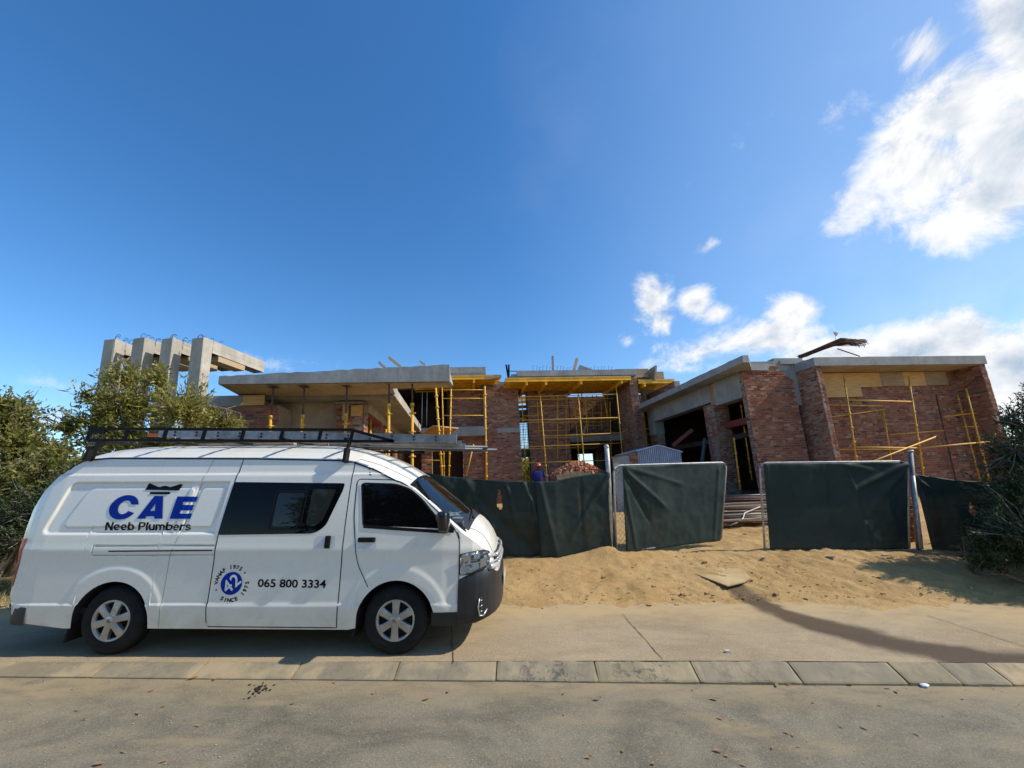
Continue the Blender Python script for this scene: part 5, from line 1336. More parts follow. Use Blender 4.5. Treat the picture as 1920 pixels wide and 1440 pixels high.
def cut_poly(poly, step=.05):
    bm = bmesh.new(); vs = [bm.verts.new((x, 0, z)) for x, z in poly]; bm.faces.new(vs)
    for ax in (0, 2):
        lo = min(p[0 if ax == 0 else 1] for p in poly); hi = max(p[0 if ax == 0 else 1] for p in poly); k = math.floor(lo / step) + 1
        while k * step < hi:
            no = (1, 0, 0) if ax == 0 else (0, 0, 1); co = (k * step + 1e-4, 0, 0) if ax == 0 else (0, 0, k * step + 1e-4)
            bmesh.ops.bisect_plane(bm, geom=bm.verts[:] + bm.edges[:] + bm.faces[:], plane_co=co, plane_no=no, dist=1e-6); k += 1
    return bm
def map_side(bm, name, mat, off, parent, sgn=1, smooth=True, usefeat=True):
    for v in bm.verts:
        x, z = v.co.x, v.co.z; y = float(side(x, z, off)) if usefeat else -float(halfw(np.array(x), np.array(z)) + off); v.co = (x, y * sgn, z)
    bmesh.ops.triangulate(bm, faces=bm.faces)
    bmesh.ops.recalc_face_normals(bm, faces=bm.faces)
    up = sum((f.normal.y for f in bm.faces))
    if up * sgn > 0:
        for f in bm.faces: f.normal_flip()
    me = bpy.data.meshes.new(name); bm.to_mesh(me); bm.free(); me.materials.append(mat)
    for p in me.polygons: p.use_smooth = smooth
    return link(name, me, parent)
def rpoly(pts, r, k=6):
    """round the corners of a polygon"""
    out = []; n = len(pts)
    for i in range(n):
        p0, p1, p2 = (np.array(pts[(i + d) % n], float) for d in (-1, 0, 1)); rr_ = r[i] if isinstance(r, (list, tuple)) else r
        a = p0 - p1; b = p2 - p1; la, lb = np.linalg.norm(a), np.linalg.norm(b); q = min(rr_, la * .45, lb * .45)
        A, B = p1 + a / la * q, p1 + b / lb * q
        for j in range(k + 1): t = j / k; out.append(tuple((1 - t) ** 2 * A + 2 * t * (1 - t) * p1 + t * t * B))
    return out
def patch(name, pts, r, mat, off, parent, step=.05, sgn=1): return map_side(cut_poly(rpoly(pts, r), step), name, mat, off, parent, sgn)
def strip(name, pts, w, mat, off, parent, closed=False, step=.03):
    """a thin line following the side panel"""
    P = [np.array(p, float) for p in pts]; 
    if closed: P = P + [P[0]]
    L = []
    for a, b in zip(P[:-1], P[1:]):
        n = max(1, int(np.linalg.norm(b - a) / step)); L += [a + (b - a) * k / n for k in range(n)]
    L.append(P[-1]); mb = MB(); vs = []
    for i, p in enumerate(L):
        d = L[min(i + 1, len(L) - 1)] - L[max(i - 1, 0)]; d = d / (np.linalg.norm(d) + 1e-9); nrm = np.array([-d[1], d[0]]) * w / 2
        for q in (p - nrm, p + nrm): vs.append((q[0], float(side(q[0], q[1], off)), q[1]))
    mb.add(vs, [(2 * i, 2 * i + 1, 2 * i + 3, 2 * i + 2) for i in range(len(L) - 1)], True); return mb.build(name, mat, parent)

# sliding door and front door panels with their gaps
sdoor = [(1.075, .285), (1.05, .45), (1.062, 1.25), (1.135, 2.075), (2.495, 2.052), (2.482, .27)]
strip('door_gap', [(1.135, 2.09), (1.062, 1.25), (1.05, .45), (1.06, .34), (1.09, .288), (2.482, .275), (2.495, 2.06)], .010, MT['gap'], .0015, van)
sd = patch('sliding_door', [(1.072, .30), (1.060, .45), (1.072, 1.25), (1.143, 2.07), (2.487, 2.046), (2.474, .283)], .012, MT['paint'], .003, van, .02)
fd = [(2.80, .69), (2.68, .88), (2.575, 1.45), (2.565, 1.80), (2.60, 1.855), (3.02, 1.835), (3.22, 1.745), (3.70, 1.335), (3.785, 1.20), (3.79, .70), (3.79, .43), (3.54, .43)]
strip('door_gap', rpoly([(2.80, .69), (2.66, .93), (2.575, 1.45), (2.56, 1.855), (3.05, 1.84), (3.25, 1.72), (3.70, 1.34), (3.79, 1.19), (3.79, .44)], [.0, .1, .05, .06, .1, .1, .06, .06, 0], 5), .009, MT['gap'], .0015, van)
fdo = patch('front_door', [(2.83, .70), (2.675, .935), (2.588, 1.45), (2.574, 1.842), (3.05, 1.828), (3.24, 1.71), (3.69, 1.335), (3.778, 1.185), (3.778, .435), (3.56, .435), (3.54, .56), (3.40, .70), (3.11, .77)], [.01, .1, .05, .05, .1, .1, .06, .06, .02, .02, .05, .1, .1], MT['paint'], .003, van, .02)
strip('door_gap', [(.545, .285), (.555, 1.0), (.62, 1.25), (.72, 1.84), (.77, 2.09)], .006, plain('body_seam', (.3, .3, .29), .6), .0012, van)
strip('gutter_seam', [(x, float(zgut(x)) - .006) for x in np.linspace(-.95, 3.22, 90)], .018, MT['gap'], .003, van)
# windows
sw = [(1.07, 1.238), (1.115, 1.825), (2.425, 1.805), (2.41, 1.72), (2.27, 1.33), (2.15, 1.25)]
win = patch('side_window', sw, [.015, .02, .03, .06, .06, .08], MT['tint'], .006, sd)
for pts in ([(1.63, 1.30), (1.64, 1.72), (2.00, 1.715), (1.985, 1.37), (1.93, 1.30)],):
    strip('window_frame', rpoly(pts, .03, 4), .018, MT['black'], .0085, win, closed=True)
patch('sliding_pane', [(1.66, 1.33), (1.665, 1.70), (1.975, 1.695), (1.965, 1.39), (1.92, 1.33)], .03, plain('clear_dark_glass', (.012, .014, .014), .03, spec=.4), .0078, win)
patch('fixed_pane', [(2.04, 1.34), (2.06, 1.74), (2.33, 1.735), (2.32, 1.68), (2.23, 1.40), (2.15, 1.33)], .03, plain('clear_dark_glass2', (.022, .026, .024), .03, spec=.4), .0078, win)
dw = [(2.70, 1.335), (2.625, 1.79), (2.66, 1.802), (3.02, 1.79), (3.19, 1.735), (3.34, 1.62), (3.63, 1.30), (3.62, 1.265)]
strip('window_reveal', rpoly([(2.70, 1.325), (2.612, 1.80), (3.03, 1.80), (3.20, 1.745), (3.36, 1.62), (3.66, 1.285)], .03, 4), .022, MT['paint'], .008, fdo, closed=True)
dwn = patch('door_window', dw, [.02, .02, .02, .06, .05, .06, .02, .01], MT['tint'], .0065, fdo)
strip('window_seal', rpoly(dw, [.02, .02, .02, .06, .05, .06, .02, .01], 4), .022, MT['black'], .0085, dwn, closed=True)
strip('window_seal', [(2.70, 1.325), (3.64, 1.262)], .035, MT['black'], .009, dwn)
# windscreen
xw = np.linspace(3.195, 3.84, 30); sw_ = np.linspace(.075, 1, 22); XX, SS = np.meshgrid(xw, sw_); yy, zz = crown(XX, SS)
hw = np.stack([XX, yy, zz + .004], -1); fw = hw[:-1][::-1].copy(); fw[..., 1] *= -1; wsm = grid_mesh('windscreen', np.concatenate([hw, fw], 0), MT['glass']); wsc = vlink('windscreen', wsm)
def wband(xa, xb, s0, s1, mat, name, off=.006):
    XX, SS = np.meshgrid(np.linspace(xa, xb, 12), np.linspace(s0, s1, 16)); yy, zz = crown(XX, SS); h = np.stack([XX, yy, zz + off], -1); return grid_mesh(name, h, mat)
vlink('windscreen_seal', wband(3.18, 3.86, .055, .085, MT['black'], 'windscreen_seal'), wsc)
for sg in (1,):
    m = wband(3.175, 3.20, .06, 1, MT['black'], 'windscreen_seal'); vlink('windscreen_seal', m, wsc)
# cowl panel below the glass with wipers
XX, SS = np.meshgrid(np.linspace(3.82, 3.935, 10), np.linspace(.12, 1, 26)); XX = XX + .00 - (1 - SS) ** 2 * .06; yy, zz = crown(XX, SS); h = np.stack([XX, yy, zz + .008], -1); f_ = h[:-1][::-1].copy(); f_[..., 1] *= -1
cowl = vlink('cowl', grid_mesh('cowl', np.concatenate([h, f_], 0), MT['bump']))
for y0, y1 in ((-.55, .15), (.1, .75)):
    mb = MB(); z0 = 1.40; mb.tube([(3.90, y0, z0), (3.85, (y0 + y1) / 2, z0 + .045), (3.79, y1, z0 + .075)], .008, 6); mb.sphere((3.915, y0 - .02, z0 - .01), .018, 10, 6); mb.build('wiper', MT['black'], cowl)
strip('pillar_vent', [(3.31, 1.715), (3.43, 1.615)], .022, MT['gap'], .004, van)
# bonnet seam lines
def cline(pts, w, name='bonnet_seam', mat=None):
    mb = MB(); L = []
    for (xa, sa), (xb, sb) in zip(pts[:-1], pts[1:]): L += [(xa + (xb - xa) * k / 8, sa + (sb - sa) * k / 8) for k in range(9)]
    q = []
    for x, s in L: y, z = crown(np.array(x), np.array(s)); q.append((x, float(y), float(z) + .002))
    mb.tube(q, w, 5); mb.build(name, mat or MT['gap'], van)
cline([(3.80, .16), (3.95, .22), (4.05, .25), (4.13, .22), (4.19, .16)], .004)
mb = MB(); q = [(x, float(side(x, z, .0015)), z) for x, z in ((3.79, 1.19), (3.78, 1.22), (3.765, 1.262))]; mb.tube(q, .004, 5); mb.build('bonnet_seam', MT['gap'], van)
cline([(2.50, 0), (2.52, .12), (2.9, .2), (3.16, .24)], .0025, 'roof_seam')
# interior: lining, dashboard, seats, wheel
mb = MB(); mb.box((2.55, -.80, .8), (2.60, .80, 2.0)); mb.box((2.6, -.78, .8), (3.7, .78, .84)); mb.box((2.6, .76, .8), (3.6, .78, 1.3)); mb.box((2.6, -.86, .8), (3.75, -.84, 1.3)); mb.build('cab_lining', MT['lining'], van)
mb = MB(); pr = [(3.42, 1.02), (3.42, 1.28), (3.52, 1.33), (3.80, 1.36), (3.86, 1.1), (3.7, .9)]
vs = [(x, -.80, z) for x, z in pr] + [(x, .80, z) for x, z in pr]; n = len(pr); mb.add(vs, [tuple(range(n)), tuple(range(n, 2 * n))[::-1]] + [(i, n + i, n + (i + 1) % n, (i + 1) % n) for i in range(n)]); dash = mb.build('dashboard', plain('grey_dash', (.09, .09, .085), .7), van)
mb = MB(); mb.box((3.60, -.35, 1.352), (3.76, -.12, 1.362)); mb.build('paper_sheet', MT['ink_w'], dash)
mb = MB(); r_ = random.Random(2); pts = [(3.55 + .1 * sin(k * 1.7), -.2 + .12 * cos(k * 1.1) + k * .012, 1.37 + .02 * (k % 3)) for k in range(26)]; mb.tube(pts, .006, 5); mb.build('cable', MT['ink_w'], dash)
mb = MB(); n = 28; mb.tube([(3.33 + .06 * sin(2 * pi * k / n), -.42 + .19 * cos(2 * pi * k / n), 1.27 + .17 * sin(2 * pi * k / n)) for k in range(n + 1)], .014, 6); mb.tube([(3.33, -.42, 1.27), (3.5, -.42, 1.15)], .03, 6); mb.build('steering_wheel', MT['black'], dash)
for y in (-.42, .42):
    mb = MB(); mb.box((2.72, y - .26, .84), (3.18, y + .26, 1.0)); mb.box((2.64, y - .25, .95), (2.80, y + .25, 1.5)); mb.box((2.66, y - .13, 1.5), (2.76, y + .13, 1.72)); mb.build('seat', plain('grey_seat_fabric', (.10, .10, .105), .9), van)

# wheels
def wheel(c, sg):
    R, w = .347, .205
    root = MB(); y0 = sg * .93; yo = lambda d: y0 - sg * d
    prof = [(.205, .030), (.215, .012), (.25, .004), (.29, .006), (.318, .016), (.337, .034), (.345, .055), (.347, .085), (.347, .16), (.337, .19), (.30, .21), (.20, .205)]
    root.lathe([(r, yo(d)) for r, d in (prof if True else prof)], 56, c=(c, 0, .345))
    # tread blocks
    for k in range(56):
        a = 2 * pi * k / 56
        for (d0, d1, ph) in ((.055, .085, 0), (.095, .125, .03), (.135, .165, 0)):
            a_ = a + ph; pts = []
            for rr_ in (.344, .352):
                for (aa, dd) in ((a_, d0), (a_ + .07, d0), (a_ + .07, d1), (a_, d1)): pts.append((c + rr_ * cos(aa), yo(dd), .345 + rr_ * sin(aa)))
            root.hexa(pts)
    ty = root.build('tyre', MT['rubber'], van)
    ty.name = 'wheel'
    mb = MB(); mb.lathe([(.0, yo(.075)), (.2, yo(.075))], 40, c=(c, 0, .345)); mb.lathe([(.2, yo(.075)), (.205, yo(.02))], 40, c=(c, 0, .345)); mb.build('brake_shadow', MT['gap'], ty)
    mb = MB(); mb.lathe([(.180, yo(.045)), (.186, yo(.020)), (.200, yo(.010)), (.212, yo(.014)), (.214, yo(.03))], 56, c=(c, 0, .345))
    mb.lathe([(0, yo(-.004)), (.035, yo(-.002)), (.052, yo(.002)), (.060, yo(.012)), (.062, yo(.05))], 40, c=(c, 0, .345))
    for k in range(6):
        a = 2 * pi * k / 6 + (.26 if c < 1 else pi / 2)
        e1 = Vector((cos(a), 0, sin(a))); e2 = Vector((-sin(a), 0, cos(a))); cc = Vector((c, 0, .345)); yv = Vector((0, 1, 0))
        pts = []
        for rr_, hw_, d in ((.045, .036, .004), (.12, .036, .004), (.198, .045, .010)):
            for s_, dd in ((-1, .05), (-1, d + .006), (-.8, d), (.8, d), (1, d + .006), (1, .05)): pts.append(cc + e1 * rr_ + e2 * hw_ * s_ + yv * yo(dd))
        mb.add(pts, [(i * 6 + j, i * 6 + j + 1, (i + 1) * 6 + j + 1, (i + 1) * 6 + j) for i in range(2) for j in range(5)])
        bx = MB()
    mb.build('hubcap', MT['silver'], ty)
    mb = MB()
    def ell(rx, rz, cx=0, cz=0):
        n = 20; mb.tube([(c + cx + rx * cos(2 * pi * k / n), yo(-.006), .345 + cz + rz * sin(2 * pi * k / n)) for k in range(n + 1)], .0028, 5)
    ell(.024, .017); ell(.008, .0165); ell(.016, .006, 0, .009)
    mb.build('emblem', plain('dull_emblem', (.28, .27, .26), .4, metal=.6), ty)
    return ty
for c in (0.0, 3.11):
    for sg in (-1, 1): wheel(c, sg)
# mud flaps
mb = MB(); mb.hexa([(-.50, -.90, .12), (-.48, -.90, .12), (-.48, -.62, .12), (-.50, -.62, .12), (-.43, -.90, .5), (-.41, -.90, .5), (-.41, -.62, .5), (-.43, -.62, .5)]); mb.build('mud_flap', MT['rubber'], van)
mb = MB(); mb.hexa([(2.64, -.90, .16), (2.66, -.90, .16), (2.66, -.62, .16), (2.64, -.62, .16), (2.70, -.90, .46), (2.72, -.90, .46), (2.72, -.62, .46), (2.70, -.62, .46)]); mb.build('mud_flap', MT['rubber'], van)

# front bumper: a shell following the nose a little outside it
def shell(name, xs, zs0, zs1, off, mat, parent, nz=14, xpad=0.0, rnd=.03):
    xs = np.array(xs); P = np.zeros((nz, len(xs) * 2, 3))
    for i, x in enumerate(xs):
        z0, z1 = zs0(x), zs1(x)
        for j in range(nz):
            t = j / (nz - 1); z = z0 + (z1 - z0) * t; o = off - rnd * (abs(2 * t - 1) ** 6)
            w = float(bw_(x)) + o; P[j, i] = (x + xpad, -w, z); P[j, 2 * len(xs) - 1 - i] = (x + xpad, w, z)
    return link(name, grid_mesh(name, P, mat), parent)
def bw_(x): return I_(x, [3.45, 3.75, 3.9, 4.0, 4.1, 4.18, 4.24, 4.285, 4.31, 4.32], [.925, .925, .915, .90, .86, .80, .70, .55, .34, .0])
xb = np.concatenate([np.linspace(3.785, 4.24, 22), 4.32 - .08 * np.linspace(1, 0, 16)[1:] ** 2])
bp = shell('front_bumper', xb, lambda x: float(I_(x, [3.78, 4.0, 4.2, 4.32], [.30, .31, .36, .38])), lambda x: float(I_(x, [3.78, 3.9, 4.12, 4.2, 4.32], [.775, .80, .845, .84, .72])), .012, MT['bump'], van)
# top lip of the bumper
P = np.zeros((2, len(xb), 3))
mb = MB(); vs = []
for x in xb:
    zt_ = float(I_(x, [3.78, 3.9, 4.12, 4.2, 4.32], [.775, .80, .845, .84, .72])); w = float(bw_(x)) + .012 - .03; vs += [(x, -w, zt_), (min(x, 4.2), -max(w - .14, 0), zt_ + .01), (x, w, zt_), (min(x, 4.2), max(w - .14, 0), zt_ + .01)]
mb.add(vs, [(4 * i, 4 * i + 4, 4 * i + 5, 4 * i + 1) for i in range(len(xb) - 1)] + [(4 * i + 2, 4 * i + 3, 4 * i + 7, 4 * i + 6) for i in range(len(xb) - 1)], True); mb.build('bumper_lip', MT['bump'], bp)
strip('lower_skirt', [(3.505, .36), (3.78, .36)], .14, MT['bump'], .004, van)
# fog lamp pocket and trim
def bpt(x, z, off=.016): return (x, -(float(bw_(x)) + off), z)
mb = MB(); q = [bpt(x, z) for x, z in ((4.055, .62), (4.15, .645), (4.16, .50), (4.13, .40), (4.06, .38), (4.04, .48))]; mb.add(q, [tuple(range(6))]); fp = mb.build('fog_pocket', MT['gap'], bp)
mb = MB(); mb.tube([bpt(4.05, .56, .022), bpt(4.035, .47, .022), bpt(4.055, .385, .022), bpt(4.10, .385, .022), bpt(4.145, .44, .02)], .010, 6); mb.build('fog_trim', MT['silver'], fp)
for k in range(6):
    mb = MB(); mb.tube([bpt(4.05, .42 + k * .027, .02), bpt(4.085, .435 + k * .027, .024)], .006, 5); mb.build('fog_slat', MT['bump'] if k % 2 else MT['silver'], fp)
# grille: chrome bars following the nose, plate
gr_ = MB()
def nose(y, z, off=0.0):
    # x on the nose for a lateral position
    ys = np.array([.93, .91, .86, .80, .70, .55, .34, 0]); xs_ = np.array([3.85, 4.0, 4.1, 4.18, 4.235, 4.275, 4.295, 4.30]); return float(np.interp(-abs(y), -ys, xs_)) + off
mb = MB()
for z, r_, ym in ((.965, .022, .60), (.915, .012, .58), (.875, .018, .56)):
    mb.tube([(nose(y, z, .0 + (.86 - z) * .25), y, z) for y in np.linspace(-ym, ym, 24)], r_, 8)
MT['silv'] = plain('silver_trim', (.62, .63, .64), .22, metal=.35); gl = mb.build('grille', MT['silv'], van)
mb = MB(); q = []
for z in (.85, 1.0):
    for y in np.linspace(-.6, .6, 20): q.append((nose(y, z, -.012 + (.86 - z) * .25), y, z))
mb.add(q, [(i, i + 1, 21 + i, 20 + i) for i in range(19)]); mb.build('grille_backing', MT['gap'], gl)
mb = MB(); 
for sg in (-1, 1):
    for z0, z1, r_ in ((.99, .965, .022), (.865, .855, .030), (.915, .905, .012)):
        mb.tube([(nose(y, z0, -.005 + (.86 - z0) * .25), sg * y, z0 + (z1 - z0) * (.80 - y) / .24) for y in np.linspace(.80, .56, 8)], r_, 8)
mb.build('grille_trim', MT['silv'], gl)
mb = MB(); mb.box((4.335, -.26, .54), (4.345, .26, .66)); mb.build('number_plate', plain('plate_back', (.5, .5, .5), .5), bp)
ft = NT('faceted_reflector'); vo = ft.n('ShaderNodeTexVoronoi'); vo.inputs['Scale'].default_value = 16; ft.l(ft.coord('Object'), vo.inputs['Vector']); ft.color((.85, .86, .88)); ft.b.inputs['Metallic'].default_value = .85; ft.rough(.16); ft.bump(vo.outputs['Distance'], 1.0, .05); MT['facet'] = ft.m
MT['refl'] = plain('lamp_reflector', (.9, .9, .9), .3)
# headlamp: housing, reflector pieces and clear lens
def lampsurf(x, z, off): return (x, float(side(x, z, off)), z) if x < 4.0 else (x, float(side(x, z, off)), z)
hl = [(3.80, .805), (3.795, 1.02), (3.95, 1.045), (4.10, 1.055), (4.165, 1.03), (4.165, .93), (4.13, .865), (4.0, .815)]
for sg in (1, -1):
    hb = map_side(cut_poly(rpoly(hl, .012), .03), 'headlight', MT['facet'], .004, van, sg)
    map_side(cut_poly(rpoly(hl, .012), .03), 'lens', MT['lens'], .020, hb, sg)
    if sg == 1:
        for pts, m in (([(3.82, .90), (3.82, .915), (4.10, .94), (4.10, .925)], 'chrome'), ([(3.84, .94), (3.84, 1.0), (3.93, 1.01), (3.93, .95)], 'chrome'), ([(3.95, .84), (3.94, .91), (4.03, .93), (4.04, .86)], 'refl'), ([(4.05, .86), (4.05, .96), (4.12, .97), (4.12, .89)], 'chrome'),
                       ([(3.97, .96), (3.97, 1.02), (4.05, 1.03), (4.05, .97)], 'refl'), ([(3.81, .815), (3.81, .885), (3.92, .895), (3.93, .83)], 'refl')):
            map_side(cut_poly(rpoly(pts, .006), .03), 'reflector', MT[m], .010, hb)
        strip('lamp_seal', rpoly(hl, .012, 3), .009, MT['gap'], .012, hb, closed=True)
# rear lamp and rear bumper, tow bar
tl = [(-1.213, .69), (-1.213, .95), (-1.175, 1.19), (-1.085, 1.205), (-1.11, 1.0), (-1.135, .69)]
tb = patch('tail_light', tl, .008, MT['redlens'], .006, van, .03)
patch('reverse_lens', [(-1.205, .80), (-1.205, .92), (-1.135, .93), (-1.145, .80)], .008, MT['whitelens'], .008, tb, .03)
xb2 = np.concatenate([[-.93, -1.0, -1.08], -1.16 - .07 * np.linspace(0, 1, 8) ** .5])
def bw2(x): return I_(-x, [.9, 1.0, 1.08, 1.16, 1.19, 1.22, 1.23], [.935, .932, .915, .87, .80, .55, 0])
P = np.zeros((8, len(xb2) * 2, 3))
for i, x in enumerate(xb2):
    for j in range(8):
        z = .30 + .22 * j / 7; w = float(bw2(x)) + .012 - .02 * abs(2 * j / 7 - 1) ** 5; P[j, i] = (x, -w, z); P[j, 2 * len(xb2) - 1 - i] = (x, w, z)
rbm = link('rear_bumper', grid_mesh('rear_bumper', P, MT['bump']), van)
mb = MB(); mb.box((-1.32, -.72, .40), (-1.2, .72, .46)); mb.tube([(-1.2, -.5, .36), (-1.40, -.5, .38)], .035, 8); mb.sphere((-1.42, -.5, .43), .04); mb.box((-1.36, -.75, .44), (-1.22, -.6, .475)); mb.build('tow_bar', MT['black'], van)
# handles, rail, mirror, small marks
strip('slide_rail', [(-.14, 1.068), (1.03, 1.075)], .014, MT['gap'], .0025, van)
strip('rail_seam', [(-.33, 1.122), (1.04, 1.122)], .004, MT['gap'], .002, van); strip('rail_seam', [(-.33, 1.122), (-.33, 1.025), (1.05, 1.025)], .004, MT['gap'], .002, van)
def handle(name, x0, x1, z0, z1, parent, dep=.03):
    mb = MB(); y = lambda x, z, o: float(side(x, z, o))
    pts = []
    for o in (.004, dep):
        for x, z in ((x0, z0), (x1, z0), (x1, z1), (x0, z1)):
            cx, cz = (x0 + x1) / 2, (z0 + z1) / 2; f = .8 if o == dep else 1; xx, zz_ = cx + (x - cx) * f, cz + (z - cz) * f; pts.append((xx, y(xx, zz_, o), zz_))
    mb.hexa(pts); me = mb.mesh(name, MT['black']); bm = bmesh.new(); bm.from_mesh(me); bmesh.ops.bevel(bm, geom=bm.edges[:], offset=.006, segments=2, affect='EDGES'); bmesh.ops.recalc_face_normals(bm, faces=bm.faces); bm.to_mesh(me); bm.free(); return link(name, me, parent)
patch('handle_cup', [(2.17, 1.095), (2.18, 1.225), (2.395, 1.225), (2.395, 1.095)], .03, plain('handle_cup_paint', (.66, .67, .66), .4), .0045, sd); handle('handle', 2.285, 2.35, 1.09, 1.23, sd)
patch('handle_cup', [(2.655, 1.085), (2.65, 1.17), (2.86, 1.165), (2.86, 1.085)], .02, plain('handle_cup_paint2', (.66, .67, .66), .4), .0045, fdo); handle('handle', 2.65, 2.855, 1.155, 1.21, fdo)
mb = MB()
for z, x in ((1.97, 2.68), (1.975, 2.72), (1.90, 2.71), (1.93, 2.69), (1.905, 2.70)):
    mb.lathe([(0, float(side(x, z, .003))), (.009, float(side(x, z, .003)))], 10, c=(x, 0, z))
mb.build('screw_holes', MT['rust'], van)
# mirror
bm = bmesh.new(); bmesh.ops.create_cube(bm, size=1); bmesh.ops.bevel(bm, geom=bm.edges[:], offset=.28, segments=5, affect='EDGES', profile=.6)
for v in bm.verts: v.co = (3.625 + v.co.x * .12 + v.co.z * -.02, -1.035 + v.co.y * .20, 1.385 + v.co.z * .215)
me = bpy.data.meshes.new('mirror'); bm.to_mesh(me); bm.free(); me.materials.append(plain('mirror_shell', (.012, .013, .018), .25, coat=.5)); [setattr(p, 'use_smooth', True) for p in me.polygons]
mir = link('mirror', me, van)
mb = MB(); mb.tube([(3.66, -.90, 1.295), (3.645, -1.0, 1.285), (3.63, -1.05, 1.29)], .03, 8); mb.add([(3.57, float(side(3.57, 1.265, .01)), 1.265), (3.72, float(side(3.72, 1.25, .01)), 1.25), (3.73, float(side(3.73, 1.29, .01)), 1.29), (3.64, float(side(3.64, 1.385, .01)), 1.385)], [(0, 1, 2, 3)]); mb.build('mirror_foot', MT['black'], mir)
mb = MB(); mb.add([(3.553, -1.11, 1.31), (3.553, -.96, 1.31), (3.553, -.96, 1.46), (3.553, -1.11, 1.46)], [(0, 1, 2, 3)]); mb.build('mirror_glass', MT['chrome'], mir)

# ------------------------------------------------------------------ lettering
def text_mesh(s, size, bold=0.0, shear=0.0, space=1.0):
    c = bpy.data.curves.new('txt', 'FONT'); c.body = s; c.size = size; c.shear = shear; c.offset = bold; c.space_character = space; c.resolution_u = 4
    o = bpy.data.objects.new('txt', c); COL.objects.link(o); dg = bpy.context.evaluated_depsgraph_get(); me = bpy.data.meshes.new_from_object(o.evaluated_get(dg)); bpy.data.objects.remove(o); return me
def place_text(name, items, mat, parent, off=.005, maxe=.016):
    """items: (mesh or bmesh verts/faces in text plane, function (tx,ty)->(x,z))"""
    bm = bmesh.new()
    for me, fn in items:
        b2 = bmesh.new(); b2.from_mesh(me)
        for v in b2.verts: x, z = fn(v.co.x, v.co.y); v.co = (x, 0, z)
        tmp = bpy.data.meshes.new('t'); b2.to_mesh(tmp); b2.free(); bm.from_mesh(tmp)
    bmesh.ops.triangulate(bm, faces=bm.faces)
    for _ in range(6):
        es = [e for e in bm.edges if e.calc_length() > maxe]
        if not es: break
        bmesh.ops.subdivide_edges(bm, edges=es, cuts=1); bmesh.ops.triangulate(bm, faces=bm.faces)
    return map_side(bm, name, mat, off, parent, smooth=False)
def bounds(me): xs = [v.co.x for v in me.vertices]; ys = [v.co.y for v in me.vertices]; return min(xs), max(xs), min(ys), max(ys)
def fitter(me, x0, x1, z0, z1, sh=0.0):
    a, b, c, d_ = bounds(me)
    return lambda x, y: (x0 + (x - a) / (b - a) * (x1 - x0), z0 + (y - c) / (d_ - c) * (z1 - z0))
def polyset(polys):
    me = bpy.data.meshes.new('p'); v = []; f = []
    for p in polys: b = len(v); v += [(x, y, 0) for x, y in p]; f.append(tuple(range(b, b + len(p))))
    me.from_pydata(v, [], f); return me
idm = lambda x, y: (x, y)
# "CAE" drawn in a 1920-photo grid, then put on the panel
zp = lambda px, py: None
def ph(pts):    # photo pixels -> panel coordinates
    out = []
    for px, py in pts:
        p = aty(px, py, 4.53); d = Vector(p) - van.location; x = d.x * cos(g_) + d.z * sin(g_); z = -d.x * sin(g_) + d.z * cos(g_); out.append((x, z))
    return out
k_ = 220 / 1920
zz_ = lambda q: [(180 + x * k_, 880 + y * k_) for x, y in q]
A1 = [[(910, 437), (1055, 437), (1060, 500), (945, 555), (870, 660), (812, 768), (805, 808), (665, 808)], ]
outC = []
def arc(cx, cy, rx, ry, a0, a1, n): return [(cx + rx * cos(radians(a0 + (a1 - a0) * i / n)), cy + ry * sin(radians(a0 + (a1 - a0) * i / n))) for i in range(n + 1)]
shx = lambda q: [(x + (622 - y) * .25, y) for x, y in q]        # italic shear about mid height
Cc_ = arc(428, 622, 232, 200, -12, -332, 40); Ci = arc(440, 622, 100, 112, -332 + 4, -24, 36)
C_poly = shx(Cc_ + Ci)
A_outer = [[(910, 437), (1055, 437), (1085, 808), (952, 808), (945, 768), (812, 768), (798, 808), (665, 808)]]
# A with its counter as a hole: split in two halves
A_l = [(910, 437), (982, 437), (942, 560), (872, 678), (907, 680), (907, 768), (812, 768), (798, 808), (665, 808)]
A_r = [(982, 437), (1055, 437), (1085, 808), (952, 808), (945, 768), (907, 768), (907, 680), (946, 681), (942, 560)]
E_p = [(1290, 445), (1617, 448), (1595, 532), (1392, 532), (1385, 582), (1565, 584), (1545, 672), (1362, 672), (1350, 722), (1548, 724), (1530, 810), (1200, 810)]
place_text('company_name', [(polyset([ph(zz_(q)) for q in (C_poly, A_l, A_r, E_p)]), idm)], MT['ink_b'], van)
hat = [(770, 242), (785, 230), (805, 230), (830, 245), (940, 287), (970, 290), (1000, 278), (1050, 268), (1095, 278), (1125, 290), (1160, 286), (1300, 240), (1325, 240), (1336, 250), (1305, 347), (737, 335)]
place_text('logo_hat', [(polyset([ph(zz_(hat)), ph(zz_([(838, 370), (1150, 370), (1162, 378), (1160, 398), (1145, 411), (832, 407), (822, 398), (826, 380)]))]), idm)], MT['ink_k'], van)
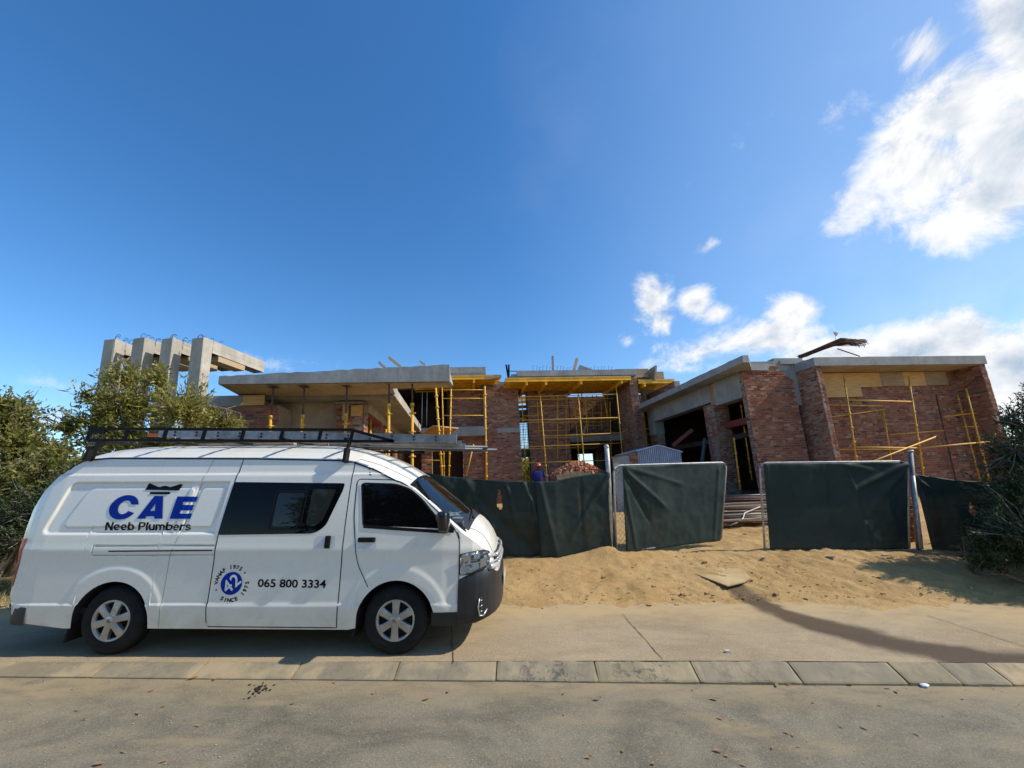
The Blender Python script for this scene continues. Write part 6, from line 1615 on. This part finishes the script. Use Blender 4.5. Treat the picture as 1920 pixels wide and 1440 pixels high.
# heavy sloped grotesque letters, built from strokes on a fine raster
def stroke_word(word, rows=54, slant=.20):
    h = 1.0 / rows; W = .195; Hs = .165; xh = .74; cells = []; x0 = 0.0
    def box(X, Y, a, b, c, d): return (X > a) & (X < b) & (Y > c) & (Y < d)
    def ring(X, Y, cx, cy, rx, ry, wx=W, wy=Hs):
        return (((X - cx) / rx) ** 2 + ((Y - cy) / ry) ** 2 <= 1) & (((X - cx) / (rx - wx)) ** 2 + ((Y - cy) / (ry - wy)) ** 2 >= 1)
    for ch in word:
        if ch == ' ': x0 += .36; continue
        w = {'N': .84, 'e': .68, 'b': .72, 'P': .76, 'l': .215, 'u': .66, 'm': 1.03, 'r': .46, 's': .60}[ch]
        X, Y = np.meshgrid(np.arange(0, w, h) + h / 2, np.arange(0, 1, h) + h / 2)
        if ch == 'N': k = box(X, Y, 0, .2, 0, 1) | box(X, Y, w - .2, w, 0, 1) | (np.abs(X - (w - (.10 + Y * (w - .20)))) < .135)
        elif ch == 'e': k = (ring(X, Y, w / 2, xh / 2, w / 2, xh / 2) & ~((X > w / 2) & (Y < xh * .42) & (Y > xh * .26))) | box(X, Y, .08, w - .06, xh * .42, xh * .42 + .12)
        elif ch == 'b': k = box(X, Y, 0, W, 0, 1) | ring(X, Y, w * .5, xh / 2, w * .5, xh / 2)
        elif ch == 'P': k = box(X, Y, 0, .205, 0, 1) | (ring(X, Y, w - .32, .69, .32, .31) & (X > w - .34)) | box(X, Y, .1, w - .30, .84, 1) | box(X, Y, .1, w - .30, .38, .54)
        elif ch == 'l': k = box(X, Y, 0, .205, 0, 1)
        elif ch == 'u': k = box(X, Y, 0, W, .25, xh) | box(X, Y, w - W, w, 0, xh) | (ring(X, Y, w / 2, .29, w / 2, .29) & (Y < .3))
        elif ch == 'm': k = box(X, Y, 0, W, 0, xh) | box(X, Y, w / 2 - W / 2, w / 2 + W / 2, 0, xh - .2) | box(X, Y, w - W, w, 0, xh - .2) | ((ring(X, Y, w * .25 + .045, xh - .26, w * .25 + .05, .26, W) | ring(X, Y, w * .75 - .045, xh - .26, w * .25 + .05, .26, W)) & (Y > xh - .27))
        elif ch == 'r': k = box(X, Y, 0, W, 0, xh) | (ring(X, Y, .36, xh - .30, .36, .30, W, .18) & (Y > xh - .27) & (X < w))
        else: k = (ring(X, Y, w / 2, xh * .71, w / 2, xh * .29, .17, .13) & ~((X > w / 2) & (Y < xh * .70) & (Y > xh * .52))) | (ring(X, Y, w / 2, xh * .29, w / 2, xh * .29, .17, .13) & ~((X < w / 2) & (Y > xh * .30) & (Y < xh * .48)))
        for r in range(k.shape[0]):
            row = k[r]; i = 0
            while i < len(row):
                if row[i]:
                    j = i
                    while j < len(row) and row[j]: j += 1
                    y0, y1 = r * h, (r + 1) * h; cells.append([(x0 + i * h + y0 * slant, y0), (x0 + j * h + y0 * slant, y0), (x0 + j * h + y1 * slant, y1), (x0 + i * h + y1 * slant, y1)]); i = j
                else: i += 1
        x0 += w + .085
    return polyset(cells)
me = stroke_word('Neeb Plumbers')

def two_line(me, p0, p1, p2):   # bottom left, bottom right, top left in photo pixels
    q0, q1, q2 = ph([p0, p1, p2]); a, b, c, d_ = bounds(me)
    def fn(x, y):
        s = (x - a) / (b - a); t = (y - c) / (d_ - c); return (q0[0] + (q1[0] - q0[0]) * s + (q2[0] - q0[0]) * t, q0[1] + (q1[1] - q0[1]) * s + (q2[1] - q0[1]) * t)
    return fn
place_text('company_lettering', [(me, two_line(me, (196.5, 994.2), (358.5, 994.6), (196.5, 978.8)))], MT['ink_k'], van)
me = text_mesh('065 800 3334', 1, .022, .08); place_text('phone_lettering', [(me, two_line(me, (487, 1099.5), (614, 1101.5), (487, 1084)))], MT['ink_k'], sd, .0065)['kind'] = 'stuff'
# round crest
cx, cz = ph([(437.8, 1092.5)])[0]; rb = .1185
disc = polyset([[(cx + rb * cos(2 * pi * k / 40), cz + rb * sin(2 * pi * k / 40)) for k in range(40)]])
cr = place_text('round_crest', [(disc, idm)], MT['ink_b'], sd, .0065)
me = text_mesh('42', .185, .003, 0, 1.08); a, b, c, d_ = bounds(me); ca, sa = cos(.72), sin(.72)
place_text('crest_number', [(me, lambda x, y: (cx + ((x - (a + b) / 2) * ca - (y - (c + d_) / 2) * sa), cz + ((x - (a + b) / 2) * sa + (y - (c + d_) / 2) * ca)))], MT['ink_w'], cr, .009) if False else place_text('crest_number', [(me, lambda x, y: (cx + ((x - (a + b) / 2) * ca - (y - (c + d_) / 2) * sa), cz + ((x - (a + b) / 2) * sa + (y - (c + d_) / 2) * ca)))], MT['ink_w'], sd, .0085)
def ring_text(s, r, a0, a1, size, inward):
    items = []; n = len(s)
    for i, ch in enumerate(s):
        if ch == ' ': continue
        m = text_mesh(ch, size, .0018); x0, x1, y0, y1 = bounds(m); th = radians(a0 + (a1 - a0) * i / (n - 1)); rot = th + (-pi / 2 if not inward else pi / 2); c_, s_ = cos(rot), sin(rot)
        px_, pz_ = cx + r * cos(th), cz + r * sin(th); mx = (x0 + x1) / 2; h = size * .36
        items.append((m, (lambda px_, pz_, c_, s_, mx, h: lambda x, y: (px_ + (x - mx) * c_ - (y - h) * s_, pz_ + (x - mx) * s_ + (y - h) * c_))(px_, pz_, c_, s_, mx, h)))
    return items
its = ring_text('VANAF 1975', .172, 178, 61, .058, False) + ring_text('SINCE 1975', .172, 242, 362, .058, True)
for th in (39, 203): its.append((polyset([[(cx + .172 * cos(radians(th)) + .0085 * cos(2 * pi * k / 12), cz + .172 * sin(radians(th)) + .0085 * sin(2 * pi * k / 12)) for k in range(12)]]), idm))
place_text('crest_lettering', its, MT['ink_k'], sd, .0065)['kind'] = 'stuff'

for o in van.children_recursive:          # the nose is a little shorter than first modelled
    if o.type == 'MESH' and o.data.users == 1:
        n_ = len(o.data.vertices); co = np.empty(n_ * 3, np.float32); o.data.vertices.foreach_get('co', co); co = co.reshape(-1, 3)
        k = co[:, 0] > 3.82
        r = (co[:, 0] < -.9) & (co[:, 2] > .45)
        if r.any() and not o.name.startswith(('tow', 'rear_bumper')):
            co[r, 0] = -.9 + (co[r, 0] + .9) * (1 + .24 * sstep(.45, .62, co[r, 2]) * sstep(2.15, 1.5, co[r, 2])); o.data.vertices.foreach_set('co', co.reshape(-1)); o.data.update()
        if k.any(): co[k, 0] = 3.82 + (co[k, 0] - 3.82) * .86; o.data.vertices.foreach_set('co', co.reshape(-1)); o.data.update()

# ------------------------------------------------------------------ roof rack (part of the van) and ladder (lies on it)
rk = MB(); yl = .80
rack = None
def rbar(name, pts, w=.028, parent=None):
    w *= 1.12
    mb = MB()
    for a, b in zip(pts[:-1], pts[1:]): mb.beam(a, b, w, w)
    return mb.build(name, MT['black'], parent)
rack = rbar('roof_rack', [(-.82, -yl, 2.475), (2.42, -yl, 2.445), (2.95, -yl, 2.30)], .03, van)
rbar('rack_rail', [(2.95, -yl, 2.30), (-.80, -yl, 2.335)], .03, rack)
rbar('rack_rail', [(-.82, yl, 2.475), (2.42, yl, 2.445), (2.95, yl, 2.30), (-.80, yl, 2.335), (-.82, yl, 2.475)], .03, rack)
for x in (-.82, -.36, .12, .60, 1.08, 1.56, 2.03, 2.42):
    zt_, zb_ = 2.475 - (x + .82) * .009, 2.335 - (x + .8) * .0095
    rbar('rack_upright', [(x + .02, -yl, zt_), (x, -yl, zb_)], .026, rack); rbar('rack_upright', [(x + .02, yl, zt_), (x, yl, zb_)], .026, rack)
for x in (-.8, .0, .8, 1.6, 2.35): rbar('rack_crossbar', [(x, -yl, 2.335), (x, yl, 2.335)], .026, rack)
mb = MB(); mb.box((-.80, -yl - .024, 2.415), (-.62, -yl + .01, 2.462)); mb.build('name_plate', MT['black'], rack)
for x, dx in ((-.60, -.13), (2.42, -.03)):
    for sg in (-1, 1):
        mb = MB(); zf = float(zgut(x + dx)); yf = float(halfw(np.array(x + dx), np.array(zf)))
        mb.beam((x, sg * yl, 2.335), (x + dx, sg * (yf + .015), zf + .09), .055, .02, up=(1, 0, 0)); mb.beam((x + dx * .85, sg * (yf + .0), zf + .15), (x + dx, sg * (yf + .022), zf - .02), .10, .035, up=(1, 0, 0)); mb.build('rack_foot', MT['black'], rack)
def vw(p):     # van coordinates to world
    return van.location + Vector((p[0] * cos(-g_) + p[2] * sin(-g_), p[1], -p[0] * sin(-g_) + p[2] * cos(-g_)))
lad = empty('ladder', vw((1.5, 0, 2.36)), 'grey aluminium extension ladder lying in the black roof rack of the van', 'ladder')
def lbeam(name, a, b, w, h, mat): mb = MB(); mb.beam(vw(a), vw(b), w, h); return mb.build(name, mat, lad)
for y in (-.47, -.11):
    lbeam('stile', (-.25, y, 2.462), (3.60, y, 2.366), .035, .10, MT['alu']); lbeam('stile', (.4, y + .05, 2.395), (3.72, y + .05, 2.315), .03, .07, MT['alu'])
    lbeam('stile_flange', (-.25, y - .02, 2.508), (3.60, y - .02, 2.412), .006, .010, MT['alu']); lbeam('stile_flange', (-.25, y - .02, 2.416), (3.60, y - .02, 2.320), .006, .010, MT['alu']); lbeam('stile_flange', (-.25, y - .018, 2.462), (3.60, y - .018, 2.366), .004, .006, MT['alu'])
for k in range(13):
    x = -.05 + k * .285; z = 2.462 - (x + .25) * .025
    mb = MB(); mb.tube([vw((x, -.48, z)), vw((x, -.10, z))], .015, 8); mb.build('rung', MT['alu'], lad)
    mb = MB(); mb.box((-.011, -.004, -.011), (.011, .004, .011)); me = mb.mesh('rung_end', MT['gap'])
    for zz2 in (z + .018, z - .022): o = link('rung_end', me, lad); o.matrix_basis = Matrix.Translation(vw((x + .02, -.4895, zz2)))
mb = MB(); mb.beam(vw((-.40, -.47, 2.44)), vw((-.252, -.47, 2.438)), .03, .04); mb.build('end_cap', plain('orange_end_cap', (.62, .12, .04), .5), lad)
mb = MB(); mb.beam(vw((3.55, -.47, 2.367)), vw((3.66, -.47, 2.364)), .05, .115); mb.build('foot', MT['alu'], lad)
pp_ = empty('pipe_bundle', vw((1.6, .2, 2.33)), 'dark plastic pipes lying beside the ladder, tips showing past its end', 'pipes')
for k, (y, z, x1) in enumerate(((.05, 2.295, 3.95), (.12, 2.29, 4.15), (.19, 2.30, 3.88), (.10, 2.33, 4.02))):
    mb = MB(); mb.tube([vw((.2, y, z + .06)), vw((x1, y, z - .02))], .024, 8); mb.build('pipe', MT['pvc'], pp_)
mb = MB()
rl = random.Random(9)
for k in range(5):
    a = vw((-.1 + k * .4, -.1 + .1 * k, 2.35)); b = vw((1.4 + k * .4, -.2 + .1 * k, 2.345)); mb.beam(a, b, .07, .025)
tag(mb.build('timber_battens', MT['timber']), 'few dusty timber battens lying under the ladder on the van roof rack', 'battens')
# ------------------------------------------------------------------ worker
def skin_body(name, verts, edges, radii, mat, parent, root=0, sub=2):
    me = bpy.data.meshes.new(name); me.from_pydata(verts, edges, []); o = bpy.data.objects.new(name, me); COL.objects.link(o)
    m = o.modifiers.new('s', 'SKIN'); m.use_smooth_shade = True
    for i, r in enumerate(radii):
        sv = me.skin_vertices[0].data[i]; sv.radius = (r, r) if not isinstance(r, tuple) else r; sv.use_root = (i == root)
    s = o.modifiers.new('d', 'SUBSURF'); s.levels = sub; s.render_levels = sub
    dg = bpy.context.evaluated_depsgraph_get(); m2 = bpy.data.meshes.new_from_object(o.evaluated_get(dg)); bpy.data.objects.remove(o)
    for mm in (mat if isinstance(mat, (list, tuple)) else [mat]): m2.materials.append(mm)
    return link(name, m2, parent)
wp = Hp(1008, 890, 16.5); wz = ground_z(wp.x, wp.y)
htop = Hp(1005, 870, 16.5).z; sc_ = (htop - wz) / 1.80
person = empty('person', (wp.x, wp.y, wz), 'worker in blue overalls and a red hard hat, seen from behind, reaching right', 'person'); LOCAL_ROOTS.add(person.name)
V = [(0, 0, .95), (0, 0, 1.15), (.01, 0, 1.35), (.03, .01, 1.47), (.05, .02, 1.55), (.06, .04, 1.66), (.06, .04, 1.74),
     (-.19, 0, 1.42), (-.24, .08, 1.15), (-.10, .30, 1.05), (-.04, .36, 1.04), (.22, .02, 1.42), (.33, .14, 1.22), (.47, .30, 1.24), (.53, .34, 1.26),
     (-.10, 0, .90), (-.12, .04, .50), (-.12, -.02, .09), (-.13, .12, .04), (.10, 0, .90), (.14, .06, .50), (.15, .02, .09), (.16, .16, .04)]
E_ = [(0, 1), (1, 2), (2, 3), (3, 4), (4, 5), (5, 6), (2, 7), (7, 8), (8, 9), (9, 10), (2, 11), (11, 12), (12, 13), (13, 14), (0, 15), (15, 16), (16, 17), (17, 18), (0, 19), (19, 20), (20, 21), (21, 22)]
Rr = [(.17, .13), (.165, .12), (.19, .13), .09, .06, .085, .07, .085, .055, .042, .04, .085, .055, .042, .04, .10, .07, .06, .05, .10, .07, .06, .05]
V = [(x * sc_, y * sc_, z * sc_) for x, y, z in V]; Rr = [tuple(q * sc_ for q in r) if isinstance(r, tuple) else r * sc_ for r in Rr]
skinm = plain('brown_skin', (.11, .06, .04), .6); blue = plain('blue_overalls', (.012, .018, .16), .85, var=.25, scale=10)
bod = skin_body('body', V, E_, Rr, [blue, skinm], person)
for p in bod.data.polygons:
    c = p.center
    if c.z > 1.52 * sc_ or (c.x > .47 * sc_ and c.z > 1.1 * sc_) or (c.z < 1.09 * sc_ and c.y > .30 * sc_ and c.z > .9 * sc_): p.material_index = 1
mb = MB(); cx_, cy_, cz_h = .06 * sc_, .04 * sc_, 1.72 * sc_
prof = [(.0, .125), (.05, .120), (.09, .095), (.118, .05), (.125, .0), (.155, -.008), (.158, -.016), (.12, -.016)]
mb.lathe([(r * sc_, z * sc_ + cz_h) for r, z in prof], 24, 'z', (cx_, cy_, 0)); mb.build('hard_hat', plain('red_hard_hat', (.55, .07, .03), .4), person)
for hx, hy, hz_ in ((.55, .36, 1.265), (-.02, .39, 1.04)):
    for k in range(5):
        a0 = Vector((hx, hy, hz_ + .03 - .018 * k)) * sc_; a1 = a0 + Vector((.035, .035, 0)) * sc_ * (1 if k else .5); a2 = a1 + Vector((.01, .02, -.03)) * sc_
        mb = MB(); mb.tube([a0 - Vector((.03, .02, 0)) * sc_, a0, a1, a2], .010 * sc_, 6, r1=.007 * sc_); mb.build('finger', skinm, person)
a = Hp(1025, 862, 16.4); b = Hp(1032, 905, 16.4)
mb = MB(); mb.tube([a, b + (b - a) * .7], .03, 8); tag(mb.build('tool_handle', MT['black']), 'black handle leaning beside the worker in blue', 'tool')  # plain black tool handle, no particular tool

# ------------------------------------------------------------------ trees and bushes
def plant(name, label, cat, base, blobs, ntwig, nleaf, L, W, leafmat, seed, trunk_r=.05, rosette=.7, droop=.0, stems=5, group=None, shell=.55, spiky=0.0):
    """stems from the base fork towards twig tips spread through the blobs; every tip carries a tuft of small leaves"""
    rng = np.random.RandomState(seed); base = np.array(base, float)
    t = empty(name, tuple(base), label, cat, group)
    vol = np.array([b[3] * b[4] * b[5] for b in blobs]) ** .75; pr = vol / vol.sum()
    tips = []; bi = rng.choice(len(blobs), ntwig, p=pr)
    for k in bi:
        b = blobs[k]; v = rng.normal(size=3); v /= np.linalg.norm(v); r = (shell + (1 - shell) * rng.rand()) if rng.rand() < .75 else rng.rand() ** .6
        r *= 1 + .22 * rng.normal() * (.6)
        tips.append(np.array(b[:3]) + v * np.array(b[3:6]) * r)
    tips = np.array(tips); tips[:, 2] = np.maximum(tips[:, 2], base[2] + .05)
    # limbs
    mb = MB(); limbs = []
    cen = np.array([b[:3] for b in blobs])
    for s in range(max(stems, len(blobs))):
        c = cen[s % len(blobs)] + rng.normal(size=3) * .2; st = base + np.array([rng.uniform(-.25, .25), rng.uniform(-.2, .2), 0])
        mid = st * .5 + c * .5 + rng.normal(size=3) * .12; mid2 = st * .2 + c * .8 + rng.normal(size=3) * .1
        mb.tube([st - np.array([0, 0, .2]), mid, mid2, c], trunk_r, 7, r1=trunk_r * .3); limbs += [st * .5 + mid * .5, mid, mid * .5 + mid2 * .5, mid2, c]
    mb.build('trunk', MT['bark'], t)
    limbs = np.array(limbs)
    mb = MB()
    for i in range(0, ntwig, 2):
        d_ = np.linalg.norm(limbs - tips[i], axis=1); a = limbs[np.argmin(d_)]; m = (a + tips[i]) / 2 + rng.normal(size=3) * .06
        mb.tube([a, m, tips[i]], .010, 3, cap=False, r1=.004)
    tag(mb.build('twigs', MT['bark'], t), kind='stuff')
    # leaves
    N = ntwig * nleaf; c0 = np.repeat(tips, nleaf, 0)
    od = tips - np.array([b[:3] for b in blobs])[bi]; od /= np.linalg.norm(od, axis=1)[:, None] + 1e-6; od[:, 2] += .35
    ax = np.repeat(od, nleaf, 0)
    dirv_ = rng.normal(size=(N, 3)) * rosette + ax; dirv_[:, 2] -= droop; dirv_ /= np.linalg.norm(dirv_, axis=1)[:, None]
    st = c0 - ax * (rng.rand(N)[:, None] * L * 3.0) + rng.normal(size=(N, 3)) * L * .35
    tuft = np.repeat(.6 + .9 * rng.rand(ntwig) ** 1.5, nleaf)[:, None]; ll = L * tuft * (.6 + .7 * rng.rand(N))[:, None]; up = rng.normal(size=(N, 3)); w = np.cross(dirv_, up); w /= np.linalg.norm(w, axis=1)[:, None] + 1e-9
    nn = np.cross(w, dirv_)
    ww = W * (.7 + .6 * rng.rand(N))[:, None]
    p0 = st; p1 = st + dirv_ * ll * .45 + w * ww + nn * ll * .05; p2 = st + dirv_ * ll - nn * ll * .12; p3 = st + dirv_ * ll * .45 - w * ww + nn * ll * .05
    P = np.stack([p0, p1, p2, p3], 1).reshape(-1, 3)
    me = bpy.data.meshes.new('foliage'); me.vertices.add(len(P)); me.vertices.foreach_set('co', P.reshape(-1).astype(np.float32))
    me.loops.add(len(P)); me.loops.foreach_set('vertex_index', np.arange(len(P), dtype=np.int32)); me.polygons.add(N)
    me.polygons.foreach_set('loop_start', np.arange(0, 4 * N, 4, dtype=np.int32)); me.polygons.foreach_set('loop_total', np.full(N, 4, dtype=np.int32)); me.materials.append(MT[leafmat]); me.update(calc_edges=True)
    tag(link('foliage', me, t), kind='stuff'); return t
def bl(px, py, y, rx, ry, rz): p = aty(px, py, y); return (p[0], p[1], p[2], rx, ry, rz)
# olive bush behind the van
bp_ = aty(270, 1040, 8.6)
plant('bush', 'large loose olive green bush behind the van roof, in front of the concrete frames', 'bush', (bp_[0], 8.6, ground_z(bp_[0], 8.6)),
      [bl(250, 750, 8.4, 1.1, .8, .8), (bl(345, 760, 8.4, .95, .7, .68)), bl(200, 790, 8.4, .8, .8, .7), bl(235, 705, 8.4, .6, .4, .45), bl(300, 708, 8.5, .42, .35, .40), bl(165, 740, 8.3, .45, .35, .36), bl(420, 785, 8.4, .5, .5, .42), bl(130, 795, 8.3, .4, .35, .34), bl(280, 840, 8.6, 1.6, .9, .8), bl(205, 700, 8.4, .18, .18, .25)],
      900, 16, .125, .018, 'leaf_olive', 3, .04, .75, 0, 12, shell=.25)
b2 = aty(40, 1060, 7.6)
plant('tree', 'dense dull green tree at the left edge of the street', 'tree', (b2[0] - .6, 7.6, ground_z(b2[0] - .6, 7.6)),
      [bl(0, 775, 7.6, .75, .8, .55), bl(45, 835, 7.5, .7, .8, .6), bl(-60, 820, 7.6, 1.1, 1, 1.1), bl(0, 760, 7.6, .5, .5, .42), bl(95, 890, 7.4, .75, .7, .6), bl(30, 920, 7.3, .9, .7, .7), bl(-120, 900, 7.5, 1.3, 1, 1.2), bl(95, 850, 7.6, .4, .4, .3)],
      1700, 19, .095, .021, 'leaf_green', 5, .06, .9, 0, 9, shell=.3)
b3 = aty(60, 1080, 6.7)
plant('bush', 'dark dense hedge bush low behind the tail of the van', 'bush', (b3[0] - .3, 6.9, ground_z(b3[0] - .3, 6.9)),
      [bl(60, 960, 6.8, .7, .5, .6), bl(-20, 990, 6.9, .9, .6, .7), bl(90, 1000, 6.8, .6, .5, .5), bl(150, 930, 7.0, .7, .5, .6), bl(-100, 980, 6.9, .9, .6, .8)],
      1100, 18, .065, .014, 'leaf_dark', 6, .04, .95, 0, 6, shell=.45)
# right conifer like bush, much of it outside the frame
b4 = (9.9, 6.9)
plant('bush', 'dark feathery bush hiding the right end of the shade cloth fence', 'bush', (b4[0], b4[1], ground_z(*b4)),
      [bl(1906, 850, 7.2, .55, .6, .5), bl(1961, 800, 7.2, .6, .6, .8), bl(1941, 740, 7.3, .22, .22, .45), bl(1926, 940, 7.0, .8, .7, .7), bl(1886, 1000, 6.8, .7, .5, .5), bl(1976, 1010, 6.7, 1.0, .6, .7), bl(2036, 850, 7.2, 1.0, .9, 1.1), bl(1901, 790, 7.3, .25, .25, .25), bl(1846, 1050, 6.9, .35, .3, .22), bl(2106, 960, 6.9, 1.0, .8, 1.0)],
      2800, 24, .065, .011, 'leaf_dark', 9, .05, .8, 0, 8, shell=.35)
# tree beyond the right edge of the picture: its shade falls on the sand
plant('tree', 'tree just outside the right edge whose shade dapples the sand by the bush', 'tree', (12.4, 6.5, ground_z(12.4, 6.5)),
      [(12.4, 6.5, 3.6, 1.0, .7, .8), (11.8, 6.6, 2.5, .9, .55, .8), (13.0, 6.4, 2.8, .9, .6, .9)], 600, 18, .09, .02, 'leaf_dark', 12, .07, .9, 0, 5)
# greenery and a far building seen through the openings of the house
for i, (u, v, r, h, l) in enumerate(((6.2, 44, 3.5, 4.2, 'olive tree far behind the house, seen through the narrow stair slot'), (13.0, 46, 3.0, 3.0, 'olive tree far behind the house, seen through the lower right bay'))):
    p = H(u, v, 0); z = ground_z(p.x, p.y)
    plant('tree', l, 'tree', (p.x, p.y, z), [(p.x, p.y, z + h * .6, r, r * .8, h * .45)], 500, 14, .3, .09, 'leaf_olive', 40 + i, .12, .9, 0, 4)
p = H(16, 70, 0); fb = empty('far_house', (p.x, p.y, 1), 'pale far house seen through the lower right bay of the block', 'house')
hpart('wall', 10, 22, 70, 78, .8, 4.6, plain('cream_plaster', (.6, .58, .52), .8), fb); hpart('roof', 9.5, 22.5, 69.6, 78.4, 4.6, 5.0, MT['conc_dk'], fb)
for k in range(3): hpart('window', 12 + k * 3, 13.4 + k * 3, 69.93, 70.02, 2.0, 3.4, MT['tint'], fb)
# dry grass at the left verge
rng = np.random.RandomState(2); N = 5200
gx_ = rng.uniform(-9.5, -4.6, N); gy_ = rng.uniform(5.9, 8.5, N); gz_ = ground_z(gx_, gy_)
hh = rng.uniform(.05, .17, N); an = rng.uniform(0, 2 * pi, N); le = rng.normal(size=(N, 2)) * .05
P = np.stack([np.stack([gx_ - .005 * np.cos(an), gy_ - .005 * np.sin(an), gz_ - .01], -1), np.stack([gx_ + .005 * np.cos(an), gy_ + .005 * np.sin(an), gz_ - .01], -1), np.stack([gx_ + le[:, 0], gy_ + le[:, 1], gz_ + hh], -1)], 1)
me = bpy.data.meshes.new('dry_grass'); me.from_pydata(P.reshape(-1, 3).tolist(), [], np.arange(3 * N).reshape(-1, 3).tolist()); me.materials.append(leafm('dry_grass_blades', ((.34, .27, .12), (.46, .37, .18), (.20, .20, .07)), .2))
tag(link('dry_grass', me), 'dry straw coloured grass on the verge behind the van', kind='stuff')
# bushes across the street, behind the camera: they show in the dark windows of the van
plant('tree', 'green roadside tree on the other side of the street, mirrored in the van windows', 'tree', (-3.5, -6.5, .2), [(-3.5, -6.5, 2.6, 2.4, 1.2, 1.5), (-1.0, -6.6, 2.2, 1.6, 1.2, 1.2)], 700, 14, .16, .05, 'leaf_green', 71, .09, .9, 0, 5)
plant('tree', 'tall green tree across the street opposite the van, mirrored in its door window', 'tree', (1.5, -8.0, 0), [(1.0, -8.0, 4.2, 2.6, 1.4, 3.0), (-3.5, -8.2, 4.6, 2.8, 1.4, 3.0), (-7.5, -8.2, 4.4, 2.6, 1.4, 3.0)], 1300, 14, .22, .07, 'leaf_green', 72, .12, .9, 0, 5)
